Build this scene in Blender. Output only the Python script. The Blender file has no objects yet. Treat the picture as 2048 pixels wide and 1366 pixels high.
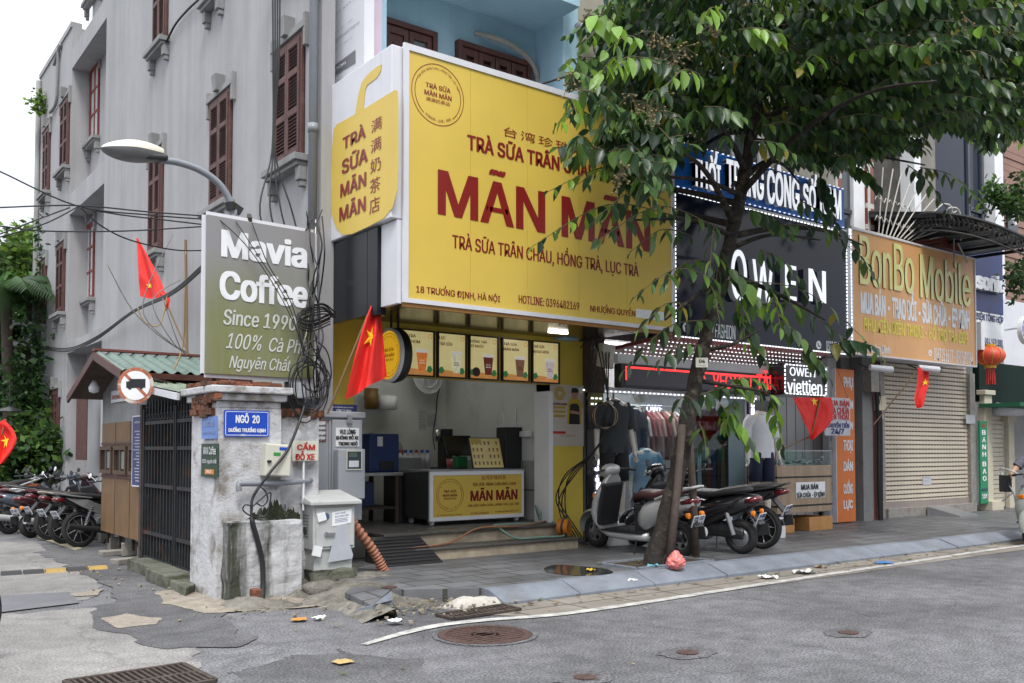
import bpy, math, random
from mathutils import Vector, Matrix
random.seed(7)
R = math.radians
sc = bpy.context.scene
# ------------------------------------------------------------------ camera
FPX, CX, HZ, EYE = 1855.0, 1024.0, 900.0, 1.4
PITCH, AZ = R(2.0), R(53.05)
cam_d = bpy.data.cameras.new('camera'); cam = bpy.data.objects.new('camera', cam_d)
sc.collection.objects.link(cam); sc.camera = cam
cam.location = (0, 0, EYE); cam.rotation_euler = (R(90) + PITCH, 0, AZ - R(90))
PCY = HZ - FPX * math.tan(PITCH)
cam_d.sensor_width = 36; cam_d.lens = FPX / 2048 * 36
cam_d.shift_y = (PCY - 683) / 2048
cam_d.clip_start = 0.05; cam_d.clip_end = 600
# ------------------------------------------------------------------ world, sun, exposure
SUN_EL, SUN_AZ = R(58), R(215)
w = bpy.data.worlds.new('World'); sc.world = w; w.use_nodes = True
nt = w.node_tree; nt.nodes.clear()
out = nt.nodes.new('ShaderNodeOutputWorld'); bg = nt.nodes.new('ShaderNodeBackground')
sky = nt.nodes.new('ShaderNodeTexSky'); sky.sky_type = 'NISHITA'; sky.sun_disc = False
sky.sun_elevation = SUN_EL; sky.sun_rotation = SUN_AZ; sky.air_density = 1.0; sky.dust_density = 3.0
tc = nt.nodes.new('ShaderNodeTexCoord'); nz = nt.nodes.new('ShaderNodeTexNoise')
nz.inputs['Scale'].default_value = 2.2; nz.inputs['Detail'].default_value = 5
mp = nt.nodes.new('ShaderNodeMapping'); mp.inputs['Scale'].default_value = (1, 1, 2.2)
cr = nt.nodes.new('ShaderNodeValToRGB')
cr.color_ramp.elements[0].position = 0.3; cr.color_ramp.elements[0].color = (7.0, 7.5, 8.2, 1)
cr.color_ramp.elements[1].position = 0.72; cr.color_ramp.elements[1].color = (11.5, 11.8, 12.2, 1)
mx = nt.nodes.new('ShaderNodeMixRGB'); mx.inputs[0].default_value = 0.88
nt.links.new(tc.outputs['Generated'], mp.inputs[0]); nt.links.new(mp.outputs[0], nz.inputs['Vector'])
nt.links.new(nz.outputs['Fac'], cr.inputs[0]); nt.links.new(sky.outputs[0], mx.inputs[1])
nt.links.new(cr.outputs[0], mx.inputs[2]); # an overcast sky is darker at the horizon than overhead
sxyz = nt.nodes.new('ShaderNodeSeparateXYZ'); mrz = nt.nodes.new('ShaderNodeMapRange'); mrz.inputs[1].default_value = 0.05; mrz.inputs[2].default_value = 0.85; mrz.inputs[3].default_value = 0.48; mrz.inputs[4].default_value = 1.85
mlz = nt.nodes.new('ShaderNodeMixRGB'); mlz.blend_type = 'MULTIPLY'; mlz.inputs[0].default_value = 1
nt.links.new(tc.outputs['Generated'],sxyz.inputs[0]); nt.links.new(sxyz.outputs['Z'],mrz.inputs[0]); nt.links.new(mx.outputs[0],mlz.inputs[1]); nt.links.new(mrz.outputs[0],mlz.inputs[2]); nt.links.new(mlz.outputs[0],bg.inputs[0])
bg.inputs[1].default_value = 0.09; nt.links.new(bg.outputs[0], out.inputs[0])
sl = bpy.data.lights.new('sun', 'SUN'); sl.energy = 1.5; sl.angle = R(14); sl.color = (1, 0.97, 0.92)
so = bpy.data.objects.new('sun', sl); sc.collection.objects.link(so)
# light comes from over the road, a little from the alley side
sd = Vector((-0.45 * math.cos(SUN_EL), -0.9 * math.cos(SUN_EL), math.sin(SUN_EL))).normalized()
so.rotation_euler = sd.to_track_quat('Z', 'Y').to_euler(); so.location = (0, 0, 30)
sc.view_settings.view_transform = 'Standard'; sc.view_settings.look = 'None'
sc.view_settings.exposure = 0.8; sc.view_settings.gamma = 1
# ------------------------------------------------------------------ surveying: a sight line of the photo met with a plane of the place
_f0 = Vector((math.cos(AZ), math.sin(AZ), 0)); _r = Vector((math.sin(AZ), -math.cos(AZ), 0)); _u0 = Vector((0, 0, 1))
_f = _f0 * math.cos(PITCH) + _u0 * math.sin(PITCH); _u = _u0 * math.cos(PITCH) - _f0 * math.sin(PITCH)
CAM = Vector((0, 0, EYE))
def ray(px, py): return _f + _r * ((px - CX) / FPX) + _u * ((PCY - py) / FPX)
def G(px, py, z=0.0):
 d = ray(px, py); return CAM + d * ((z - EYE) / d.z)
def PY(px, py, y):
 d = ray(px, py); return CAM + d * (y / d.y)
def PX(px, py, x):
 d = ray(px, py); return CAM + d * (x / d.x)
def proj(p):
 d = Vector(p) - CAM; z = d.dot(_f); return CX + FPX * d.dot(_r) / z, PCY - FPX * d.dot(_u) / z, z
# ------------------------------------------------------------------ materials
MATS = {}
def lin(r, g, b):
 def c(v):
  v /= 255.0
  return v / 12.92 if v <= 0.04045 else ((v + 0.055) / 1.055) ** 2.4
 return (c(r), c(g), c(b))
def mat(name,col,rough=0.6,metal=0.0,var=0.12,scale=3.0,bump=0.0,bscale=40.0,dirt=None,dscale=2.0,dlo=0.5,dhi=0.72,streak=False,coat=0.0,spec=0.5,damt=0.8):
 if name in MATS: return MATS[name]
 m = bpy.data.materials.new(name); m.use_nodes = True; MATS[name] = m
 n = m.node_tree; b = n.nodes['Principled BSDF']; L = n.links.new
 b.inputs['Roughness'].default_value = rough; b.inputs['Metallic'].default_value = metal
 b.inputs['Coat Weight'].default_value = coat; b.inputs['Specular IOR Level'].default_value = spec
 t = n.nodes.new('ShaderNodeTexCoord'); a = n.nodes.new('ShaderNodeTexNoise')
 a.inputs['Scale'].default_value = scale; a.inputs['Detail'].default_value = 6; a.inputs['Roughness'].default_value = 0.65
 src = t.outputs['Object']
 if streak:
  mpn = n.nodes.new('ShaderNodeMapping'); mpn.inputs['Scale'].default_value = (1, 1, 0.07); L(src, mpn.inputs[0]); src2 = mpn.outputs[0]
 else: src2 = src
 L(src, a.inputs['Vector'])
 r = n.nodes.new('ShaderNodeValToRGB')
 lo = tuple(max(0, c * (1 - var)) for c in col); hi = tuple(min(1, c * (1 + var)) for c in col)
 r.color_ramp.elements[0].position = 0.3; r.color_ramp.elements[0].color = (*lo, 1)
 r.color_ramp.elements[1].position = 0.7; r.color_ramp.elements[1].color = (*hi, 1)
 L(a.outputs['Fac'], r.inputs[0]); cur = r.outputs[0]
 if dirt is not None:
  d = n.nodes.new('ShaderNodeTexNoise'); d.inputs['Scale'].default_value = dscale; d.inputs['Detail'].default_value = 8; d.inputs['Roughness'].default_value = 0.7
  L(src2, d.inputs['Vector'])
  dr = n.nodes.new('ShaderNodeValToRGB'); dr.color_ramp.elements[0].position = dlo; dr.color_ramp.elements[1].position = dhi
  dr.color_ramp.elements[0].color = (0, 0, 0, 1); dr.color_ramp.elements[1].color = (damt, damt, damt, 1)
  L(d.outputs['Fac'],dr.inputs[0]); x = n.nodes.new('ShaderNodeMixRGB'); L(dr.outputs[0],x.inputs[0]); L(cur,x.inputs[1]); x.inputs[2].default_value = (*dirt,1); cur = x.outputs[0]
 L(cur, b.inputs['Base Color'])
 if bump:
  e = n.nodes.new('ShaderNodeTexNoise'); e.inputs['Scale'].default_value = bscale; e.inputs['Detail'].default_value = 5; L(t.outputs['Object'],e.inputs['Vector'])
  bp = n.nodes.new('ShaderNodeBump'); bp.inputs['Strength'].default_value = bump; bp.inputs['Distance'].default_value = 0.02
  L(e.outputs['Fac'], bp.inputs['Height']); L(bp.outputs[0], b.inputs['Normal'])
 return m
def emit(name, col, st):
 if name in MATS: return MATS[name]
 m = bpy.data.materials.new(name); m.use_nodes = True; MATS[name] = m
 b = m.node_tree.nodes['Principled BSDF']; b.inputs['Base Color'].default_value = (*col, 1)
 b.inputs['Emission Color'].default_value = (*col, 1); b.inputs['Emission Strength'].default_value = st; return m
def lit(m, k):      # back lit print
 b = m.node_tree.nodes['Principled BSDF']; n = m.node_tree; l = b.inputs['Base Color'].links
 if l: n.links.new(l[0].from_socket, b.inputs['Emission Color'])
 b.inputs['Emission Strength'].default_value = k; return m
def glass(name, tint=(0.9, 0.95, 0.95), refl=0.9, rough=0.02):
 if name in MATS: return MATS[name]
 m = bpy.data.materials.new(name); m.use_nodes = True; MATS[name] = m; n = m.node_tree; n.nodes.clear()
 o = n.nodes.new('ShaderNodeOutputMaterial'); g = n.nodes.new('ShaderNodeBsdfGlossy'); t = n.nodes.new('ShaderNodeBsdfTransparent')
 g.inputs['Roughness'].default_value = rough; g.inputs['Color'].default_value = (refl, refl, refl, 1); t.inputs['Color'].default_value = (*tint, 1)
 f = n.nodes.new('ShaderNodeLayerWeight'); f.inputs[0].default_value = .5; x = n.nodes.new('ShaderNodeMixShader'); p5 = n.nodes.new('ShaderNodeMath'); p5.operation = 'POWER'; p5.inputs[1].default_value = 5; ma = n.nodes.new('ShaderNodeMath'); ma.operation = 'MULTIPLY_ADD'; ma.inputs[1].default_value = .95; ma.inputs[2].default_value = .05
 n.links.new(f.outputs['Facing'],p5.inputs[0]); n.links.new(p5.outputs[0],ma.inputs[0]); n.links.new(ma.outputs[0],x.inputs[0]); n.links.new(t.outputs[0],x.inputs[1]); n.links.new(g.outputs[0],x.inputs[2]); n.links.new(x.outputs[0],o.inputs[0]); return m
# ------------------------------------------------------------------ mesh builder
class MB:
 def __init__(s): s.v = []; s.f = []; s.m = []
 def add(s, V, F, mi=0):
  o = len(s.v); s.v += [Vector(p) for p in V]; s.f += [tuple(i + o for i in f) for f in F]; s.m += [mi] * len(F); return s
 def box(s, x0, x1, y0, y1, z0, z1, mi=0):
  if x0 > x1: x0, x1 = x1, x0
  if y0 > y1: y0, y1 = y1, y0
  if z0 > z1: z0, z1 = z1, z0
  V = [(x0, y0, z0), (x1, y0, z0), (x1, y1, z0), (x0, y1, z0), (x0, y0, z1), (x1, y0, z1), (x1, y1, z1), (x0, y1, z1)]
  return s.add(V, [(3, 2, 1, 0), (4, 5, 6, 7), (0, 1, 5, 4), (1, 2, 6, 5), (2, 3, 7, 6), (3, 0, 4, 7)], mi)
 def obox(s, c, h, M=None, mi=0):
  M = M or Matrix.Identity(3); c = Vector(c); V = []
  for z in (-1, 1):
   for x, y in ((-1, -1), (1, -1), (1, 1), (-1, 1)): V.append(c + M @ Vector((x * h[0], y * h[1], z * h[2])))
  return s.add(V, [(3, 2, 1, 0), (4, 5, 6, 7), (0, 1, 5, 4), (1, 2, 6, 5), (2, 3, 7, 6), (3, 0, 4, 7)], mi)
 def beam(s, a, b, w, h, mi=0, up=(0, 0, 1)):
  a = Vector(a); b = Vector(b); d = (b - a); L = d.length; d.normalize(); up = Vector(up)
  if abs(d.dot(up)) > 0.98: up = Vector((0, 1, 0))
  sd_ = d.cross(up).normalized(); u = sd_.cross(d)
  M = Matrix((d, sd_, u)).transposed(); return s.obox((a + b) / 2, (L / 2, w / 2, h / 2), M, mi)
 def tube(s, P, r, n=8, cap=True, mi=0, closed=False):
  P = [Vector(p) for p in P]; k = len(P); rs = r if isinstance(r, (list, tuple)) else [r] * k
  V = []; F = []; prev = None
  for i, p in enumerate(P):
   if closed: t = P[(i + 1) % k] - P[i - 1]
   else: t = P[min(i + 1, k - 1)] - P[max(i - 1, 0)]
   t = t.normalized() if t.length > 1e-9 else Vector((0, 0, 1))
   if prev is None:
    a = Vector((0, 0, 1)) if abs(t.z) < 0.9 else Vector((1, 0, 0)); u = t.cross(a).normalized()
   else:
    u = prev - t * prev.dot(t); u = u.normalized() if u.length > 1e-6 else t.orthogonal().normalized()
   prev = u; v = t.cross(u)
   for j in range(n):
    an = 2 * math.pi * j / n; V.append(p + (u * math.cos(an) + v * math.sin(an)) * rs[i])
  for i in range(k if closed else k - 1):
   for j in range(n):
    a = i * n + j; b = i * n + (j + 1) % n; i2 = (i + 1) % k; F.append((a, b, i2 * n + (j + 1) % n, i2 * n + j))
  if cap and not closed: F += [tuple(range(n))[::-1], tuple((k - 1) * n + j for j in range(n))]
  return s.add(V, F, mi)
 def lathe(s, prof, c=(0, 0, 0), ax=(0, 0, 1), n=20, mi=0):
  c = Vector(c); ax = Vector(ax).normalized(); a = ax.orthogonal().normalized(); b = ax.cross(a); V = []; F = []; k = len(prof)
  for (r, z) in prof:
   for j in range(n):
    t = 2 * math.pi * j / n; V.append(c + ax * z + (a * math.cos(t) + b * math.sin(t)) * max(r, 1e-4))
  for i in range(k - 1):
   for j in range(n): F.append((i * n + j, i * n + (j + 1) % n, (i + 1) * n + (j + 1) % n, (i + 1) * n + j))
  if prof[0][0] > 1e-3 and prof[0] != prof[-1]: F.append(tuple(range(n))[::-1])
  if prof[-1][0] > 1e-3 and prof[0] != prof[-1]: F.append(tuple((k - 1) * n + j for j in range(n)))
  return s.add(V, F, mi)
 def ring(s, c, ax, R1, r, n=28, m=8, mi=0, sq=1.0):
  prof = [(R1 + r * math.cos(2 * math.pi * i / m), sq * r * math.sin(2 * math.pi * i / m)) for i in range(m + 1)]
  return s.lathe(prof, c, ax, n, mi)
 def prism(s, poly, O, U, V, d, mi=0):
  O = Vector(O); U = Vector(U); V = Vector(V); N = U.cross(V).normalized(); k = len(poly)
  A = [O + U * x + V * y for x, y in poly]; B = [p + N * d for p in A]
  return s.add(A + B, [tuple(range(k))[::-1], tuple(range(k, 2 * k))] + [(i, (i + 1) % k, k + (i + 1) % k, k + i) for i in range(k)], mi)
 def grid(s, fn, nu, nv, mi=0):
  V = [fn(i / nu, j / nv) for j in range(nv + 1) for i in range(nu + 1)]
  F = [(j * (nu + 1) + i, j * (nu + 1) + i + 1, (j + 1) * (nu + 1) + i + 1, (j + 1) * (nu + 1) + i) for j in range(nv) for i in range(nu)]
  return s.add(V, F, mi)
 def loft(s, secs, n=14, e=2.6, mi=0, cap=True):
  # each section: (x, z, half width, half height, tilt), ring about the x axis tilted in the xz plane
  V = []; F = []; k = len(secs)
  for q in secs:
   x, z, hw, hh, tl = q[:5]; y = q[5] if len(q) > 5 else 0
   for j in range(n):
    t = 2 * math.pi * j / n; cs, sn = math.cos(t), math.sin(t)
    yy = hw * math.copysign(abs(cs) ** (2 / e), cs); zz = hh * math.copysign(abs(sn) ** (2 / e), sn)
    V.append((x - zz * math.sin(tl), y + yy, z + zz * math.cos(tl)))
  for i in range(k - 1):
   for j in range(n): F.append((i * n + j, i * n + (j + 1) % n, (i + 1) * n + (j + 1) % n, (i + 1) * n + j))
  if cap: F += [tuple(range(n))[::-1], tuple((k - 1) * n + j for j in range(n))]
  return s.add(V, F, mi)
 def build(s, name, m, parent=None, smooth=False, bevel=0.0, seg=2, local=False, sub=0):
  me = bpy.data.meshes.new(name)
  if parent is not None and not local: org = Vector(parent.get('_org', (0, 0, 0)))
  elif parent is None and s.v:
   xs = [p.x for p in s.v]; ys = [p.y for p in s.v]; org = Vector(((min(xs) + max(xs)) / 2, (min(ys) + max(ys)) / 2, min(p.z for p in s.v)))
  else: org = Vector((0, 0, 0))
  me.from_pydata([p - org for p in s.v], [], s.f)
  for q in (m if isinstance(m, (list, tuple)) else [m]): me.materials.append(q)
  if any(s.m): me.polygons.foreach_set('material_index', s.m)
  if smooth: me.polygons.foreach_set('use_smooth', [True] * len(me.polygons))
  me.update()
  o = bpy.data.objects.new(name, me); sc.collection.objects.link(o)
  if parent is not None:
   o.parent = parent; o['_org'] = list(org)
  else: o.location = org; o['_org'] = list(org)
  if bevel:
   b = o.modifiers.new('bevel', 'BEVEL'); b.width = bevel; b.segments = seg; b.limit_method = 'ANGLE'; b.angle_limit = R(40)
  if sub:
   b = o.modifiers.new('subsurf', 'SUBSURF'); b.levels = sub; b.render_levels = sub
  return o
def tag(o, label, cat, group=None):
 o['label'] = label; o['category'] = cat
 if group: o['group'] = group
 return o
def struct(o): o['kind'] = 'structure'; return o
def thing(name, label, cat, loc=(0, 0, 0), group=None, rz=0.0):
 o = bpy.data.objects.new(name, None); sc.collection.objects.link(o); o.location = loc; o.rotation_euler = (0, 0, rz)
 o.empty_display_size = 0.2; o['_org'] = list(loc); return tag(o, label, cat, group)
def dup(root, loc, rz, label, group=None):
 def cp(o, par):
  c = o.copy(); sc.collection.objects.link(c)
  if par is not None: c.parent = par
  for ch in [q for q in o.children]: cp(ch, c)
  return c
 r = cp(root, None); r.location = loc; r.rotation_euler = (0, 0, rz); r['label'] = label
 if group: r['group'] = group
 return r
def smooth_path(P, k=6):
 P = [Vector(p) for p in P]; o = []
 for i in range(len(P) - 1):
  a = P[max(i - 1, 0)]; b = P[i]; c = P[i + 1]; d = P[min(i + 2, len(P) - 1)]
  for j in range(k):
   t = j / k; o.append(0.5 * ((2 * b) + (c - a) * t + (2 * a - 5 * b + 4 * c - d) * t * t + (3 * b - a - 3 * c + d) * t ** 3))
 o.append(P[-1]); return o
# ------------------------------------------------------------------ lettering (the sans face that ships inside Blender, or its default)
import os
try: FONT = bpy.data.fonts.load(os.path.join(bpy.utils.system_resource('DATAFILES'), 'fonts', 'Inter.woff2'))
except Exception: FONT = None
_tc = {}
_HORN = dict(zip('ƠỜỚỢỞỠơờớợởỡ', 'OÒÓỌỎÕoòóọỏõ'))
def outline(s, shear, sp):
 cu = bpy.data.curves.new('lettering','FONT'); cu.body = s; cu.size = 1; cu.shear = shear; cu.resolution_u = 3; cu.space_character = sp; cu.space_line = 0.95
 if FONT and max(map(ord, s)) < 0x2E80: cu.font = FONT
 o = bpy.data.objects.new('lettering', cu); sc.collection.objects.link(o); me = o.to_mesh()
 V = [v.co.copy() for v in me.vertices]; F = [tuple(p.vertices) for p in me.polygons]
 o.to_mesh_clear(); bpy.data.objects.remove(o); bpy.data.curves.remove(cu); return V, F
def glyphs(s, bold, shear, sp=1.0):
 k = (s, bold, shear, sp)
 if k in _tc: return _tc[k]
 plain = ''.join(_HORN.get(c, c) for c in s); V, F = outline(plain, shear, sp)
 for i, c in enumerate(s):      # the horn of the Vietnamese o is added as its own stroke
  if c in _HORN and '\n' not in s:
   xr = max(p.x for p in outline(plain[:i + 1], shear, sp)[0]); h = .72 if c.isupper() else .54; n = len(V)
   V += [Vector((xr - .10,h - .20,0)),Vector((xr + .02,h - .17,0)),Vector((xr + .09,h - .03,0)),Vector((xr + .09,h + .05,0)),Vector((xr + .02,h + .05,0)),Vector((xr + .01,h - .07,0))]; F.append((n,n + 1,n + 2,n + 3,n + 4,n + 5))
 if max(map(ord, s)) > 0x2E80: bold = bold * .25
 if bold > .004:      # heavier strokes: the outline laid down several times, a little apart
  V0, F0, n0 = V, F, len(V); V, F = [], []
  for i, (dx, dy) in enumerate([(a, c) for a in (-1, -.5, 0, .5, 1) for c in (-.45, .45)] if bold > .025 else ((-1, 0), (1, 0))):
   V += [Vector((p.x + dx * bold, p.y + dy * bold, i * .0002)) for p in V0]; F += [tuple(q + i * n0 for q in f) for f in F0]
 x0 = min(p.x for p in V); x1 = max(p.x for p in V); y0 = min(p.y for p in V); y1 = max(p.y for p in V)
 V = [((p.x - x0) / max(x1 - x0, 1e-6), (p.y - y0) / max(y1 - y0, 1e-6), p.z) for p in V]
 _tc[k] = (V, F); return _tc[k]
def text(s, m, parent, O, U, V, w, h, d=0.004, bold=0.0, shear=0.0, ext=0.0, side=None, name='lettering', fn=None, sp=1.0):
 pts, F = glyphs(s, bold, shear, sp); O = Vector(O); U = Vector(U); V = Vector(V); N = U.cross(V).normalized(); b = MB()
 if fn: P = [fn(x, y) + N * z for x, y, z in pts]
 else: P = [O + U * (x * w) + V * (y * h) + N * z for x, y, z in pts]
 b.add([p + N * (d + ext) for p in P], F, 0)
 if ext:
  ec = {}
  for f in F:
   for i in range(len(f)):
    e = (f[i], f[(i + 1) % len(f)]); ec[e] = ec.get(e, 0) + 1
  for (i, j) in ec:
   if (j, i) not in ec:
    b.add([P[i] + N * d, P[j] + N * d, P[j] + N * (d + ext), P[i] + N * (d + ext)], [(0, 1, 2, 3)], 1 if side else 0)
 return b.build(name, [m, side] if side else m, parent)
XU, ZU, YR = Vector((1, 0, 0)), Vector((0, 0, 1)), Vector((0, -1, 0))
def TY(s, m, parent, y, x0, y0, x1, y1, **k):      # writing on a surface facing the road; bottom left and top right corners
 a = PY(x0, y0, y); b = PY(x1, y1, y); return text(s, m, parent, a, XU, ZU, b.x - a.x, b.z - a.z, **k)
def TX(s, m, parent, x, x0, y0, x1, y1, **k):      # writing on a surface facing the alley
 a = PX(x0, y0, x); b = PX(x1, y1, x); return text(s, m, parent, a, YR, ZU, a.y - b.y, b.z - a.z, **k)
def TF(s, m, parent, y, x0, z0, w, h, **k): return text(s, m, parent, (x0, y, z0), XU, ZU, w, h, **k)
def arc_text(s, m, parent, c, U, V, r, a0, a1, h, d=0.004, bold=0.0, name='lettering'):
 c = Vector(c); U = Vector(U); V = Vector(V)
 def fn(x, y):
  a = a0 + (a1 - a0) * x; q = r + (h * y if a1 < a0 else -h * y); return c + U * (math.cos(a) * q) + V * (math.sin(a) * q)
 return text(s, m, parent, c, U, V, 1, 1, d=d, bold=bold, fn=fn, name=name)
def arc_band(b, c, U, V, r, t, a0, a1, d=0.004, n=60):
 c = Vector(c); U = Vector(U); V = Vector(V); N = U.cross(V); P = []; F = []
 for i in range(n + 1):
  a = a0 + (a1 - a0) * i / n; q = U * math.cos(a) + V * math.sin(a); P += [c + q * (r - t / 2) + N * d, c + q * (r + t / 2) + N * d]
 b.add(P, [(2 * i, 2 * i + 1, 2 * i + 3, 2 * i + 2) for i in range(n)])
def rrect(x0, y0, x1, y1, r, n=6):
 P = []
 for cx, cy, a in ((x1 - r, y0 + r, -90), (x1 - r, y1 - r, 0), (x0 + r, y1 - r, 90), (x0 + r, y0 + r, 180)):
  for i in range(n + 1): t = R(a + 90 * i / n); P.append((cx + r * math.cos(t), cy + r * math.sin(t)))
 return P
def sheet(poly, O, U, V, d, th=0.003):
 O = Vector(O); U = Vector(U); V = Vector(V); N = U.cross(V).normalized(); return MB().prism(poly, O + N * d, U, V, th)
def cable(pts, r, label, group, m=None, name='power_cable', k=6):
 return tag(MB().tube(smooth_path(pts, k), r, 6).build(name, m or M_cable, None, True), label, 'cable', group)
def skin_body(name, J, E, m, parent, root=0, lev=2):
 me = bpy.data.meshes.new(name); me.from_pydata([Vector(j[:3]) for j in J], E, []); me.materials.append(m)
 o = bpy.data.objects.new(name, me); sc.collection.objects.link(o)
 if parent is not None: o.parent = parent
 o.modifiers.new('skin', 'SKIN')
 for i, j in enumerate(J):
  sv = me.skin_vertices[0].data[i]; sv.radius = (j[3], j[4] if len(j) > 4 else j[3]); sv.use_root = (i == root)
 sb = o.modifiers.new('subsurf', 'SUBSURF'); sb.levels = lev; sb.render_levels = lev
 for mo in o.modifiers:
  if mo.type == 'SKIN': mo.use_smooth_shade = True
 return o
# ------------------------------------------------------------------ shared materials
M_cable = mat('black cable', (0.012, 0.012, 0.014), 0.5)
M_cableg = mat('grey cable', (0.18, 0.17, 0.16), 0.6)
M_cablet = mat('tan cord', (0.35, 0.24, 0.12), 0.7)
M_white = mat('white paint', (0.72, 0.73, 0.75), 0.5, var=0.06)
M_whited = mat('weathered white sheet metal', (0.62, 0.62, 0.66), 0.45, var=0.05, dirt=(0.3, 0.29, 0.27), dscale=2, dlo=0.62, dhi=0.85, streak=True)
M_black = mat('black metal', (0.015, 0.015, 0.017), 0.35, var=0.2)
M_steel = mat('brushed steel', (0.42, 0.43, 0.45), 0.35, 0.8)
M_dark = mat('dark interior', (0.02, 0.02, 0.022), 0.7)
M_yel = mat('yellow sign film',(0.64,0.455,0.078),0.42,var=0.05,scale=1.2,dirt=(0.50,0.37,0.09),dscale=1.5,dlo=0.5,dhi=0.9,streak=True,damt=0.5)
M_yelw = mat('yellow painted wall', (0.62, 0.47, 0.06), 0.55, var=0.06, scale=2)
M_red = mat('dark red lettering', (0.21, 0.010, 0.008), 0.4, var=0.05)
M_redp = mat('red paint', (0.45, 0.02, 0.015), 0.45)
M_flag = mat('red flag cloth', (0.66, 0.018, 0.012), 0.75, var=0.08)
M_star = mat('yellow star cloth', (0.85, 0.55, 0.02), 0.7)
M_gw = mat('grey rendered wall',(0.345,0.342,0.35),0.85,var=0.08,scale=1.2,bump=0.25,bscale=60,dirt=(0.16,0.158,0.16),dscale=2.2,dlo=0.42,dhi=0.85,streak=True,damt=0.6)
M_gt = mat('grey stone trim', (0.24, 0.24, 0.24), 0.85, var=0.15, dirt=(0.12, 0.12, 0.11), dscale=4, dlo=0.5, dhi=0.8, streak=True)
M_shut = mat('red brown shutter paint', (0.085, 0.034, 0.028), 0.65, var=0.3, scale=8, dirt=(0.16, 0.12, 0.11), dscale=6, dlo=0.55, dhi=0.8)
M_redwin = mat('red painted frame', (0.22, 0.05, 0.035), 0.6, var=0.2, scale=8)
M_pane = mat('window glass', (0.05, 0.06, 0.07), 0.06, var=0.2)
M_palepane = mat('curtained window glass', (0.5, 0.52, 0.55), 0.12)
M_blue = mat('pale blue wall paint',(0.33,0.50,0.60),0.75,var=0.05,scale=1.5,dirt=(0.22,0.36,0.44),dscale=1.8,dlo=0.5,dhi=0.85,streak=True,bump=0.1,bscale=80)
M_pink = mat('pale pink wall paint', (0.62, 0.50, 0.58), 0.75, var=0.05)
M_wood = mat('dark brown window wood', (0.075, 0.024, 0.018), 0.5, var=0.25, scale=6)
M_sblue = mat('enamel blue', (0.012, 0.06, 0.42), 0.35, var=0.1, dirt=(0.05, 0.1, 0.3), dscale=9, dlo=0.6, dhi=0.75)
M_pipe = mat('grey plastic pipe', (0.22, 0.235, 0.26), 0.45, var=0.08)
M_conc = mat('weathered concrete',(0.26,0.24,0.21),0.9,var=0.25,scale=5,bump=0.6,bscale=30,dirt=(0.07,0.068,0.055),dscale=3,dlo=0.45,dhi=0.7)
M_moss = mat('mossy concrete',(0.13,0.13,0.10),0.95,var=0.3,scale=6,bump=0.7,bscale=25,dirt=(0.025,0.032,0.012),dscale=3.5,dlo=0.42,dhi=0.62)
M_rust = mat('rusty steel', (0.062, 0.045, 0.037), 0.8, 0.2, var=0.5, scale=10)
M_brick = mat('bare brick', (0.21, 0.075, 0.038), 0.95, var=0.4, scale=9, bump=0.8, bscale=30, dirt=(0.03, 0.027, 0.02), dscale=6, dlo=0.42, dhi=0.6)
M_bulk = mat('brown laminate', (0.17, 0.095, 0.04), 0.55, var=0.2, scale=4, dirt=(0.10, 0.075, 0.05), dscale=3, dlo=0.5, dhi=0.8, streak=True)
M_led = emit('led white', (0.92, 0.95, 1.0), 0.9)
M_ledr = emit('led red', (1.0, 0.03, 0.03), 1.3)
M_tyre = mat('tyre rubber', (0.016, 0.016, 0.017), 0.75, bump=0.3, bscale=90)
M_blackp = mat('black gloss paint', (0.012, 0.012, 0.014), 0.2, coat=0.5)
M_blackpl = mat('black plastic', (0.02, 0.02, 0.022), 0.45)
M_silver = mat('silver paint', (0.46, 0.465, 0.47), 0.32, 0.25, coat=0.4, var=0.04)
M_chrome = mat('chrome', (0.6, 0.6, 0.62), 0.18, 1.0, var=0.03)
M_plate = mat('white number plate', (0.62, 0.64, 0.66), 0.5, var=0.05)
M_seatb = mat('black vinyl seat', (0.02, 0.019, 0.02), 0.5, bump=0.15, bscale=120)
M_seatr = mat('maroon vinyl seat', (0.075, 0.028, 0.03), 0.42, bump=0.15, bscale=120)
M_lensr = mat('red lens', (0.11, 0.006, 0.01), 0.12, coat=0.6)
M_lenso = mat('orange lens', (0.75, 0.20, 0.01), 0.2, coat=0.4)
M_lensw = mat('clear lens', (0.6, 0.62, 0.62), 0.1, coat=0.6)
M_ink = mat('black ink', (0.012, 0.012, 0.015), 0.5)
M_inkg = mat('grey ink', (0.17, 0.17, 0.19), 0.5)
M_navy = mat('navy ink', (0.02, 0.03, 0.14), 0.5)
M_wtxt = mat('white lettering', (0.75, 0.76, 0.78), 0.45, var=0.04)
M_bark = mat('dark wet bark',(0.022,0.017,0.014),0.9,var=0.6,scale=14,bump=1.0,bscale=22,dirt=(0.11,0.085,0.055),dscale=7,dlo=0.54,dhi=0.68)
M_stake = mat('weathered wooden stake', (0.075, 0.055, 0.045), 0.85, var=0.3, scale=10, bump=0.3)
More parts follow.
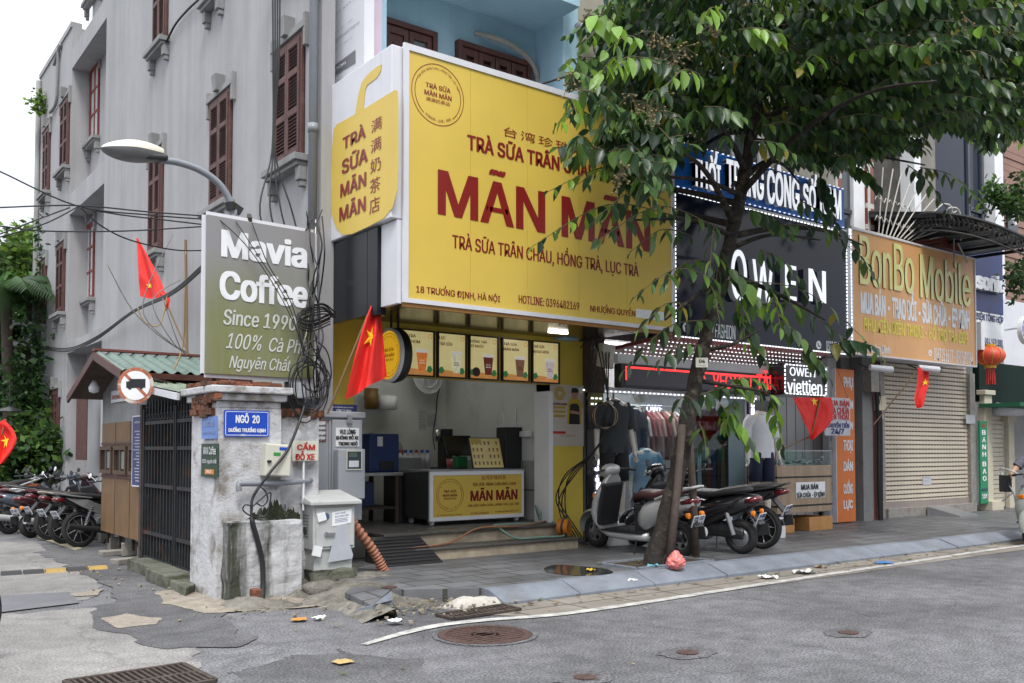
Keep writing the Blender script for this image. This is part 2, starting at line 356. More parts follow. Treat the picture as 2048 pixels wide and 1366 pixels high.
def asphalt(name, col, speck=0.65, big=0.32, rough=0.85):
 m = bpy.data.materials.new(name); m.use_nodes = True; n = m.node_tree; b = n.nodes['Principled BSDF']; L = n.links.new
 t = n.nodes.new('ShaderNodeTexCoord')
 def nz(sc_,det): a = n.nodes.new('ShaderNodeTexNoise'); a.inputs['Scale'].default_value = sc_; a.inputs['Detail'].default_value = det; L(t.outputs['Object'],a.inputs['Vector']); return a
 a = nz(60, 4); c = nz(0.55, 7); c2 = nz(5, 6)
 r = n.nodes.new('ShaderNodeValToRGB'); r.color_ramp.elements[0].position = 0.33; r.color_ramp.elements[1].position = 0.68
 r.color_ramp.elements[0].color = (*[q * (1 - speck) for q in col], 1); r.color_ramp.elements[1].color = (*[q * (1 + speck) for q in col], 1)
 L(a.outputs['Fac'], r.inputs[0])
 def mul(cur, nn, amt, lo=0.35, hi=0.65):
  q = n.nodes.new('ShaderNodeValToRGB'); q.color_ramp.elements[0].position = lo; q.color_ramp.elements[1].position = hi
  q.color_ramp.elements[0].color = (1 - amt,) * 3 + (1,); q.color_ramp.elements[1].color = (1 + amt * 0.6,) * 3 + (1,)
  L(nn.outputs['Fac'],q.inputs[0]); x = n.nodes.new('ShaderNodeMixRGB'); x.blend_type = 'MULTIPLY'; x.inputs[0].default_value = 1; L(cur,x.inputs[1]); L(q.outputs[0],x.inputs[2]); return x.outputs[0]
 cur = mul(r.outputs[0], c, big); cur = mul(cur, c2, big * 0.7); L(cur, b.inputs['Base Color'])
 v = n.nodes.new('ShaderNodeTexVoronoi'); v.feature = 'DISTANCE_TO_EDGE'; v.inputs['Scale'].default_value = 0.42;
 w_ = nz(2.3,5); ad = n.nodes.new('ShaderNodeMixRGB'); ad.blend_type = 'ADD'; ad.inputs[0].default_value = 0.5; L(t.outputs['Object'],ad.inputs[1]); L(w_.outputs['Color'],ad.inputs[2]); L(ad.outputs[0],v.inputs['Vector'])
 vr = n.nodes.new('ShaderNodeValToRGB'); vr.color_ramp.elements[0].position = 0.0; vr.color_ramp.elements[1].position = 0.012; vr.color_ramp.elements[0].color = (0.6,0.6,0.6,1)
 L(v.outputs['Distance'],vr.inputs[0]); x = n.nodes.new('ShaderNodeMixRGB'); x.blend_type = 'MULTIPLY'; x.inputs[0].default_value = 0.55; L(cur,x.inputs[1]); L(vr.outputs[0],x.inputs[2]); L(x.outputs[0],b.inputs['Base Color'])
 b.inputs['Roughness'].default_value = rough
 bp = n.nodes.new('ShaderNodeBump'); bp.inputs['Strength'].default_value = 0.55; bp.inputs['Distance'].default_value = 0.012; L(a.outputs['Fac'],bp.inputs['Height']); L(bp.outputs[0],b.inputs['Normal'])
 return m
def tiles(name, c1, c2, mort, sx, sy, off=0.5, rough=0.6, ms=0.012, wet=True, swap=None, bump=0.3):
 m = bpy.data.materials.new(name); m.use_nodes = True; n = m.node_tree; b = n.nodes['Principled BSDF']; L = n.links.new
 t = n.nodes.new('ShaderNodeTexCoord'); k = n.nodes.new('ShaderNodeTexBrick'); k.offset = off
 k.inputs['Scale'].default_value = 1; k.inputs['Brick Width'].default_value = sx; k.inputs['Row Height'].default_value = sy; k.inputs['Mortar Size'].default_value = ms
 k.inputs['Color1'].default_value = (*c1,1); k.inputs['Color2'].default_value = (*c2,1); k.inputs['Mortar'].default_value = (*mort,1); k.inputs['Bias'].default_value = 0
 src = t.outputs['Object']
 if swap:
  sp_ = n.nodes.new('ShaderNodeSeparateXYZ'); cb = n.nodes.new('ShaderNodeCombineXYZ'); L(src,sp_.inputs[0]); L(sp_.outputs[swap[0]],cb.inputs[0]); L(sp_.outputs[swap[1]],cb.inputs[1]); src = cb.outputs[0]
 L(src, k.inputs['Vector'])
 a = n.nodes.new('ShaderNodeTexNoise'); a.inputs['Scale'].default_value = 1.1; a.inputs['Detail'].default_value = 8; a.inputs['Roughness'].default_value = 0.7; L(t.outputs['Object'],a.inputs['Vector'])
 q = n.nodes.new('ShaderNodeValToRGB'); q.color_ramp.elements[0].position = 0.3; q.color_ramp.elements[1].position = 0.7; q.color_ramp.elements[0].color = (0.6,0.58,0.55,1); q.color_ramp.elements[1].color = (1.2,1.2,1.2,1)
 L(a.outputs['Fac'],q.inputs[0]); x = n.nodes.new('ShaderNodeMixRGB'); x.blend_type = 'MULTIPLY'; x.inputs[0].default_value = 1; L(k.outputs['Color'],x.inputs[1]); L(q.outputs[0],x.inputs[2]); L(x.outputs[0],b.inputs['Base Color'])
 if wet:
  rr = n.nodes.new('ShaderNodeMapRange'); rr.inputs['From Min'].default_value = 0.3; rr.inputs['From Max'].default_value = 0.6; rr.inputs['To Min'].default_value = rough * 0.55; rr.inputs['To Max'].default_value = rough; L(a.outputs['Fac'],rr.inputs['Value']); L(rr.outputs[0],b.inputs['Roughness'])
 else: b.inputs['Roughness'].default_value = rough
 bp = n.nodes.new('ShaderNodeBump'); bp.inputs['Strength'].default_value = bump; bp.inputs['Distance'].default_value = 0.01; bp.invert = True; L(k.outputs['Fac'],bp.inputs['Height']); L(bp.outputs[0],b.inputs['Normal'])
 return m
# ------------------------------------------------------------------ the ground
M_road = asphalt('road asphalt', (0.134, 0.132, 0.139))
M_roadd = asphalt('dark asphalt patch', (0.104, 0.102, 0.106), 0.6, 0.3)
M_roadl = asphalt('pale worn asphalt', (0.215, 0.205, 0.195), 0.4, 0.22)
M_roadt = mat('crumbled tan concrete',(0.27,0.235,0.19),0.95,var=0.3,scale=7,bump=0.9,bscale=30,dirt=(0.16,0.13,0.10),dscale=5,dlo=0.45,dhi=0.75)
M_pave = tiles('slate paving', (0.102, 0.106, 0.115), (0.142, 0.146, 0.155), (0.045, 0.042, 0.038), 0.42, 0.3, rough=0.62)
M_kerb = mat('blue grey kerb stone',(0.175,0.195,0.23),0.6,var=0.25,scale=2.5,bump=0.25,bscale=40,dirt=(0.12,0.115,0.11),dscale=2.2,dlo=0.5,dhi=0.75)
M_gut = tiles('gutter concrete', (0.26, 0.235, 0.205), (0.21, 0.19, 0.165), (0.06, 0.055, 0.05), 0.62, 0.34, off=0.0, rough=0.9, wet=False)
from mathutils import noise as mnoise
def flat(poly, z, m, name, kind=True):
 # a thin irregular sheet lying on the road
 b = MB(); b.add([(x, y, z) for x, y in poly], [tuple(range(len(poly)))]); o = b.build(name, m);
 if kind: struct(o)
 return o
def rough_poly(px, z=0.0, j=0.05, n=11):
 P = [G(x, y, z) for x, y in px]; o = []
 for i in range(len(P)):
  a, b = P[i], P[(i + 1) % len(P)]
  for k in range(n):
   q = a.lerp(b,k / n); o.append((q.x + mnoise.noise(q * 4) * j * 2.2 + random.uniform(-j,j) * .3,q.y + mnoise.noise(q * 4 + Vector((7,0,0))) * j * 2.2 + random.uniform(-j,j) * .3))
 return o
b = MB(); b.add([(-150, -150, 0), (150, -150, 0), (150, 150, 0), (-150, 150, 0)], [(0, 1, 2, 3)]); struct(b.build('road', M_road))
flat(rough_poly([(-60, 1085), (60, 1085), (200, 1165), (190, 1200), (-80, 1215)], j=0.06), 0.004, M_roadl, 'alley_path')
flat(rough_poly([(-160, 1240), (300, 1210), (395, 1255), (405, 1330), (380, 1390), (-300, 1500)], j=0.08), 0.004, M_roadl, 'alley_path')
flat(rough_poly([(70,1105),(180,1090),(310,1150),(420,1190),(480,1270),(520,1275),(480,1292),(330,1300),(200,1262),(180,1225),(230,1200),(215,1175),(130,1130)],j=0.05),0.008,M_roadd,'asphalt_patch_path')
flat(rough_poly([(560, 1320), (700, 1296), (860, 1330), (900, 1400), (420, 1400), (470, 1345)], j=0.08), 0.004, M_roadd.copy(), 'asphalt_patch_path')
flat(rough_poly([(205, 1240), (255, 1228), (318, 1240), (315, 1252), (240, 1260)], j=0.03), 0.012, M_roadt, 'crumbled_concrete_path')
flat(rough_poly([(305,1185),(400,1180),(500,1195),(620,1200),(640,1215),(520,1222),(400,1230),(330,1208)],j=0.04),0.012,M_roadt,'crumbled_concrete_path')
flat(rough_poly([(140, 1190), (205, 1180), (195, 1193), (145, 1195)], j=0.02), 0.012, M_roadt, 'crumbled_concrete_path')
# gutter strip beside the kerb and the worn white edge line
b = MB(); b.add([(4.9, 6.1, 0.004), (60, 6.3, 0.004), (60, 6.8, 0.004), (4.3, 6.8, 0.004)], [(0, 1, 2, 3)]); struct(b.build('gutter_path', M_gut))
M_line = mat('worn white road paint', (0.50, 0.49, 0.46), 0.8, var=0.15, scale=8, dirt=(0.2, 0.19, 0.185), dscale=7, dlo=0.42, dhi=0.62)
lp = smooth_path([G(x,y) for x,y in ((728,1291),(800,1270),(880,1252),(980,1241),(1110,1231),(1250,1212),(1400,1189),(1560,1164),(1700,1143),(1860,1119),(2030,1094))] + [Vector((22,6.35,0)),Vector((60,6.6,0))],8)
b = MB(); V = []; F = []
for i, p in enumerate(lp):
 t = (lp[min(i + 1, len(lp) - 1)] - lp[max(i - 1, 0)]).normalized(); s_ = Vector((-t.y, t.x, 0)); wv = 0.055 if i > 14 else 0.03 + 0.0018 * i
 V += [p + s_ * wv + Vector((0, 0, 0.0085)), p - s_ * wv + Vector((0, 0, 0.0085))]
b.add(V, [(2 * i, 2 * i + 1, 2 * i + 3, 2 * i + 2) for i in range(len(lp) - 1)]); struct(b.build('road_marking', M_line))
# pavement slab and kerb stones
PAVE = [(4.95, 7.1), (60, 7.1), (60, 14), (4.5, 14), (4.42, 9.2), (4.2, 8.6), (4.12, 7.9), (4.32, 7.45)]
struct(MB().prism(PAVE, (0, 0, 0), (1, 0, 0), (0, 1, 0), 0.12).build('pavement', M_pave))
b = MB(); x = 5.0
while x < 40:
 L_ = random.uniform(0.85, 1.15); dy = random.uniform(-0.015, 0.015); dz = random.uniform(-0.008, 0.006)
 sec = [(6.74 + dy, -0.01), (6.74 + dy, 0.035 + dz), (7.0 + dy, 0.125 + dz), (7.13 + dy, 0.126 + dz), (7.13 + dy, -0.01)]
 x1 = x + L_ - 0.008; n_ = len(sec)
 b.add([(x,p[0],p[1]) for p in sec] + [(x1,p[0],p[1]) for p in sec],[tuple(range(n_)),tuple(range(n_,2 * n_))[::-1]] + [(i,n_ + i,n_ + (i + 1) % n_,(i + 1) % n_) for i in range(n_)]); x += L_
struct(b.build('kerb', M_kerb, bevel=0.008))
# broken corner of the pavement: a heap of crumbled concrete running down to the road
M_rub = mat('crumbled corner concrete',(0.19,0.175,0.15),0.95,var=0.45,scale=7,bump=1.0,bscale=35,dirt=(0.06,0.055,0.045),dscale=3.2,dlo=0.42,dhi=0.6)
from mathutils import noise as mnoise
def mound(name, x0, x1, y0, y1, hf, m, nu=46, nv=46):
 def fn(u, v):
  x = x0 + (x1 - x0) * u; y = y0 + (y1 - y0) * v; q = mnoise.fractal(Vector((x * 2.6, y * 2.6, 0.3)), 0.9, 2.0, 5) * 0.045
  return Vector((x, y, hf(x, y) + q))
 return struct(MB().grid(fn, nu, nv).build(name, m, smooth=True))
def _h(x, y):
 d = min((x - 3.35) / 0.7, (y - 7.0) / 0.8 if x > 3.9 else 9)
 e = max(0, min(1, d)); s_ = e * e * (3 - 2 * e)
 return -0.05 + 0.165 * s_ * (1 if x > 3.7 else 0.9)
mound('broken_ground', 3.2, 4.75, 6.75, 9.3, _h, M_rub)
def _h2(x, y):
 e = max(0, 1 - ((y - 6.93) / 0.22) ** 2) * max(0, min(1, (5.9 - x) / 0.8, (x - 4.25) / 0.4)); return -0.05 + 0.11 * e
mound('broken_kerb_ground',4.2,6.0,6.6,7.3,_h2,mat('pale crumbled kerb concrete',(0.42,0.39,0.35),0.95,var=0.25,scale=6,bump=1.0,bscale=26,dirt=(0.14,0.12,0.10),dscale=4,dlo=0.5,dhi=0.7),60,24)
def _h3(x, y): return -0.05 + 0.10 * max(0, 1 - ((x - 3.2) / 0.42) ** 2) * max(0, 1 - ((y - 8.1) / 0.55) ** 2)
mound('broken_wall_foot_ground', 2.7, 3.95, 7.4, 8.75, _h3, M_rub)
# tilted loose slabs at the corner
def slab(pxs, z0, m, label):
 P = [G(x,y,z) for x,y,z in pxs]; b = MB(); b.add(P + [p - Vector((0,0,0.05)) for p in P],[(0,1,2,3),(7,6,5,4),(0,4,5,1),(1,5,6,2),(2,6,7,3),(3,7,4,0)])
 return tag(b.build('paving_slab', m, bevel=0.004), label, 'slab', 'loose slabs at the broken pavement corner')
slab([(690,1184,.13),(715,1166,.14),(780,1180,.15),(744,1210,.10)],0,M_pave.copy(),'loose grey slab tilted at the broken pavement corner, left half of the cracked pair')
slab([(716,1217,.06),(745,1210,.10),(783,1181,.15),(786,1200,.09)],0,M_kerb,'loose pale slab tilted down to the road, right half of the cracked pair')
# puddle in front of the tea shop and the strip of darker wet stone
M_wet = mat('puddle water', (0.035, 0.035, 0.036), 0.06, var=0.1)
pp = [G(x, y, .12) for x, y in ((1088, 1137), (1110, 1130), (1160, 1133), (1210, 1138), (1225, 1147), (1180, 1152), (1130, 1150), (1095, 1145))]
struct(flat([(p.x, p.y) for p in smooth_path(pp + [pp[0]], 5)[:-1]], 0.1245, M_wet, 'puddle_water'))
# planting pit of the tree
tp = [(7.05, 7.15), (8.25, 7.15), (8.25, 7.75), (7.05, 7.75)]
flat(tp, 0.126, mat('dark planting soil', (0.045, 0.03, 0.02), 0.95, var=0.4, scale=12, bump=1, bscale=30), 'soil_ground')
def ridge(P, w_, h, m, name):
 b = MB()
 for i in range(len(P)): b.beam((*P[i], .12), (*P[(i + 1) % len(P)], .12), w_, h)
 return struct(b.build(name, m))
ridge(tp, 0.07, 0.05, M_kerb, 'tree_pit_kerb')
# iron covers and drains
M_iron = mat('rusty cast iron', (0.085, 0.05, 0.042), 0.7, 0.3, var=0.35, scale=14, bump=0.6, bscale=70)
c = G(970, 1271); t = thing('manhole_cover', 'round rusty brown manhole cover sunk in the road beside the white line', 'manhole cover', (c.x, c.y, 0))
b = MB(); b.lathe([(0.0, .006), (0.30, .006), (0.30, 0.012), (0.355, 0.012), (0.355, 0.004)], (c.x, c.y, 0), n=40)
for r_ in (0.08, 0.12): b.ring((c.x, c.y, 0.008), (0, 0, 1), r_, 0.006, 30, 6)
for k in range(9): b.box(c.x - 0.26 + .0, c.x + 0.26, c.y - 0.24 + k * 0.06, c.y - 0.232 + k * 0.06, 0.006, 0.011)
b.build('lid', M_iron, t)
b = MB(); b.lathe([(0.36, 0.002), (0.36, 0.009), (0.40, 0.009), (0.40, 0.002)], (c.x, c.y, 0), n=40); b.build('rim', M_roadd, t)
def grate(name, poly, nb, label):
 A, B, C_, D = [Vector((p.x, p.y, 0)) for p in poly]; t = thing(name, label, 'drain grate', tuple((A + C_) / 2))
 M_pit = mat('drain pit', (0.004, 0.004, 0.004), 0.9)
 MB().add([p + Vector((0, 0, .006)) for p in (A, B, C_, D)], [(0, 1, 2, 3)]).build('pit', M_pit, t)
 b = MB(); z = Vector((0, 0, .016))
 for p, q in ((A, B), (B, C_), (C_, D), (D, A)): b.beam(p + z, q + z, 0.035, 0.02)
 m1, m2 = (A + D) / 2, (B + C_) / 2; b.beam(m1 + z, m2 + z, 0.03, 0.018); b.build('frame', M_rust, t)
 b = MB()
 for i in range(1, nb):
  p = A.lerp(B, i / nb); q = D.lerp(C_, i / nb); b.beam(p + z, q + z, 0.016, 0.014)
 b.build('bars', M_rust, t)
grate('drain_grate', [G(873, 1233), G(1005, 1213), G(1040, 1222), G(908, 1241)], 14, 'slotted rusty drain grate beside the crumbled kerb')

p_ = [G(130, 1368), G(365, 1333), G(430, 1366), G(190, 1412)]
grate('drain_grate', p_, 18, 'large rusty barred drain grate at the bottom edge near the alley mouth')
for (x,y,r_,lab) in ((1375,1307,.075,'small round iron valve cover in the road below the tree'),(1697,1267,.075,'small round iron valve cover in the road on the right with a pale rim'),(1170,1357,.07,'small round iron valve cover at the bottom edge of the road')):
 c = G(x, y); t = thing('valve_cover', lab, 'valve cover', (c.x, c.y, 0), 'valve covers in the road')
 MB().lathe([(0, .012), (r_, .012), (r_, .004)], (c.x, c.y, 0), n=24).build('lid', M_iron, t)
 b = MB(); pl = []
 for k in range(24): a = k / 24 * 6.283; q = random.uniform(1.9, 2.4); pl.append((c.x + math.cos(a) * r_ * q * 1.4, c.y + math.sin(a) * r_ * q, .005))
 b.add(pl, [tuple(range(24))]); b.build('patch', M_roadd, t)
c = G(80, 1208); t = thing('cover_plate', 'dull rectangular steel cover plate lying in the alley paving', 'cover plate', (c.x, c.y, 0))
P = [G(-40, 1232), G(-40, 1196), G(140, 1186), G(158, 1208)]
MB().add([p + Vector((0, 0, .012)) for p in P], [(3, 2, 1, 0)]).build('plate', mat('dull steel plate', (0.15, 0.15, 0.16), 0.6, 0.3, var=0.15), t)
c = G(778,1175,.12); MBv = MB().lathe([(0,.008),(0.075,.008),(0.075,0)],(c.x,c.y,.12),n=20).build('pavement_hole_cover',M_iron); tag(MBv,'small dark round cover set in the pavement slabs near the ribbed hose','cover')
# speed hump of black and yellow rubber across the alley
A = G(0,1150); B = G(215,1137); t = thing('speed_hump','worn black and yellow rubber speed hump across the alley','speed hump',tuple((A + B) / 2))
M_rubk = mat('worn black rubber',(0.035,0.035,0.035),0.8); M_ruby = mat('worn yellow rubber',(0.34,0.22,0.06),0.8,var=0.2,dirt=(0.2,0.16,0.1),dscale=8)
d = (B - A) / 5.0
for i in range(-2, 5):
 p = A + d * i; b = MB(); s_ = Vector((-d.y, d.x, 0)).normalized(); e = d.normalized() * 0.01
 V = []
 for q in (p + e, p + d - e):
  for (o_, z) in ((-.13, .004), (-.07, .035), (.07, .035), (.13, .004)): V.append(q + s_ * o_ + Vector((0, 0, z)))
 b.add(V, [(0, 1, 5, 4), (1, 2, 6, 5), (2, 3, 7, 6), (0, 3, 2, 1), (4, 5, 6, 7)]); b.build('segment', M_ruby if i in (2, 4) else M_rubk, t)
MB().add([Vector((p.x,p.y,.0125)) for p in (G(0,1052),G(6,1050),G(165,1098),G(150,1102))],[(0,1,2,3)]).build('lane_road_marking',mat('faded yellow line',(0.30,0.27,0.18),0.9,var=0.2))['kind'] = 'structure'
# ------------------------------------------------------------------ grey building along the alley
GX = 4.4
gb = thing('grey_building', 'tall grey rendered building along the alley with red brown louvred shutters', 'building', (GX, 17, 0))
b = MB(); ZT = 17
YA, YB, YC, YD = 9.35, PX(211, 200, GX).y, PX(143, 200, GX).y, PX(78, 300, GX).y
b.box(GX, GX + 0.16, YA, 12.75, 0, ZT); b.box(GX, GX + 6, 12.75, YB, 0, ZT); b.box(GX + 0.4, GX + 6, YB, YC, 0, ZT)
zfar = PX(80, 160, GX).z; b.box(GX, GX + 6, YC, YD, 0, zfar)
def zb(px, py): return PX(px, py, GX).z
for (z0, z1) in ((zb(143, 139) , zb(143, 102)), (zb(142, 427), zb(141, 388)), (0, 0.02)):
 if z1 > z0 + .05: b.box(GX, GX + 0.45, YB, YC, z0, z1)
zlow = zb(138, 683); b.box(GX, GX + 0.45, YB, YC, zlow - 0.25, zlow)
b.box(GX - 0.03, GX + 0.2, YC + .02, YD, zfar, zfar + 0.12)
b.build('wall', M_gw, gb)
def shutter_window(px0, px1, pt, pb, kind='shut', x=GX, open_leaf=False):
 y0, y1 = PX(px1, 500, x).y, PX(px0, 500, x).y; pc = (px0 + px1) / 2; z1 = PX(pc, pt, x).z; z0 = PX(pc, pb, x).z; w_ = y1 - y0; yc = (y0 + y1) / 2
 fm = M_redwin if kind == 'pane' else M_shut
 b = MB(); b.box(x - 0.005, x - 0.012, y0, y1, z0, z1)
 f = b.build('window', M_dark if kind != 'pane' else M_palepane, gb)
 b = MB(); q = 0.05 if kind == 'shut' else .035
 b.box(x - .045,x,y0,y0 + q,z0,z1); b.box(x - .045,x,y1 - q,y1,z0,z1); b.box(x - .045,x,y0 + q,y1 - q,z1 - q,z1); b.box(x - .045,x,y0 + q,y1 - q,z0,z0 + q); b.build('frame',fm,f)
 for (a, c_) in ((y0 + q, yc - .004), (yc + .004, y1 - q)):
  b = MB()
  r_ = .045 if kind == 'shut' else .03; mid = z0 + (z1 - z0) * .36; mid2 = z0 + (z1 - z0) * .68
  dp = .06 if kind == 'shut' else .03; rh = .07 if kind == 'shut' else .035
  b.box(x - dp, x - .02, a, a + r_, z0 + q, z1 - q); b.box(x - dp, x - .02, c_ - r_, c_, z0 + q, z1 - q)
  for zz in (z0 + q, mid, mid2, z1 - q - rh): b.box(x - dp - .002, x - .02, a + r_, c_ - r_, zz, zz + rh)
  if kind == 'shut' :
   zz = z0 + q + .08
   while zz < z1 - q - .08:
    V = [(x - .055, a + r_, zz), (x - .055, c_ - r_, zz), (x - .02, c_ - r_, zz + .035), (x - .02, a + r_, zz + .035)]
    b.add(V + [(p[0], p[1], p[2] + .008) for p in V], [(0, 1, 2, 3), (7, 6, 5, 4), (0, 4, 5, 1)]); zz += .042
  b.build('shutter' if kind == 'shut' else 'sash', fm, f)
 b = MB(); e = .1     # sill with two brackets
 b.box(x - .17, x, y0 - e, y1 + e, z0 - .09, z0 - .01); b.box(x - .13, x, y0 - e + .03, y1 + e - .03, z0 - .14, z0 - .09)
 for yy in (y0 - .01, y1 + .01):
  b.box(x - .10, x, yy - .055, yy + .055, z0 - .30, z0 - .14); b.box(x - .07, x, yy - .04, yy + .04, z0 - .37, z0 - .30)
 b.build('sill', M_gt, f, bevel=.008)
 b = MB()     # lintel moulding, side ears, keystone
 b.box(x - .07, x, y0 - .09, y1 + .09, z1 + .01, z1 + .07); b.box(x - .05, x, y0 - .09, y1 + .09, z1 + .07, z1 + .12)
 for yy in (y0 - .075, y1 + .075): b.box(x - .06, x, yy - .03, yy + .03, z1 - .2, z1 + .18)
 b.add([(x - .12,yc - .06,z1 + .05),(x - .12,yc + .06,z1 + .05),(x - .14,yc + .09,z1 + .27),(x - .14,yc - .09,z1 + .27),(x,yc - .06,z1 + .05),(x,yc + .06,z1 + .05),(x,yc + .09,z1 + .27),(x,yc - .09,z1 + .27)],
          [(0, 3, 2, 1), (0, 4, 7, 3), (1, 2, 6, 5), (3, 7, 6, 2), (0, 1, 5, 4)])
 b.build('lintel', M_gt, f, bevel=.006)
RX = GX + 0.4
for a in ((553,608,88,328),(422,463,195,412),(300,326,305,505),(304,331,-130,98),(415,440,-260,0),(120,136,208,343),(117,132,488,626),(86,98,265,390),(83,95,521,650),(77,89,790,920),(112,126,778,922),(555,606,-330,-90)):
 shutter_window(*a)
for a in ((178, 195, 140, 285), (174, 190, 450, 598)): shutter_window(*a, kind='pane', x=RX)
shutter_window(171, 196, -130, 2, x=RX)
# doorway at the back of the recess
y0, y1 = PX(176, 800, GX).y, PX(155, 800, GX).y; z1 = PX(165, 792, GX).z
MB().box(GX - .02, GX, y0, y1, PX(165, 920, GX).z, z1).build('door', M_shut, gb)
def pipe_px(name, pts, x, r_, m, parent): return MB().tube([PX(px, py, x) for px, py in pts], r_, 10).build(name, m, parent, True)
b = MB(); yv = YA + .06
b.tube([(GX - .07, yv, 1.6), (GX - .07, yv, 15)], .05, 12)
for zz in (3.2, 4.9, 6.4): b.lathe([(.058, 0), (.058, .1)], (GX - .07, yv, zz), n=12)
b.build('downpipe', M_pipe, gb, True)
b = MB(); b.tube([(GX - .06, YD - .15, 0), (GX - .06, YD - .15, zfar - .1)], .06, 10); b.build('downpipe', M_gt, gb, True)
b = MB(); b.tube(smooth_path([PX(px,py,GX - .05) for px,py in ((100,225),(112,205),(115,150),(117,100),(120,92),(108,130))]),.035,8); b.build('overflow_pipe',M_gt,gb,True)
# air conditioner, wall lamp at the far end
a = PX(57,660,GX - .25); t = thing('air_conditioner','white air conditioner unit hung on the far corner of the grey building','air conditioner',tuple(a))
P0 = PX(78,695,GX - .05); b = MB(); y_ = P0.y; b.box(GX - .75,GX - .2,y_ - .05,y_ + .75,P0.z,P0.z + .62); b.build('casing',M_white,t,bevel=.02)
b = MB(); b.ring((GX - .5,y_ - .07,P0.z + .31),(0,1,0),.2,.015); [b.ring((GX - .5,y_ - .065,P0.z + .31),(0,1,0),q,.006,20,5) for q in (.06,.1,.15)]; b.build('fan_guard',M_inkg,t)
b = MB(); b.beam((GX - .8,y_ + .1,P0.z - .02),(GX,y_ + .1,P0.z - .02),.04,.04); b.beam((GX - .8,y_ + .6,P0.z - .02),(GX,y_ + .6,P0.z - .02),.04,.04); b.build('bracket',M_rust,t)
p = PX(70, 765, GX - .3); t = thing('wall_lamp', 'pale cone shaped lamp on a bracket at the far corner of the grey building', 'lamp', tuple(p))
MB().lathe([(.02,.1),(.04,.08),(.13,.01),(.14,0)],tuple(p),n=18).build('lamp_shade',M_gt,t,True); MB().tube([p + Vector((0,0,.15)),p + Vector((.15,0,.2)),p + Vector((.3,0,.18))],.012,6).build('bracket',M_steel,t)
# ------------------------------------------------------------------ blue house over the tea shop
FY = 9.75
SL, SR, SRI = 4.72, 8.57, 8.02          # left wall, right edge and inner right wall of the shop
bh = thing('blue_house', 'pale blue house with brown shuttered windows above the tea shop', 'house', (6.5, 11, 0))
zs = PY(1125, 33, 9.55).z
b = MB(); BY = 10.15
b.box(4.62, 8.55, BY, 12.8, 3.0, 12); b.box(4.56, 5.35, 9.6, BY, 3.0, 12)
xr0, xr1 = PY(1126, 100, 9.55).x, PY(1156, 100, 9.55).x
b.box(xr0, xr1, 9.55, BY, 2.9, 12); b.box(5.35, xr0, 9.2, BY, zs, zs + .2); b.box(5.35, xr0, 9.25, 9.4, zs + .2, 12)
b.build('wall', M_blue, bh)
a, c = PY(729, 100, 9.58), PY(762, 100, 9.58)
MB().box(a.x, c.x, 9.56, 9.6, 3, 12).build('pink_pilaster', M_pink, bh)
def house_win(x0, y0, x1, y1, ybot, slats, m=M_wood):
 A = PY(x0, y0, BY); B = PY(x1, y1, BY); z0 = PY(x1, ybot, BY).z; z1 = A.z; zt = (A.z + B.z) / 2
 f = MB().box(A.x, B.x, BY - .02, BY - .01, z0, zt).build('window', M_dark, bh)
 b = MB(); q = .07; b.box(A.x,A.x + q,BY - .1,BY,z0,zt); b.box(B.x - q,B.x,BY - .1,BY,z0,zt); b.box(A.x + q,B.x - q,BY - .1,BY,zt - q,zt); b.build('frame',m,f,bevel=.006)
 n_ = 4 if slats else 2; W = (B.x - A.x - 2 * q) / n_
 for i in range(n_):
  xa = A.x + q + W * i + .006; xb = xa + W - .012; b = MB(); e = .07
  b.box(xa,xa + e,BY - .075,BY - .025,z0,zt - q - .01); b.box(xb - e,xb,BY - .075,BY - .025,z0,zt - q - .01); b.box(xa + e,xb - e,BY - .075,BY - .025,zt - q - .1,zt - q - .01)
  if slats:
   z = z0
   while z < zt - q - .13: b.obox(((xa + xb) / 2, BY - .05, z), ((xb - xa) / 2 - e, .03, .006), Matrix.Rotation(R(35), 3, 'X')); z += .05
  elif i == 0:
   b.box(xa + e, xb - e, BY - .05, BY - .03, z0, zt - q - .1); b.box(xa + e + .05, xb - e - .05, BY - .07, BY - .05, z0, zt - q - .2)
  b.build('shutter', m, f, bevel=.005)
  if not slats and i == 1: MB().box(xa + e, xb - e, BY - .05, BY - .04, z0, zt - q - .1).build('pane', M_pane, f)
house_win(755, 33, 868, 72, 150, False); house_win(909, 83, 1056, 128, 230, True)
p0 = PY(950, 66, BY)
tag(MB().tube(smooth_path([PY(950,66,BY - .02),PY(975,72,BY - .12),PY(1010,84,BY - .14),PY(1045,106,BY - .12),PY(1066,130,BY - .1),PY(1076,165,BY - .06),PY(1076,200,BY - .06)]),[.03] * 6 + [.042] * 31,10).build('drain_hose',mat('grey corrugated hose',(0.30,0.29,0.26),0.8,var=0.2,dirt=(0.1,.1,.08),dscale=12),None,True),'grey sagging hose coming out of a hole in the blue wall','hose')
# white diagonal pipe by the tree, right of the blue house
tag(MB().tube([PY(1156,55,9.5),PY(1300,85,9.9)],.07,12).build('rain_pipe',M_pipe,None,True),'pale grey pipe sloping out of the edge of the blue house behind the tree','pipe')
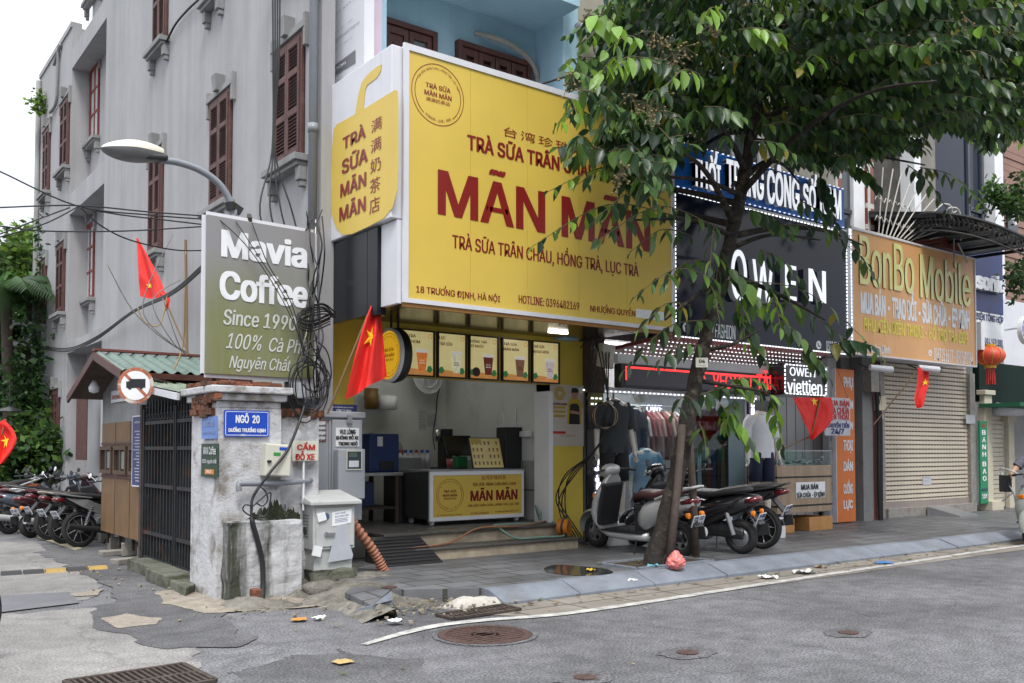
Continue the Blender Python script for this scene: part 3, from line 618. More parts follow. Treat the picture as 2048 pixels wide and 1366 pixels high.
# ------------------------------------------------------------------ tea shop room
M_shopw = mat('white shop wall', (0.60, 0.62, 0.60), 0.7, var=0.05, scale=1.5, dirt=(0.3, .31, .29), dscale=2, dlo=.5, dhi=.9)
M_stair = mat('beige stone step', (0.36, 0.30, 0.22), 0.7, var=0.2, scale=8, dirt=(0.12, .1, .08), dscale=5, dlo=.5, dhi=.8)
M_floor = tiles('grey floor tiles', (0.16, 0.16, 0.155), (0.19, 0.19, 0.185), (0.06, 0.06, 0.06), 0.6, 0.6, off=0, rough=.4)
FZ = 0.42
ts = thing('tea_shop', 'yellow and white milk tea shop open to the pavement', 'shop', (6.6, 9.8, 0))
b = MB(); b.box(SL,SRI,12.4,12.5,FZ,2.98); b.box(SL - .08,SL,9.8,12.5,FZ,2.98); b.box(SRI,SRI + .06,FY + .02,12.5,FZ,2.98); b.box(SL,SRI,9.8,12.4,2.9,2.98); b.build('wall',M_shopw,ts)
M_tilew = tiles('white wall tiles', (0.42, 0.42, 0.41), (0.46, 0.46, 0.44), (0.2, 0.2, 0.19), .3, .42, off=0, rough=.3, swap=('Y', 'Z'))
MB().box(SRI - .012, SRI - .002, 9.8, 12.4, FZ, 1.25).build('tiled_wall', M_tilew, ts)
b = MB(); b.box(5.4, 7.4, 11.2, 11.25, 2.86, 2.895); b.build('ceiling_tube', emit('tea shop added fill', (1, .97, .9), 7.0), ts)  # unseen glowing tube, added to brighten the tea shop room
MB().box(SL, SRI, 9.86, 12.4, .13, FZ).build('floor', M_floor, ts)
b = MB(); b.box(5.3, SRI - .02, 9.52, 9.86, .12, FZ - .03); b.box(5.55, SRI - .02, 9.2, 9.52, .12, .235); b.build('step', M_stair, ts)
b = MB(); b.box(5.28,SRI - .02,9.48,9.88,FZ - .03,FZ + .003); b.box(5.53,SRI - .02,9.17,9.519,.235,.262); b.build('step_tread',mat('dark granite tread',(0.075,0.07,0.065),0.5,var=.4,scale=30),ts,bevel=.006)
b = MB(); b.box(SRI, SR, FY, FY + .35, .12, 2.92); b.build('pillar', M_yelw, ts)
MB().box(SRI - .002, SR - .002, FY - .02, FY, .12, .17).build('skirting', M_gt, ts)
b = MB(); b.box(SRI - .075, SRI, FY - .015, FY + .3, .30, 2.2); b.build('door_jamb', M_white, ts)
zh = PY(1080, 768, FY).z
b = MB(); b.box(SL - .25, SRI, FY, FY + .12, zh, 2.985); b.box(4.5, 5.02, FY - .01, FY - .001, 1.7, 2.92); b.build('header', M_yelw, ts)
b = MB(); b.box(5.02, SRI, FY - .03, FY - .001, zh, zh + .07); b.build('header_trim', M_yel, ts)
MB().box(4.5, SL, FY + .01, FY + .1, .12, 1.7).build('left_wall', M_gw, ts)
# drink posters in black frames
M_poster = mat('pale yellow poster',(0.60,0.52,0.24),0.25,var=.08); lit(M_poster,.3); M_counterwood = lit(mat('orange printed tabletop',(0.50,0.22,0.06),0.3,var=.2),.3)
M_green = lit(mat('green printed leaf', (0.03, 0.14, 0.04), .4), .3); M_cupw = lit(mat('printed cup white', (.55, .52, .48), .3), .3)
drinks = [((783,664),(868,760),'LỤC TRÀ\nĐÀO THƠM',(0.50,0.15,0.03),'peach tea'),((874,668),(932,759),'LỤC\nTRÀ SỮA',(0.50,0.48,0.33),'pale green milk tea'),((937,672),(996,762),'HỒNG TRÀ\nXÍ MUỘI',(0.10,0.02,0.015),'dark red tea'),((1003,678),(1058,764),'TRÀ SỮA\nMÃN MÃN',(0.14,0.07,0.04),'brown milk tea'),((1063,683),(1118,768),'TRÀ SỮA\nKHOAI MÔN',(0.42,0.36,0.38),'pale lilac milk tea')]
for (a, c_, tx, col, nm) in drinks:
 A = PY(*a, FY - .05); B = PY(*c_, FY - .05); x0, x1, z0, z1 = A.x, B.x, 2.295, 2.865
 if nm == 'peach tea': x0 = x1 - .52
 W = x1 - x0; t = thing('drink_poster','black framed poster of %s above the shop counter' % nm,'poster',(x0,FY - .05,z0),'drink posters over the tea shop')
 b = MB(); q = .018; y_ = FY - .045
 b.box(x0,x0 + q,y_ - .03,y_ + .02,z0,z1); b.box(x1 - q,x1,y_ - .03,y_ + .02,z0,z1); b.box(x0 + q,x1 - q,y_ - .03,y_ + .02,z0,z0 + q); b.box(x0 + q,x1 - q,y_ - .03,y_ + .02,z1 - q,z1); b.build('frame',M_black,t)
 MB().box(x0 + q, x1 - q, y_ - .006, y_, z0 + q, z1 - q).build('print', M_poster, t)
 b = MB(); cx, cz = x0 + W * .66, z0 + .2
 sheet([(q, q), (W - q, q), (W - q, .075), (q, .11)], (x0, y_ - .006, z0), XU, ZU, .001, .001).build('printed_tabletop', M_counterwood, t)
 for s_ in (0, 1):
  xx = .02 if s_ == 0 else W - .11
  if nm == 'peach tea' and s_ == 0: continue
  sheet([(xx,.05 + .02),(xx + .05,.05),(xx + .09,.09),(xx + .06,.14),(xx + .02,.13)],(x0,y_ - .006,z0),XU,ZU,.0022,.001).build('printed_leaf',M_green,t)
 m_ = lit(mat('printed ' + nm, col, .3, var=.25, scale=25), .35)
 u = cx - x0
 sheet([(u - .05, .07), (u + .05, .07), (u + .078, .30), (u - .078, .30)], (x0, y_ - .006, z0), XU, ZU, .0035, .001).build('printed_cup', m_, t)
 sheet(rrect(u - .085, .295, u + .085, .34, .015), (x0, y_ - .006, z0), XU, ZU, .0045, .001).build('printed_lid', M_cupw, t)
 text('TRÀ SỮA\nMÃN MÃN', M_red if 'milk' in nm else M_cupw, t, (x0 + u - .04, y_ - .006, z0 + .16), XU, ZU, .08, .05, d=.0056, bold=.02)
 if nm == 'dark red tea': MB().lathe([(0, .002), (.06, .002), (.06, 0)], (x0 + .12, y_ - .008, z0 + .1), (0, -1, 0)).build('printed_fruit', M_seatr, t)
 if nm == 'peach tea': MB().lathe([(0,.002),(.05,.002),(.05,0)],(x0 + .14,y_ - .008,z0 + .1),(0,-1,0)).build('printed_fruit',M_counterwood,t)
 text(tx, M_red, t, (x0 + .03, y_ - .006, z1 - .165), XU, ZU, W * (.55 if 'M' in tx else .45), .115, d=.003, bold=.025)
 b = MB(); arc_band(b, (x1 - .06, y_ - .006, z1 - .07), XU, ZU, .026, .008, 0, 6.283, d=.003, n=20); b.build('printed_logo', M_counterwood, t)
# recruiting poster on the yellow pillar
A = PY(1100,892,FY - .005); B = PY(1167,772,FY - .005); t = thing('recruiting_poster','tall pale recruiting poster with a person in a yellow shirt on the yellow pillar','poster',(A.x,FY,A.z)); y_ = FY - .004
W, H_ = B.x - A.x, B.z - A.z
MB().box(A.x, B.x, y_ - .004, y_, A.z, B.z).build('print', mat('pale poster paper', (.52, .48, .42), .35, var=.06), t)
O = Vector((A.x, y_ - .004, A.z)); M_gold = mat('gold print', (.42, .30, .04), .4)
def shp(poly, m, name, d): sheet([(x * W, y * H_) for x, y in poly], O, XU, ZU, d, .0008).build(name, m, t)
b = MB(); arc_band(b,O + XU * W * .28 + ZU * H_ * .86,XU,ZU,.085,.025,0,6.283,d=.002); arc_band(b,O + XU * W * .28 + ZU * H_ * .86,XU,ZU,.05,.03,0,6.283,d=.002); b.build('printed_logo',M_gold,t)
M_skin = mat('skin', (.42, .24, .16), .55, var=.05); M_hair = mat('black hair', (.012, .01, .01), .5)
shp([(.5, .36), (.92, .36), (.95, .68), (.85, .78), (.6, .78), (.52, .68)], mat('yellow print', (.55, .38, .02), .4), 'printed_shirt', .001)
shp([(.55, .36), (.88, .36), (.86, .66), (.80, .7), (.64, .7), (.58, .66)], M_ink, 'printed_apron', .002)
shp([(.64,.78),(.80,.78),(.83,.88),(.79,.92),(.66,.92),(.62,.88)],M_skin,'printed_face',.003); shp([(.62,.88),(.83,.88),(.84,.93),(.76,.96),(.64,.955)],M_hair,'printed_hair',.004)
shp([(.58,.54),(.9,.52),(.9,.56),(.6,.59)],M_skin,'printed_arms',.003); shp([(.08,.2),(.45,.2),(.45,.24),(.08,.24)],M_redp,'printed_band',.002)
for k in range(3): shp([(.1, .47 + .07 * k), (.44, .47 + .07 * k), (.44, .51 + .07 * k), (.1, .51 + .07 * k)], M_gold, 'printed_band', .002)
text('TUYỂN DỤNG', M_red, t, O + XU * W * .07 + ZU * H_ * .66, XU, ZU, W * .42, H_ * .055, d=.002, bold=.03)
text('0379485169', M_redp, t, O + XU * W * .3 + ZU * H_ * .155, XU, ZU, W * .45, H_ * .03, d=.002)
# ------------------------------------------------------------------ counter and kit inside the shop
CY_ = 10.2
A = PY(848, 1062, CY_); B = PY(1045, 948, CY_); x0, x1 = PY(860, 1000, CY_).x, B.x; z0, z1 = .50, 1.10
t = thing('counter', 'yellow fronted milk tea counter on castors', 'counter', ((x0 + x1) / 2, CY_ + .35, FZ))
b = MB(); b.box(x0 - .02, x1, CY_ + .005, CY_ + .62, z0, z1); b.build('body', mat('dull stainless sheet', (.12, .12, .12), .4, .7), t, bevel=.01)
b = MB(); q = .03; b.box(x0 - .02,x0 + q,CY_ - .03,CY_,z0 - .02,z1 + .02); b.box(x1 - q,x1,CY_ - .03,CY_,z0 - .02,z1 + .02); b.box(x0 + q,x1 - q,CY_ - .03,CY_,z0 - .02,z0 + q); b.box(x0 + q,x1 - q,CY_ - .03,CY_,z1 - q,z1 + .02); b.build('frame',M_white,t)
MB().box(x0 + q, x1 - q, CY_ - .018, CY_ - .002, z0 + q, z1 - q).build('front_panel', M_yel, t)
MB().box(x0 - .03, x1 + .01, CY_ - .03, CY_ + .65, z1 + .021, z1 + .04).build('top', M_steel, t, bevel=.005)
def castor(x, y):
 b = MB(); b.lathe([(0,.02),(.035,.02),(.04,.01),(.04,-.01),(.035,-.02),(0,-.02)],(x,y,FZ + .042),(1,0,0),16); b.box(x - .012,x + .012,y - .02,y + .02,FZ + .06,z0 - .02); b.build('castor',M_whited,t)
for xx in (x0 + .05, x1 - .08): castor(xx, CY_ + .04); castor(xx, CY_ + .55)
yl = CY_ - .018
def CT(s,ax,az,bx,bz,**k): text(s,M_red,t,(x0 + (x1 - x0) * ax,yl,z0 + (z1 - z0) * az),XU,ZU,(x1 - x0) * (bx - ax),(z1 - z0) * (bz - az),d=.003,**k)
CT('台湾珍珠奶茶',.53,.83,.80,.93,bold=.01); CT('TRÀ SỮA TRÂN CHÂU ĐÀI LOAN',.43,.70,.91,.79,bold=.02); CT('MÃN MÃN',.41,.37,.93,.66,bold=.03); CT('TRÀ SỮA TRÂN CHÂU, HỒNG TRÀ, LỤC TRÀ',.38,.23,.95,.325,bold=.015)
CT('18 TRƯƠNG ĐỊNH, HÀ NỘI',.06,.07,.32,.115,bold=.01); CT('HOTLINE: 0396482169',.41,.075,.61,.12,bold=.01); CT('NHƯỢNG QUYỀN: 0396482169',.68,.09,.95,.135,bold=.01)
def logo(par, c, U, V, r, m, bold=.02):
 b = MB(); arc_band(b,c,U,V,r,r * .022,0,6.2832,n=72); arc_band(b,c,U,V,r * .88,r * .022,R(150),R(205),n=24); arc_band(b,c,U,V,r * .88,r * .022,R(-28),R(25),n=24)
 arc_band(b,c,U,V,r * .88,r * .022,R(205),R(232),n=10); arc_band(b,c,U,V,r * .88,r * .022,R(-50),R(-28),n=10); b.build('logo_ring',m,par)
 arc_text('TRÀ SỮA TRÂN CHÂU, HỒNG TRÀ, LỤC TRÀ', m, par, c, U, V, r * .80, R(152), R(22), r * .13)
 arc_text('珍珠奶茶、红茶、绿茶', m, par, c, U, V, r * .9, R(236), R(305), r * .1)
 for s_, a, h, wd in (('TRÀ SỮA', .16, .17, .46), ('MÃN MÃN', -.09, .17, .5), ('满满奶茶店', -.28, .11, .44)):
  text(s_, m, par, Vector(c) - U * (r * wd * 1.05) + V * (r * a), U, V, r * wd * 2.1, r * h * 1.15, bold=bold)
logo(t, Vector((x0 + (x1 - x0) * .195, yl, z0 + (z1 - z0) * .52)), XU, ZU, .21, M_red)
# menu screen on the counter
zt = z1 + .04
A = PY(940,946,CY_ + .12); B = PY(1008,946,CY_ + .12); t = thing('menu_board','tilted yellow menu board with rows of drinks on the counter','menu board',((A.x + B.x) / 2,CY_ + .15,zt))
Uu = Vector((1, 0, 0)); Vv = Vector((0, .28, .96)); O = Vector((A.x, CY_ + .06, zt + .002)); W, H_ = .52, .44
MB().prism(rrect(0, 0, W, H_, .015), O, Uu, Vv, .02).build('board', M_black, t)
O2 = O + Uu.cross(Vv) * .021
sheet([(.015,.015),(W - .015,.015),(W - .015,H_ - .015),(.015,H_ - .015)],O2,Uu,Vv,0,.002).build('print',mat('menu print',(.62,.5,.16),.2,var=.1),t)
b = MB(); rr = random.Random(3)
for r_ in range(4):
 for k in range(7):
  if rr.random() < .85: u = .04 + k * .066; v = .05 + r_ * .095; b.prism([(u,v),(u + .022,v),(u + .027,v + .05),(u - .005,v + .05)],O2 + Uu.cross(Vv) * .002,Uu,Vv,.001)
b.build('printed_drinks',mat('printed drink brown',(.22,.08,.03),.3,var=.5,scale=30),t); sheet([(.02,.35),(.2,.35),(.2,.42),(.02,.42)],O2,Uu,Vv,.003,.001).build('printed_logo',M_gold,t)
# till behind the menu, cup dispenser, bottles, blue box, shelf of pans
p = PY(918,900,10.7); t = thing('till_screen','black till screen tilted behind the menu board','screen',(p.x,p.y,zt)); b = MB(); b.obox((p.x,p.y,zt + .32),(.22,.015,.15),Matrix.Rotation(R(-22),3,'X')); b.build('screen',M_blackp,t,bevel=.01); b = MB(); b.tube([(p.x,p.y + .02,zt),(p.x,p.y + .06,zt + .3)],.03,10); b.lathe([(0,.02),(.13,.02),(.14,0)],(p.x,p.y,zt)); b.build('stand',M_black,t)
p = PY(1020,950,10.55); t = thing('cup_dispenser','tall black cup tower with two straws on the counter','dispenser',(p.x,p.y,zt)); b = MB(); b.box(p.x - .16,p.x + .16,p.y - .12,p.y + .12,zt,zt + .58); b.build('body',M_blackpl,t,bevel=.015); MB().box(p.x - .17,p.x + .19,p.y - .12,p.y + .12,zt + .582,zt + .61).build('tray',M_whited,t); b = MB(); b.tube([(p.x - .1,p.y,zt + .61),(p.x - .13,p.y,zt + .86)],.01,6); b.tube([(p.x + .1,p.y,zt + .61),(p.x + .11,p.y,zt + .86)],.01,6); b.build('straws',M_white,t)
WB = 11.2
t = thing('work_bench','dark steel work bench with an open shelf in the shop','bench',(5.4,WB,FZ)); b = MB(); b.box(5.0,6.28,WB - .45,WB + .35,1.06,1.10); b.build('top',M_steel,t,bevel=.006)
for xx,yy in ((5.05,WB - .4),(6.2,WB - .4),(5.05,WB + .3),(6.2,WB + .3)): MB().box(xx - .025,xx + .025,yy - .025,yy + .025,FZ,1.06).build('leg',M_stake,t)
MB().box(5.03, 6.22, WB - .4, WB + .3, .62, .65).build('shelf', M_rust, t)
t = tag(MB().box(5.3,5.58,WB - .3,WB,.652,1.0).build('carton',mat('brown cardboard',(.16,.08,.035),.8),None,bevel=.006),'brown cardboard carton on the shelf under the work bench','carton')
t = tag(MB().box(5.62,5.95,WB - .25,WB + .1,.652,.98).build('crate',mat('dark blue crate',(.015,.03,.10),.5),None,bevel=.008),'dark blue crate on the shelf under the work bench','crate')
p = PY(758,940,WB); t = thing('sealing_machine','bright blue boxy machine on the bench at the left wall','machine',(p.x,WB,1.1)); b = MB(); b.box(p.x - .26,p.x + .2,WB - .2,WB + .2,1.101,1.62); b.build('body',mat('blue enamel',(.008,.03,.14),.35),t,bevel=.02); MB().box(p.x - .14,p.x - .06,WB - .21,WB - .203,1.45,1.58).build('label',M_wtxt,t); MB().box(p.x - .1,p.x + .12,WB - .21,WB - .203,1.13,1.25).build('slot',M_dark,t)
p = PY(800,910,WB + .1); t = thing('bottle_tub','clear plastic tub beside the bottles on the bench','tub',(p.x,p.y,1.1)); MB().box(p.x - .2,p.x + .28,p.y - .13,p.y + .13,1.101,1.3).build('tub',mat('milky plastic',(.25,.27,.27),.3),t,bevel=.015)
for k in range(6):
 q = PY(800 + k * 11,905,WB + .32); t = thing('bottle','white syrup bottle with a coloured cap in the row behind the plastic tub','bottle',(q.x,q.y,1.1),'row of syrup bottles on the bench')
 MB().lathe([(0,0),(.045,0),(.045,.2),(.02,.25),(.02,.27)],(q.x,q.y,1.101),n=14).build('body',M_whited,t,True); MB().lathe([(.024,.26),(.024,.30),(0,.30)],(q.x,q.y,1.101),n=12).build('cap',M_sblue if k % 3 else M_redp,t)
t = thing('shelf_rack', 'wire rack of pans and cup stacks on the left of the shop back wall', 'rack', (5.25, 12.15, 1.1))
b = MB(); b.box(4.9, 5.75, 11.95, 12.38, 1.98, 2.0)
for xx in (4.92, 5.73): b.box(xx - .012, xx + .012, 11.97, 11.995, 1.1, 2.3)
b.build('frame', M_inkg, t)
for (px,py,r_,m_,nm) in ((745,880,.12,M_steel,'small round steel pan'),(788,900,.16,M_gt,'dark round pan'),(772,890,.14,M_steel,'mid sized round pan'),):
 c = PY(px,py,11.9); tag(MB().lathe([(0,.06),(r_ * .7,.05),(r_,0),(r_ * .95,0),(r_ * .66,.04),(0,.045)],tuple(c),(0,-1,0.2),22).build('pan',m_,None,True),'%s hanging from the wire rack in the shop' % nm,'pan')
p = PY(742,840,12.15); tag(MB().lathe([(0,0),(.1,0),(.11,.3),(0,.31)],(p.x,p.y,2.003),n=18).build('cup_stack',mat('amber plastic',(.16,.09,.02),.4),None,True),'amber stack of cups standing on the rack','cup stack')
p = PY(775,840,12.15); tag(MB().lathe([(0,0),(.14,0),(.15,.2),(0,.21)],(p.x,p.y,2.003),n=18).build('lid_stack',M_white,None,True),'pale stack of lids standing on the rack','lid stack')
p = PY(884,935,11.9); t = thing('shake_machine','tall steel and black shaker machine with a cable on the shop wall','machine',(p.x,p.y,1.1)); b = MB(); b.box(p.x - .02,p.x + .13,p.y - .1,p.y + .1,1.101,1.72); b.box(p.x - .16,p.x + .13,p.y - .12,p.y + .1,1.101,1.14); b.build('body',M_blackpl,t,bevel=.01); MB().lathe([(0,0),(.05,0),(.055,.17),(.03,.19)],(p.x - .09,p.y - .02,1.53),n=16).build('cup',M_chrome,t,True)
p = PY(906,930,11.4); tag(MB().lathe([(0,0),(.09,0),(.1,.16),(.095,.16)],(p.x,p.y,1.11),n=18).build('pink_tub',mat('pink plastic',(.42,.10,.14),.4),None,True),'pink plastic tub on the bench right of the shaker','tub')
p = PY(920,935,10.75); tag(MB().box(p.x - .08,p.x + .08,p.y - .07,p.y + .07,zt,zt + .17).build('tissue_box',mat('green carton',(.02,.18,.06),.5),None,bevel=.008),'small green tissue box beside the till','box')
tag(MB().box(6.28,6.72,10.85,11.3,FZ,1.09).build('steel_cabinet',mat('dark steel sheet',(.05,.05,.05),.4,.6),None,bevel=.01),'dark steel cabinet between the bench and the counter','cabinet')
# papers and fan on the back wall
def paper(px0, py0, px1, py1, y, label, grp=None, lines=5):
 A = PY(px0, py1, y); B = PY(px1, py0, y); t = thing('notice_paper', label, 'paper', (A.x, y, A.z), grp)
 MB().box(A.x, B.x, y - .004, y - .001, A.z, B.z).build('sheet', mat('paper', (.42, .43, .46), .4), t)
 b = MB(); W = B.x - A.x; H_ = B.z - A.z
 for k in range(lines): z = A.z + H_ * (.9 - .8 * k / lines); b.box(A.x + W * .1, A.x + W * (.9 - .2 * (k % 2)), y - .0055, y - .0045, z - H_ * .02, z)
 b.build('printed_lines', M_inkg, t); return t
paper(838,822,852,860,12.39,'narrow white price paper left of the hanging cable on the back wall'); paper(854,827,872,853,12.39,'small white paper right beside the hanging cable on the back wall')
for k in range(5): paper(899 + k * 15.6,820,913.8 + k * 15.6,859,12.39,('leftmost','second','middle','fourth','rightmost')[k] + ' white sheet of the row of five on the back wall','row of sheets on the shop back wall')
c = PY(854,755,12.1); t = thing('wall_fan','round red bladed wall fan high on the shop back wall','fan',tuple(c)); b = MB(); [b.ring(tuple(c + Vector((0,-.02 * k,0))),(0,-1,.15),r_,.007,30,5) for k,r_ in enumerate((.24,.25,.16))]; [b.tube([c,c + Vector((math.cos(a) * .25,-.02,math.sin(a) * .25))],.003,5) for a in [i * .39 for i in range(16)]]; b.build('guard',M_white,t); b = MB(); [b.prism([(0.03,-.03),(.2,-.09),(.23,.03),(.03,.03)],c + Vector((0,.03,0)),Vector((math.cos(a),0,math.sin(a))),Vector((-math.sin(a),.1,math.cos(a))),.004) for a in (.3,1.87,3.44,5.0)]; b.build('blades',mat('red fan blade',(.2,.03,.02),.4),t)
cable([PY(880,772,12.3),PY(874,800,12.36),PY(872,830,12.36),PY(866,868,12.36),PY(870,900,12.3)],.008,'black cable dropping from the wall fan to the shaker','cables inside the tea shop')
for k, (dx, m_) in enumerate(((0, M_cable), (7, M_cable), (-6, M_cableg))):
 cable([PY(1046 + dx * .3,868,SRI + 4),PY(1038 + dx,890,12.0),PY(1034 - dx,925,11.8),PY(1036 + dx,960,11.6)],.007,'thin cable dangling from the socket on the right shop wall','cables inside the tea shop',m_)
p = PX(1052,868,SRI - .03); tag(MB().box(SRI - .06,SRI - .013,p.y - .12,p.y + .12,p.z - .04,p.z + .04).build('power_strip',M_white,None,bevel=.008),'white power strip on the right wall of the tea shop','power strip')
# garden hose and the orange plug by the step
M_hose = mat('pale green hose', (.15, .25, .2), .4)
hz = FZ + .02
hp = [PX(1085,1020,SRI - .06),PX(1080,1040,SRI - .08),Vector((7.85,9.9,hz + .2)),Vector((7.8,9.75,hz)),Vector((7.3,9.62,hz)),Vector((6.95,9.62,hz)),Vector((6.93,9.5,hz - .02)),Vector((7.1,9.35,.29)),Vector((7.5,9.3,.285)),Vector((7.85,9.3,.285)),Vector((7.92,9.45,hz - .05)),Vector((7.9,9.6,hz))]
tag(MB().tube(smooth_path(hp), .016, 8).build('garden_hose', M_hose, None, True), 'pale green hose looped over the shop steps', 'hose')
tag(MB().tube(smooth_path([Vector((7.9,9.75,hz)),Vector((7.2,9.46,hz - .01)),Vector((6.6,9.46,FZ + .012)),Vector((6.2,9.44,.29)),Vector((5.9,9.3,.28)),Vector((5.5,9.25,.27))]),.012,8).build('extension_cord',mat('orange cord',(.26,.12,.06),.5),None,True),'orange cord lying along the shop steps','cord')
p = Vector((7.9,9.36,.265)); t = thing('cable_reel','small orange and black cable reel on the lower shop step','reel',tuple(p)); MB().lathe([(0,-.07),(.11,-.07),(.11,.07),(0,.07)],p + Vector((0,0,.12)),(.5,-.86,0),20).build('drum',mat('orange plastic',(.5,.16,.01),.4),t); b = MB(); b.ring(p + Vector((0,0,.12)),(.5,-.86,0),.115,.015); b.tube([p + Vector((-.04,-.07,.02)),p + Vector((-.04,-.09,.12)),p + Vector((.03,-.05,.22))],.018,6); b.build('handle',M_blackpl,t)
# black rubber ramp left of the steps
b = MB(); b.add([(5.05,8.95,.128),(5.75,8.95,.128),(5.75,9.5,.40),(5.05,9.5,.40),(5.05,8.95,.12),(5.75,8.95,.12),(5.75,9.5,.12),(5.05,9.5,.12)],[(0,1,2,3),(0,4,5,1),(1,5,6,2),(3,2,6,7),(0,3,7,4)])
for k in range(8): y = 9.0 + k * .06; z = .128 + (y - 8.95) / .55 * .272; b.beam((5.07, y, z + .004), (5.73, y, z + .004), .025, .008)
tag(b.build('rubber_ramp', M_blackpl), 'black ribbed rubber ramp left of the tea shop steps', 'ramp')
# ------------------------------------------------------------------ big yellow sign box
SY = 8.0; A = PY(806, 608, SY); B = PY(1346, 663, SY); x0, x1 = A.x, B.x; z0 = 2.87; z1 = PY(809, 91, SY).z; SX = x0
ms = thing('tea_shop_sign', 'huge yellow box sign of the milk tea shop with dark red lettering', 'sign', ((x0 + x1) / 2, 8.9, z0))
b = MB(); b.box(x0, x1, SY, FY - .02, z0 + .12, z1); b.build('box', M_whited, ms)
b = MB(); q = .045; b.box(x0 - .015,x0 + q,SY - .03,SY,z0,z1 + .02); b.box(x1 - q,x1 + .015,SY - .03,SY,z0,z1 + .02); b.box(x0 + q,x1 - q,SY - .03,SY,z0,z0 + q); b.box(x0 + q,x1 - q,SY - .03,SY,z1 - q,z1 + .02); b.build('frame',M_whited,ms)
W3 = (x1 - x0 - 2 * q) / 5
b = MB()
for k in range(5): b.box(x0 + q + W3 * k, x0 + q + W3 * (k + 1) - .003, SY - .016, SY - .004, z0 + q, z1 - q)
b.build('front_panel', M_yel, ms)
yl = SY - .016
def MT(s, a, b_, c, d, **k): return TY(s, M_red, ms, yl, a, b_, c, d, **k)
MT('台湾珍珠奶茶', 1007, 272, 1203, 303, bold=.012, sp=1.25); MT('TRÀ SỮA TRÂN CHÂU ĐÀI LOAN', 934, 299, 1300, 352, bold=.028)
MT('MÃN MÃN', 875, 428, 1300, 409, bold=.024); MT('TRÀ SỮA TRÂN CHÂU, HỒNG TRÀ, LỤC TRÀ', 904, 503, 1277, 520, bold=.022)
MT('18 TRƯƠNG ĐỊNH, HÀ NỘI',832,588,1000,586,bold=.02); MT('HOTLINE: 0396482169',1037,606,1158,605,bold=.02); MT('NHƯỢNG QUYỀN',1180,626,1270,616,bold=.02)
a = PY(1272, 640, yl); c = PY(1330, 628, yl); MB().box(a.x, c.x, yl - .005, yl - .002, a.z + .03, c.z + .02).build('white_patch', M_white, ms)
c = PY(876, 190, yl); logo(ms, c, XU, ZU, .315, M_red, .02)
# side face toward the alley, a separate white light box with a yellow bag shape
fy = PX(647, 490, SX).y; zb0 = PX(806, 444, SX).z
b = MB(); b.box(SX - .13, SX - .002, SY + .02, fy, zb0 + .03, z1 - .01); b.build('side_box', M_whited, ms, bevel=.01)
xs = SX - .131
def sp2(px, py): p = PX(px, py, xs); return (SY + .02 - p.y, p.z)      # coordinates on the side face: u runs toward the road
Osd = Vector((xs, SY + .02, 0))
def arcpts(pts): return [sp2(*p) for p in pts]
bag = arcpts([(664,430),(662,400),(664,300),(668,258),(674,249),(710,229),(790,180),(796,182),(797,200),(797,330),(795,380),(786,415),(768,437),(740,452),(705,468),(685,470),(672,455)])
sheet(bag, Osd, YR, ZU, 0, .004).build('bag_shape', M_yel, ms)
sheet(arcpts([(710,232),(717,190),(724,165),(735,150),(755,133),(764,129),(762,142),(755,155),(735,170),(731,180),(727,222)]),Osd,YR,ZU,.0005,.004).build('bag_handle',M_yel,ms)
for s_,a in (('TRÀ',(686,300,732,243)),('SỮA',(684,350,736,286)),('MÃN',(681,396,733,336)),('MÃN',(679,444,732,384))): TX(s_,M_red,ms,xs - .005,*a,bold=.026)
for k, s_ in enumerate('满满奶茶店'): TX(s_, M_red, ms, xs - .005, 743 - k, 268 + k * 40.5, 764 - k, 230 + k * 40, bold=.012)
# underside: dark glossy boards, black side panel below the side box
b = MB(); b.box(x0 + .02,x1 - .02,SY + .02,FY - .1,z0 + .05,z0 + .118); b.build('underside',mat('dark glossy board',(.03,.022,.012),.18),ms)
b = MB(); b.box(x0, x1, SY - .012, SY + .03, z0 - .04, z0 + .118); b.build('lower_trim', mat('orange brown trim', (.30, .14, .03), .5), ms)
for k in (3,): MB().box(5.2 + k * .75,5.5 + k * .75,9.1,9.14,z0 + .025,z0 + .048).build('lamp_fitting',emit('soffit lamp',(1,.93,.8),6.0),ms)
pa = PX(735, 560, SX - .12); zc = PX(735, 630, SX - .1).z
t = thing('black_panel','black glossy panel below the side of the yellow sign','panel',(SX,9,zc)); M_bgl = mat('black gloss board',(.016,.017,.02),.22,spec=.2,dirt=(.07,.07,.075),dscale=2.5,dlo=.55,dhi=.8,streak=True)
b = MB(); yq = PX(734,560,SX - .1).y; b.box(SX - .1,SX - .06,yq,fy - .02,zc,zb0); b.build('panel',M_bgl,t); MB().box(SX - .1,SX + .002,SY + .35,yq - .01,zc - .02,zb0 + .0).build('inner_panel',M_bgl,t)
tag(MB().box(SX - .06,SX - .01,SY + .015,SY + .34,z0 - .01,zb0 + .02).build('side_flashing',M_whited),'white metal strip between the black panel and the yellow sign front','panel')
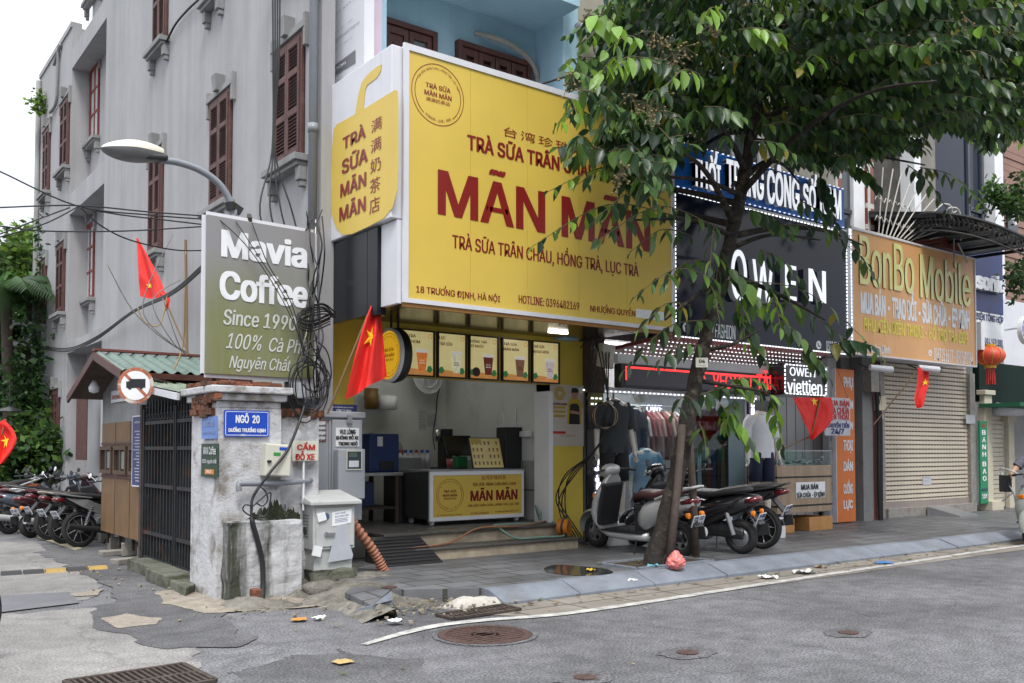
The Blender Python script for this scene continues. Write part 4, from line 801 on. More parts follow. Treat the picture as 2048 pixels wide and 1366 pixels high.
# lit round hanging sign
c = PX(789, 711, 5.34); t = thing('round_sign', 'round yellow sign in a black rim hanging under the big sign', 'sign', tuple(c)); rr_ = .285
MB().lathe([(0,0),(rr_,0),(rr_,.02),(0,.02)],c - Vector((.075,0,0)),(1,0,0),44).build('face',emit('round sign yellow',(.75,.42,.02),.35),t)
b = MB(); b.lathe([(rr_ * .99,-.09),(rr_ + .03,-.09),(rr_ + .03,-.05),(rr_ * .99,-.05),(rr_ * .99,-.09)],c,(1,0,0),44); b.build('white_rim',M_white,t); b = MB(); b.lathe([(0,-.05),(rr_ + .02,-.05),(rr_ + .035,0),(rr_ + .02,.06),(rr_,.07),(0,.07)],c,(1,0,0),44); b.build('rim',M_blackpl,t,True)
for yy in (-.08, .08): MB().box(c.x - .01, c.x + .01, c.y + yy - .01, c.y + yy + .01, c.z + rr_ + .02, z0 + .05).build('hanger', M_black, t)
logo(t, c - Vector((.0755, 0, 0)), YR, ZU, .25, M_red, .03)
# school advert on the white board higher up
XS = 4.66; t = thing('school_sign','white school advert board with grey lettering and a left arrow above the yellow bag sign','sign',tuple(PX(690,150,XS)))
yA, yB = PX(728, 145, XS).y, PX(637, 197, XS).y; zA = PX(728, 145, XS).z; zB = zA + 4
MB().box(XS, XS + .12, yA, yB, zA, zB).build('board', M_whited, t); xs = XS - .002
M_inkp = mat('pale grey ink', (.30, .30, .33), .5)
TX('Hotline:',M_inkp,t,xs,643,55,661,38,bold=0); TX('0971 652 246',M_inkg,t,xs,662,38,722,-15,bold=.01); TX('Tiểu Học M.E - MEP',M_inkp,t,xs,660,76,706,36); TX('tieuhocme@meprimary.edu.vn',M_inkp,t,xs,645,98,719,48); TX('meprimary.edu.vn',M_inkp,t,xs,660,106,705,75)
sheet([(lambda p: (yA - p.y,p.z))(PX(px,py,xs)) for px,py in ((646,158),(659,126),(659,139),(711,100),(711,126),(659,156),(659,167))],(xs,yA,0),YR,ZU,.001,.003).build('arrow',M_inkg,t)
TX('150m', M_wtxt, t, xs - .005, 668, 145, 692, 121, bold=.02)
# ------------------------------------------------------------------ fashion shop
OY = 8.5
oh = thing('fashion_house', 'dark fronted house of the clothes shop behind the street tree', 'house', (11, 11, 0))
M_tan = mat('tan render', (.30, .27, .22), .8, var=.1, dirt=(.15, .14, .12), dscale=2, streak=True)
ox0, ox1 = 8.62, PY(1662, 800, FY).x
b = MB(); b.box(8.63, 13.3, 9.9, 13.5, 3.1, 10); b.build('wall', M_tan, oh)
for (z0, z1) in ((5.9, 7.6), (8.2, 9.6)):
 for xx in (9.3,11.3): f = MB().box(xx,xx + 1.3,9.88,9.895,z0,z1).build('window',M_pane,oh); b = MB(); b.box(xx - .06,xx,9.85,9.9,z0,z1); b.box(xx + 1.3,xx + 1.36,9.85,9.9,z0,z1); b.box(xx + .62,xx + .68,9.85,9.88,z0,z1); b.box(xx - .06,xx + 1.36,9.85,9.9,z1,z1 + .06); b.build('frame',M_whited,f)
M_ogl = mat('glossy navy board', (.008, .010, .028), .09, var=.1, spec=.3)
A = PY(1347, 661, OY); B = PY(1694, 720, OY); bx0, bx1 = A.x, B.x; bz0, bz1 = 2.92, PY(1346, 386, OY).z
t = thing('fashion_sign', 'glossy dark navy shop board with raised white letters and lit edges behind the tree', 'sign', ((bx0 + bx1) / 2, OY, bz0))
MB().box(bx0, bx1, OY, OY + .5, bz0, bz1).build('board', M_ogl, t)
yl = OY - .001
for s_,a in (('O',(1452,600,1483,505)),('W',(1495,605,1536,528)),('E',(1560,600,1582,535)),('N',(1607,603,1641,545))): TY(s_,emit('lit letter white',(.85,.88,.95),.45),t,yl,*a,bold=.016,ext=.09,side=M_whited)
TY('OWEN FASHION', M_wtxt, t, yl, 1398, 672, 1470, 652, bold=.02); TY('0383 556 188', M_wtxt, t, yl, 1652, 702, 1690, 686, bold=.02)
for (px,py) in ((1372,655),(1637,690)): c = PY(px,py,yl); MB().lathe([(0,.004),(.065,.004),(.065,0)],c,(0,-1,0)).build('phone_mark',M_wtxt,t); b = MB(); arc_band(b,c + XU * .02 + ZU * .02,XU,ZU,.04,.02,R(160),R(290),d=.006,n=10); b.build('phone_handset',M_ogl,t)
def led_line(par, a, b_, n_, wd=.028, h=.018, name='led_strip', m=None):
 a = Vector(a); b_ = Vector(b_); d = (b_ - a) / n_; bb = MB(); u = d.normalized()
 for k in range(n_):
  p = a + d * (k + .5); bb.obox(p, (min(wd, d.length * .3) if abs(u.x) > .5 else h / 2, .006, h / 2 if abs(u.x) > .5 else min(wd, d.length * .3)))
 return bb.build(name, m or M_led, par)
[led_line(t,a,c,n_,wd=.022,h=.016) for a,c,n_ in (((bx0,OY - .015,bz1 + .02),(bx1,OY - .015,bz1 + .02),46),((bx0 + .03,OY - .015,bz0),(bx0 + .03,OY - .015,bz1),34),((bx1,OY - .015,bz0),(bx1,OY - .015,bz1),34),((bx0,OY - .015,bz0 - .01),(bx1,OY - .015,bz0 - .01),60))]
MB().box(bx1 + .01,bx1 + .12,OY - .01,OY + .4,bz0,bz1).build('side_frame',M_steel,t); b = MB(); b.box(bx0,bx1,OY - .02,OY + .02,bz1 + .03,bz1 + .06); b.build('top_trim',M_steel,t)
# blue board above
z0 = bz1 + .08; z1 = PY(1345, 280, OY - .03).z; ex = PY(1688, 400, OY - .03).x
t = thing('menswear_sign', 'blue board with thick white letters above the navy shop board', 'sign', ((bx0 + ex) / 2, OY, z0))
MB().box(bx0 + .02, ex, OY - .03, OY + .4, z0, z1).build('board', mat('bright blue board', (.02, .19, .70), .4, var=.05), t)
for s_,a in (('THỜI',(1378,374,1433,308)),('TRANG',(1445,385,1519,340)),('CÔNG',(1526,408,1590,342)),('SỞ',(1598,420,1625,352)),('NAM',(1632,431,1674,383))): TY(s_,emit('lit letter white',1,1),t,OY - .031,*a,bold=.03,ext=.07,side=M_whited)
for zz in (z0 + .005, z1): led_line(t, (bx0, OY - .045, zz), (ex, OY - .045, zz), 34, wd=.018, h=.012, m=emit('led dim', (.85, .9, 1), .6))
# lit awning, moving red text board, small lit box sign
AY0, AY1 = OY + .02, 9.45
t = thing('lit_awning', 'red slatted awning full of white lights under the navy board', 'awning', (11, 9, 2.9))
b = MB(); za = bz0 - .05; ax1 = PY(1660, 735, OY).x
M_aw = mat('red awning slat', (.15, .02, .02), .5)
V0 = [(8.7, AY1, za - .12), (ax1, AY1, za - .12), (ax1, AY0, za), (8.9, AY0, za)]
b.add(V0 + [(p[0],p[1],p[2] + .05) for p in V0],[(0,1,2,3),(7,6,5,4),(0,4,5,1),(2,6,7,3),(0,3,7,4),(1,5,6,2)]); b.build('awning',M_aw,t)
for k in range(5): f = (k + .5) / 5; led_line(t,(8.8,AY0 + (AY1 - AY0) * f,za - .128 * f - .012),(ax1 - .05,AY0 + (AY1 - AY0) * f,za - .128 * f - .012),44,wd=.014,h=.012)
LY = 9.0
A = PY(1246, 781, LY); B = PY(1566, 792, LY); zl0, zl1 = B.z, PY(1250, 727, LY).z
t = thing('led_board', 'long dark display board with red moving letters over the clothes shop window', 'display', ((A.x + B.x) / 2, LY, zl0))
b = MB(); b.box(A.x - .03, B.x + .02, LY, LY + .14, zl0, zl1); b.build('case', M_blackpl, t, bevel=.006)
MB().box(A.x + .04, B.x, LY - .006, LY - .001, zl0 + .03, zl1 - .03).build('screen', mat('led matrix', (.075, .07, .085), .5, var=.3, scale=120), t)
b = MB(); b.box(A.x + .04,B.x,LY - .010,LY - .007,zl1 - .06,zl1 - .035); b.box(A.x + .04,A.x + .065,LY - .010,LY - .007,zl1 - .22,zl1 - .06); b.build('red_border',M_ledr,t)
for s_,a in (('A',(1400,762,1412,748)),('VECTON',(1425,775,1502,752)),('TẶNG',(1513,786,1565,744))): TY(s_,M_ledr,t,LY - .007,*a,bold=.012)
b = MB(); zw = zl1 + .005; b.box(A.x - .06,B.x,LY + .03,LY + .12,zw,zw + .13); tag(b.build('white_fascia',M_white),'white fascia strip above the red letter display','panel')
KY = 8.75; A = PY(1568, 789, KY); B = PY(1652, 731, KY); zb0, zb1 = PY(1568, 789, KY).z, PY(1652, 737, KY).z + .03
t = thing('lit_box_sign', 'small black box sign with outlined white lit words beside the red letter display', 'sign', (A.x, KY, zb0))
MB().box(A.x,B.x,KY,KY + .5,zb0,zb1).build('case',M_blackp,t,bevel=.006); MB().box(B.x,B.x + .05,KY,KY + .5,zb0,zb1).build('side_frame',M_steel,t)
TY('OWEN', emit('lit letter white', 1, 1), t, KY - .001, 1579, 751, 1630, 738, bold=.02)
TY('viettien', emit('lit letter white', 1, 1), t, KY - .001, 1574, 785, 1644, 762, bold=.02)
for (p,q,n_) in (((A.x + .02,zb0 + .02),(B.x - .02,zb0 + .02),12),((A.x + .02,zb1 - .02),(B.x - .02,zb1 - .02),12),((A.x + .02,zb0 + .02),(A.x + .02,zb1 - .02),7),((B.x - .02,zb0 + .02),(B.x - .02,zb1 - .02),7)): led_line(t,(p[0],KY - .008,p[1]),(q[0],KY - .008,q[1]),n_,wd=.022)
# shop front: side panels, glass, interior
cs = thing('clothes_shop', 'clothes shop with a lit glass front behind the parked scooters', 'shop', (10.5, 10, 0))
gx0, gx1 = PY(1196, 900, FY).x, PY(1487, 900, FY).x; gz1 = PY(1300, 790, FY).z
b = MB(); b.box(gx0 - .1,ox1,12.2,12.3,.12,3.1); b.box(8.60,8.66,FY,12.3,.12,3.1); b.box(gx1 + .62,gx1 + .7,9.9,12.3,.12,3.1); b.box(8.66,ox1,FY + .1,12.2,3.0,3.1); b.build('wall',mat('shop interior grey',(.16,.16,.17),.7),cs)
MB().box(8.66, gx1 + .62, FY, 12.2, .12, .2).build('floor', M_floor, cs)
b = MB()
for yy in (10.2, 11.0, 11.7): b.box(9.0, 12.2, yy, yy + .05, 2.94, 2.965)
b.build('ceiling_tubes', emit('shop ceiling tube', (1, .97, .93), 32.0), cs)
MB().box(gx0, gx1, FY, FY + .012, .2, gz1).build('glass_front', glass('shop glass', (.82, .88, .9)), cs)
MB().box(gx1 - .38, gx1, FY - .02, FY - .005, .2, gz1).build('frosted_glass_strip', mat('frosted glass edge', (.20, .29, .32), .25), cs)
b = MB(); b.box(gx0 - .04,gx0,FY - .03,FY + .05,.2,gz1); b.box(gx1,gx1 + .05,FY - .03,FY + .05,.2,gz1); b.box(gx0,gx1,FY - .03,FY + .05,gz1,gz1 + .08); b.box((gx0 + gx1) / 2 + .3,(gx0 + gx1) / 2 + .33,FY - .02,FY + .03,.2,gz1); b.build('door_frame',M_steel,cs)
led_line(cs, (gx0 - .35, FY - .05, gz1 + .02), (gx1 + .3, FY - .05, gz1 + .02), 44, wd=.014, h=.022)
pl0, pl1 = PY(1176, 900, FY).x, gx0 - .04
MB().box(8.62, pl1, FY - .03, FY + .1, .12, gz1).build('black_side_panel', M_blackp, cs); p2 = gx1 + .1, gx1 + .62
MB().box(p2[0], p2[1], FY - .03, FY + .1, .12, gz1).build('black_side_panel', M_blackp, cs)
for (px, ) in ((1189,), (1501,)):
 a = PY(px,1015,FY - .04); text('Viettien - Owen',emit('lit purple white',(.85,.8,1),1.6),cs,a + XU * .12,ZU,-XU,1.75,.115,d=.004,bold=.03)
M_gy = mat('olive lit panel', (.22, .2, .06), .4)
A = PY(1176, 812, FY - .06); B = PY(1205, 783, FY - .06); MB().box(A.x, B.x, FY - .08, FY - .05, A.z, B.z).build('small_yellow_panel', M_gy, cs);
for dz in (.03, .11, .2): led_line(cs, (A.x + .02, FY - .085, A.z + dz), (B.x - .02, FY - .085, A.z + dz), 3, wd=.02, h=.022)
# ribbons of shelves and ties inside
t = thing('shirt_rail', 'rail of hanging shirts behind the shop glass', 'clothes rail', (10.1, 10.9, .2))
RY = 10.75; A = PY(1233,812,RY); B = PY(1345,815,RY); MB().tube([(A.x,RY,A.z + .02),(B.x + .4,RY,A.z + .02)],.012,8).build('rail',M_steel,t)
MB().tube([(A.x,RY,.2),(A.x,RY,A.z + .02)],.015,8).build('post',M_steel,t); MB().tube([(B.x + .4,RY,.2),(B.x + .4,RY,A.z + .02)],.015,8).build('post',M_steel,t)
cols = [(.02,.05,.16),(.35,.33,.22),(.06,.14,.30),(.05,.1,.25),(.45,.42,.38),(.22,.03,.04),(.30,.10,.10),(.40,.22,.2),(.18,.025,.03),(.45,.33,.27),(.34,.16,.15),(.42,.40,.39),(.25,.05,.05),(.38,.28,.26)]
nS = 14
for k in range(nS):
 x = A.x + .08 + (B.x + .3 - A.x) * k / nS; m_ = mat('shirt cloth %d' % k, cols[k], .85, var=.12, scale=12)
 o = MB().prism([(-.06,.0),(.02,.03),(.05,-.02),(.22,-.13),(.27,-.42),(.19,-.44),(.17,-.3),(.17,-.78),(-.25,-.78),(-.25,-.3),(-.30,-.42),(-.36,-.40),(-.27,-.12)],(x,RY,A.z - .08),Vector((.34,.94,0)),ZU,.045).build('hanging_shirt',m_,None,bevel=.012)
 nmc = ['dark blue','pale olive','blue','mid blue','cream','dark red','rust red','pink','wine red','beige','salmon','white','brick red','pale pink'][k]
 tag(o,'%s shirt hanging on the rail behind the shop glass, %s from the left' % (nmc,['first','second','third','fourth','fifth','sixth','seventh','eighth','ninth','tenth','eleventh','twelfth','thirteenth','last'][k]),'shirt','shirts on the shop rail')
TIEY = 10.15; zt_ = PY(1420, 893, TIEY).z
t = thing('tie_rack','black rack with glass shelves of small goods above the ties in the shop window','rack',(11.4,TIEY,.2)); A = PY(1372,893,TIEY); B = PY(1466,893,TIEY)
b = MB(); b.box(A.x, B.x, TIEY, TIEY + .05, zt_, zt_ + .05);
for xx in (A.x, B.x): b.box(xx - .02, xx + .02, TIEY + .02, TIEY + .06, .2, zt_ + .6)
for dz in (.25, .48): b.box(A.x, B.x, TIEY - .05, TIEY + .2, zt_ + dz, zt_ + dz + .015)
b.box(A.x, B.x, TIEY + .09, TIEY + .12, .2, zt_ + .6); b.build('frame', M_blackp, t)
rr = random.Random(5); b = MB()
for k in range(26):
 x = A.x + .05 + (B.x - A.x - .1) * (k % 13) / 12; dz = .265 if k < 13 else .495; h = rr.uniform(.07,.15); b.box(x - .03,x + .03,TIEY - .02,TIEY + .07,zt_ + dz,zt_ + dz + h)
b.build('small_goods', mat('glossy small goods', (.14, .16, .18), .15, var=.9, scale=9), t)
tc_ = [(.20,.21,.23),(.03,.035,.04),(.30,.42,.42),(.02,.02,.03),(.16,.015,.025),(.015,.04,.16),(.02,.025,.03),(.22,.18,.07),(.02,.02,.025),(.24,.18,.26)]
for k in range(10):
 x = A.x + .05 + (B.x - A.x - .1) * k / 9; m_ = mat('tie silk %d' % k, tc_[k], .45, var=.1)
 o = MB().prism([(-.035, 0), (.035, 0), (.05, -.72), (0, -.80), (-.05, -.72)], (x, TIEY - .02, zt_ - .01), XU, ZU, .012).build('hanging_tie', m_)
 tag(o,'%s tie hanging in the shop window' % ['silver grey','striped black','pale teal','black','crimson','royal blue','charcoal','mustard','plain black','lilac'][k],'tie','ties in the shop window')
text('OWEN KHÁNH', emit('lit purple white', 1, 1), cs, PY(1292, 824, 12.15), XU, ZU, 1.3, .17, d=.01, bold=.02)
# wall, jumble of posters and counter of the phone stand right of the clothes shop
M_pw = mat('pale panelled wall', (.36, .36, .37), .6, var=.06)
a = PY(1560, 900, 9.85).x; c = PY(1668, 900, 9.85).x
ph = thing('phone_stand','narrow pale walled phone stand between the clothes shop and the orange banner','shop',(a,9.9,0)); b = MB(); b.box(a - .3,c + .1,9.9,10,.12,3.1); b.build('back_wall',M_pw,ph); b = MB(); xw = a
while xw < c: b.box(xw, xw + .012, 9.893, 9.899, .12, 3); xw += .25
b.build('panel_joints', M_inkg, ph)
A = PY(1545,1045,9.3); B = PY(1560,905,9.3); t = thing('repair_banner','narrow orange banner standing behind the white mannequin','banner',(A.x,9.3,.12)); M_or = mat('orange banner',(.58,.15,.025),.5,var=.06)
MB().box(A.x - .06, B.x, 9.3, 9.33, .15, B.z).build('panel', M_or, t);
for k, s_ in enumerate(('THAY', 'ÍNH', 'ÉP K')): TF(s_, M_wtxt, t, 9.3, A.x - .02, .33 + k * .3, .17, .14, bold=.02)
# display counter
DY = 8.9; A = PY(1555, 1030, DY); B = PY(1664, 1030, DY); x0, x1 = A.x, B.x; zt0 = PY(1555, 932, DY).z; zt1 = PY(1664, 900, DY).z - .02
t = thing('display_counter', 'wood grained phone repair counter with a glass top box', 'counter', ((x0 + x1) / 2, DY + .3, .4))
M_dw = mat('pale wood laminate', (.34, .25, .17), .5, var=.15, scale=3, streak=True, dirt=(.26, .18, .12), dscale=12, dlo=.45, dhi=.6)
MB().box(x0, x1, DY, DY + .55, .42, zt0).build('body', M_dw, t, bevel=.006)
b = MB(); b.box(x0 - .004,x1 + .004,DY - .005,DY + .56,zt0 - .19,zt0 - .165); b.box(x0 - .004,x1 + .004,DY - .005,DY + .56,.52,.545); b.build('black_bands',M_black,t)
MB().box(x0 + .01, x1 - .01, DY + .01, DY + .54, zt0 + .003, zt1).build('glass_box', glass('case glass', (.8, .92, .9)), t)
b = MB()
for xx in (x0, x1 - .015):
 for yy in (DY, DY + .53): b.box(xx, xx + .015, yy, yy + .015, zt0, zt1)
b.box(x0, x1, DY, DY + .015, zt1, zt1 + .015); b.box(x0, x1, DY + .53, DY + .545, zt1, zt1 + .015); b.build('case_frame', M_steel, t)
b = MB(); rr = random.Random(8)
for k in range(40): b.obox((rr.uniform(x0 + .1,x1 - .1),rr.uniform(DY + .08,DY + .45),zt0 + .03 + rr.random() * .05),(.06,.035,.006),Matrix.Rotation(rr.uniform(0,3),3,'Z') @ Matrix.Rotation(rr.uniform(-.5,.5),3,'X'))
b.build('phone_cases', mat('phone parts', (.28, .32, .32), .25, var=.9, scale=7), t)
for xx in (x0 + .15,x1 - .15): MB().lathe([(0,-.02),(.035,-.02),(.035,.02),(0,.02)],(xx,DY + .1,.375),(1,0,0),14).build('castor',M_blackpl,t)
A = PY(1592,997,DY - .004); B = PY(1650,963,DY - .004); tt = thing('repair_notice','white notice with black letters stuck on the wooden counter','notice',(A.x,DY,A.z)); MB().box(A.x,B.x,DY - .006,DY - .002,A.z,B.z).build('sheet',M_wtxt,tt)
TY('MUA BÁN', M_ink, tt, DY - .007, 1602, 980, 1636, 965, bold=.03); TY('SỬA CHỮA - ÉP KÍNH', M_ink, tt, DY - .007, 1593, 996, 1649, 981, bold=.03)
for (xa,xb,lab) in ((x0 - .02,x0 + .42,'short orange wood block under the left end of the phone counter'),(x1 - .6,x1 + .02,'long orange wood block under the right end of the phone counter')):
 tag(MB().box(xa,xb,DY + .0,DY + .5,.121,.335).build('wood_block',mat('orange pine',(.42,.21,.07),.7,var=.2,scale=5),None,bevel=.006),lab,'block','wood blocks under the phone counter')
# upright orange banner and hanging price board
BY_ = 9.5; A = PY(1674, 1050, BY_); B = PY(1708, 740, BY_)
t = thing('phone_banner','tall upright orange banner with white letters beside the teal shutter','banner',(A.x,BY_,.12)); MB().box(A.x,B.x,BY_,BY_ + .12,.14,B.z).build('panel',M_or,t,bevel=.006); MB().box(A.x - .008,A.x + .002,BY_ - .008,BY_ + .1,.14,B.z).build('edge',M_whited,t)
for s_,ya,yb in (('PHỤ',780,755),('KIỆN',822,797),('ĐIỆN',862,840),('THOẠI',907,880),('DÁN',942,918),('CƯỜNG',988,958),('LỰC',1022,998)): TY(s_,M_wtxt,t,BY_ - .001,1687,ya,1705,yb,bold=.03)
A = PY(1652,755,9.6); tt = thing('red_side_sign','dark red sign edge behind the small lit box sign','sign',(A.x,9.6,A.z)); B = PY(1674,800,9.6); MB().box(A.x,B.x,9.6,9.65,PY(1660,800,9.6).z,PY(1660,735,9.6).z).build('panel',M_redp,tt); TY('O',M_wtxt,tt,9.599,1664,778,1672,752,bold=.02)
tt = thing('sticker_post','narrow pale post covered in printed stickers left of the orange banner','post',(PY(1665,1040,9.6).x,9.6,.12)); a = PY(1660,1040,9.58); c = PY(1676,1040,9.58); MB().box(a.x,c.x,9.58,9.7,.12,3).build('post',M_pw,tt)
b = MB(); [b.box(a.x + .02,c.x - .02,9.574,9.578,.3 + k * .31,.52 + k * .31) for k in range(6)]; b.build('stickers',mat('printed stickers',(.25,.28,.36),.4,var=.8,scale=20),tt)
HY = 9.15; A = PY(1651,871,HY); B = PY(1700,797,HY); t = thing('price_board','grey hanging board with red and navy lettering in front of the orange banner','sign',(A.x,HY,A.z)); MB().box(A.x,B.x,HY,HY + .02,A.z,B.z).build('board',mat('pale grey board',(.45,.45,.50),.5),t,bevel=.004)
for s_,m_,ya,yb in (('MUA BÁN',M_redp,811,799),('SỬA CHỮA',M_redp,827,812),('ĐIỆN THOẠI',M_redp,841,826),('CHUYỂN TIỀN',M_navy,855,843),('24/7',M_navy,869,857)): TY(s_,m_,t,HY - .001,1654 if s_ != '24/7' else 1662,ya,1698 if s_ != '24/7' else 1688,yb,bold=.035)
for xx in (A.x + .05, B.x - .05): MB().tube([(xx, HY + .01, B.z), (xx, HY + .2, B.z + .5)], .004, 5).build('cord', M_black, t)
# ------------------------------------------------------------------ mobile phone shop with the orange board
mh = thing('phone_house', 'house with a beige roller shutter under the orange phone shop board', 'house', (17, 11, 0))
wx0, wx1 = PY(1726, 900, FY).x, PY(1952, 900, FY).x; sx0, sx1 = PY(1766, 900, FY).x, PY(1937, 900, FY).x
M_gran = mat('mottled granite', (.24, .225, .205), .45, var=.3, scale=18, dirt=(.16, .09, .04), dscale=3, dlo=.55, dhi=.7)
b = MB(); b.box(13.32,wx1,9.95,13.5,3.0,5.4); b.build('wall',mat('off white wall',(.42,.41,.39),.8,dirt=(.25,.24,.22),dscale=2,streak=True),mh)
b = MB(); b.box(sx0 - .16,sx0,FY - .05,FY + .2,.12,3); b.box(sx1,sx1 + .22,FY - .05,FY + .2,.12,3); b.box(sx0,sx1,FY - .1,FY + .1,.12,.3); b.build('granite_surround',M_gran,mh,bevel=.005)
M_rs = mat('beige shutter slat', (.54, .475, .38), .5, var=.05)
ru = MB(); z = .3; ps = .087
rh = MB()
while z < 3.1:
 ru.box(sx0, sx1, FY + .02, FY + .035, z, z + ps * .62); ru.box(sx0, sx1, FY + .035, FY + .04, z + ps * .62, z + ps)
 xw = sx0 + .04
 while xw < sx1 - .1: rh.box(xw, xw + .085, FY + .03, FY + .034, z + ps * .72, z + ps * .9); xw += .115
 z += ps
ru.build('roller_shutter', M_rs, mh); rh.build('shutter_slots', M_dark, mh)
MB().box(sx0, sx1, FY + .0, FY + .05, .3, .42).build('shutter_bottom_bar', mat('taupe steel', (.25, .21, .19), .5), mh)
paper(1845, 953, 1862, 970, FY + .015, 'small white paper stuck low on the beige roller shutter', None, 2)
paper(1932,830,1950,847,FY - .055,'tilted white paper stuck on the granite post right of the roller shutter',None,2); paper(1757,818,1767,838,FY - .055,'small white paper on the left granite post of the roller shutter',None,2)
tag(MB().add([(p.x,p.y,p.z) for p in (Vector((sx0 + 1.3,9.62,.3)),Vector((sx0 + 2.0,9.62,.3)),Vector((sx0 + 2.15,9.05,.14)),Vector((sx0 + 1.45,9.05,.14)),Vector((sx0 + 1.3,9.62,.12)),Vector((sx0 + 2.0,9.62,.12)),Vector((sx0 + 2.15,9.05,.12)),Vector((sx0 + 1.45,9.05,.12)))],[(0,1,2,3),(0,3,7,4),(1,5,6,2),(2,6,7,3),(0,4,5,1)]).build('steel_ramp',M_steel),'steel chequer plate ramp at the foot of the beige roller shutter','ramp')
# left of it: teal shutter, grey and red columns
ns = thing('narrow_shop', 'narrow shopfront with a teal shutter between the orange banner and the roller shutter', 'shop', (14, 10, 0))
a, c = PY(1704, 900, 9.85).x, PY(1727, 900, 9.85).x; b = MB(); z = .62
while z < 2.45: b.box(a, c, 9.85, 9.88, z, z + .075); z += .09
b.build('teal_shutter',mat('teal shutter',(.10,.27,.25),.5),ns); MB().box(a,c,9.9,9.95,.12,.62).build('dark_gap',M_dark,ns); MB().box(a - .3,c,9.86,9.95,2.45,3.1).build('head',M_gt,ns)
a,c = PY(1726,900,9.6).x,PY(1746,900,9.6).x; MB().box(a,c,9.6,9.95,.12,3.1).build('grey_column',mat('grey column',(.20,.20,.20),.8,dirt=(.1,.1,.1),dscale=3),ns); d = PY(1757,900,9.6).x; MB().box(c,d,9.62,9.95,.12,3.1).build('red_column',mat('red brown column',(.17,.05,.035),.7),ns)
p = PY(1737,760,9.55); tag(MB().box(p.x - .12,p.x + .14,9.42,9.595,p.z - .22,p.z + .17).build('electric_box',M_gran),'dirty beige electric box high on the grey column','electric box'); p = PY(1760,803,9.55); tag(MB().box(p.x - .1,p.x + .13,9.5,9.69,p.z - .17,p.z + .1).build('meter_case',mat('cream plastic',(.5,.45,.33),.5),None,bevel=.01),'cream meter case beside the roller shutter','meter case')
for k in range(3): cable([PY(1750 + k * 3,760,9.5),PY(1756 + k * 3,840,9.54),PY(1757 + k * 3,950,9.54),PY(1760 + k * 2,1040,9.54),PY(1768 + k * 2,1062,9.45)],.03,'thick black cable running down beside the roller shutter to the pavement','cables beside the roller shutter')
# orange board
BY2 = 9.1; A = PY(1706,709,BY2); B = PY(1951,729,BY2); x0,x1 = A.x,B.x; z0 = (A.z + B.z) / 2; z1 = (PY(1695,458,BY2).z + PY(1948,518,BY2).z) / 2
t = thing('phone_shop_sign', 'big orange phone shop board with cream and white lettering', 'sign', ((x0 + x1) / 2, BY2, z0))
MB().box(x0,x1,BY2,BY2 + .1,z0,z1).build('panel',mat('orange board film',(.68,.36,.145),.45,var=.05,dirt=(.5,.27,.13),dscale=1.5,streak=True,dlo=.5,dhi=.9),t)
b = MB(); b.box(x0 - .03,x0,BY2 - .02,BY2 + .12,z0 - .02,z1 + .02); b.box(x1,x1 + .03,BY2 - .02,BY2 + .12,z0 - .02,z1 + .02); b.box(x0,x1,BY2 - .02,BY2 + .12,z1,z1 + .025); b.box(x0,x1,BY2 - .02,BY2 + .12,z0 - .025,z0); b.build('frame',M_whited,t); MB().box(x0 - .13,x0 - .035,BY2 - .02,BY2 + .1,z0,z1).build('side_strip',M_white,t); led_line(t,(x0 - .08,BY2 - .03,z0),(x0 - .08,BY2 - .03,z1),34,wd=.03,h=.04)
M_cream = mat('cream letter', (.68, .66, .27), .4)
TY('BonBo',M_cream,t,BY2 - .001,1718,569,1826,496,bold=.018,ext=.014,side=M_ink); TY('Mobile',M_cream,t,BY2 - .001,1839,596,1939,530,bold=.018,ext=.014,side=M_ink)
TY('MUA BÁN - TRAO ĐỔI - SỬA CHỮA - ÉP KÍNH',M_wtxt,t,BY2 - .001,1721,627,1938,604,bold=.045); TY('PHỤ KIỆN ĐIỆN THOẠI - HỖ TRỢ TRẢ GÓP',mat('yellow letter',(.75,.62,.08),.4),t,BY2 - .001,1728,668,1935,655,bold=.03)
TY('20 Trương Định',M_wtxt,t,BY2 - .001,1720,707,1780,690,bold=.02); TY('0947 25 66 77 - 090 3691984',M_wtxt,t,BY2 - .001,1868,721,1945,705,bold=.02)
c = PY(1860,706,BY2 - .001); MB().lathe([(0,.004),(.06,.004),(.06,0)],c,(0,-1,0)).build('phone_mark',M_wtxt,t); b = MB(); arc_band(b,c + XU * .02 + ZU * .02,XU,ZU,.035,.018,R(160),R(290),d=.006,n=10); b.build('phone_handset',M_or,t)
b = MB(); b.box(x0,x1,BY2 + .1,FY + .2,z0 + .03,z0 + .08); tag(b.build('sign_soffit',M_whited),'pale soffit behind the bottom of the orange board','panel')
for px in (1738,1834): c = PY(px,740,BY2 - .0); tt = thing('flood_lamp','small grey flood lamp under the %s of the orange board' % ('left end' if px < 1800 else 'middle'),'lamp',tuple(c),'lamps under the orange board'); MB().tube([c + Vector((0,.2,.12)),c + Vector((.0,0,.03))],.012,6).build('arm',M_black,tt); MB().tube([c + Vector((-.05,-.05,.04)),c + Vector((.3,-.25,-.0))],[.05,.06],10).build('lamp_head',M_whited,tt)
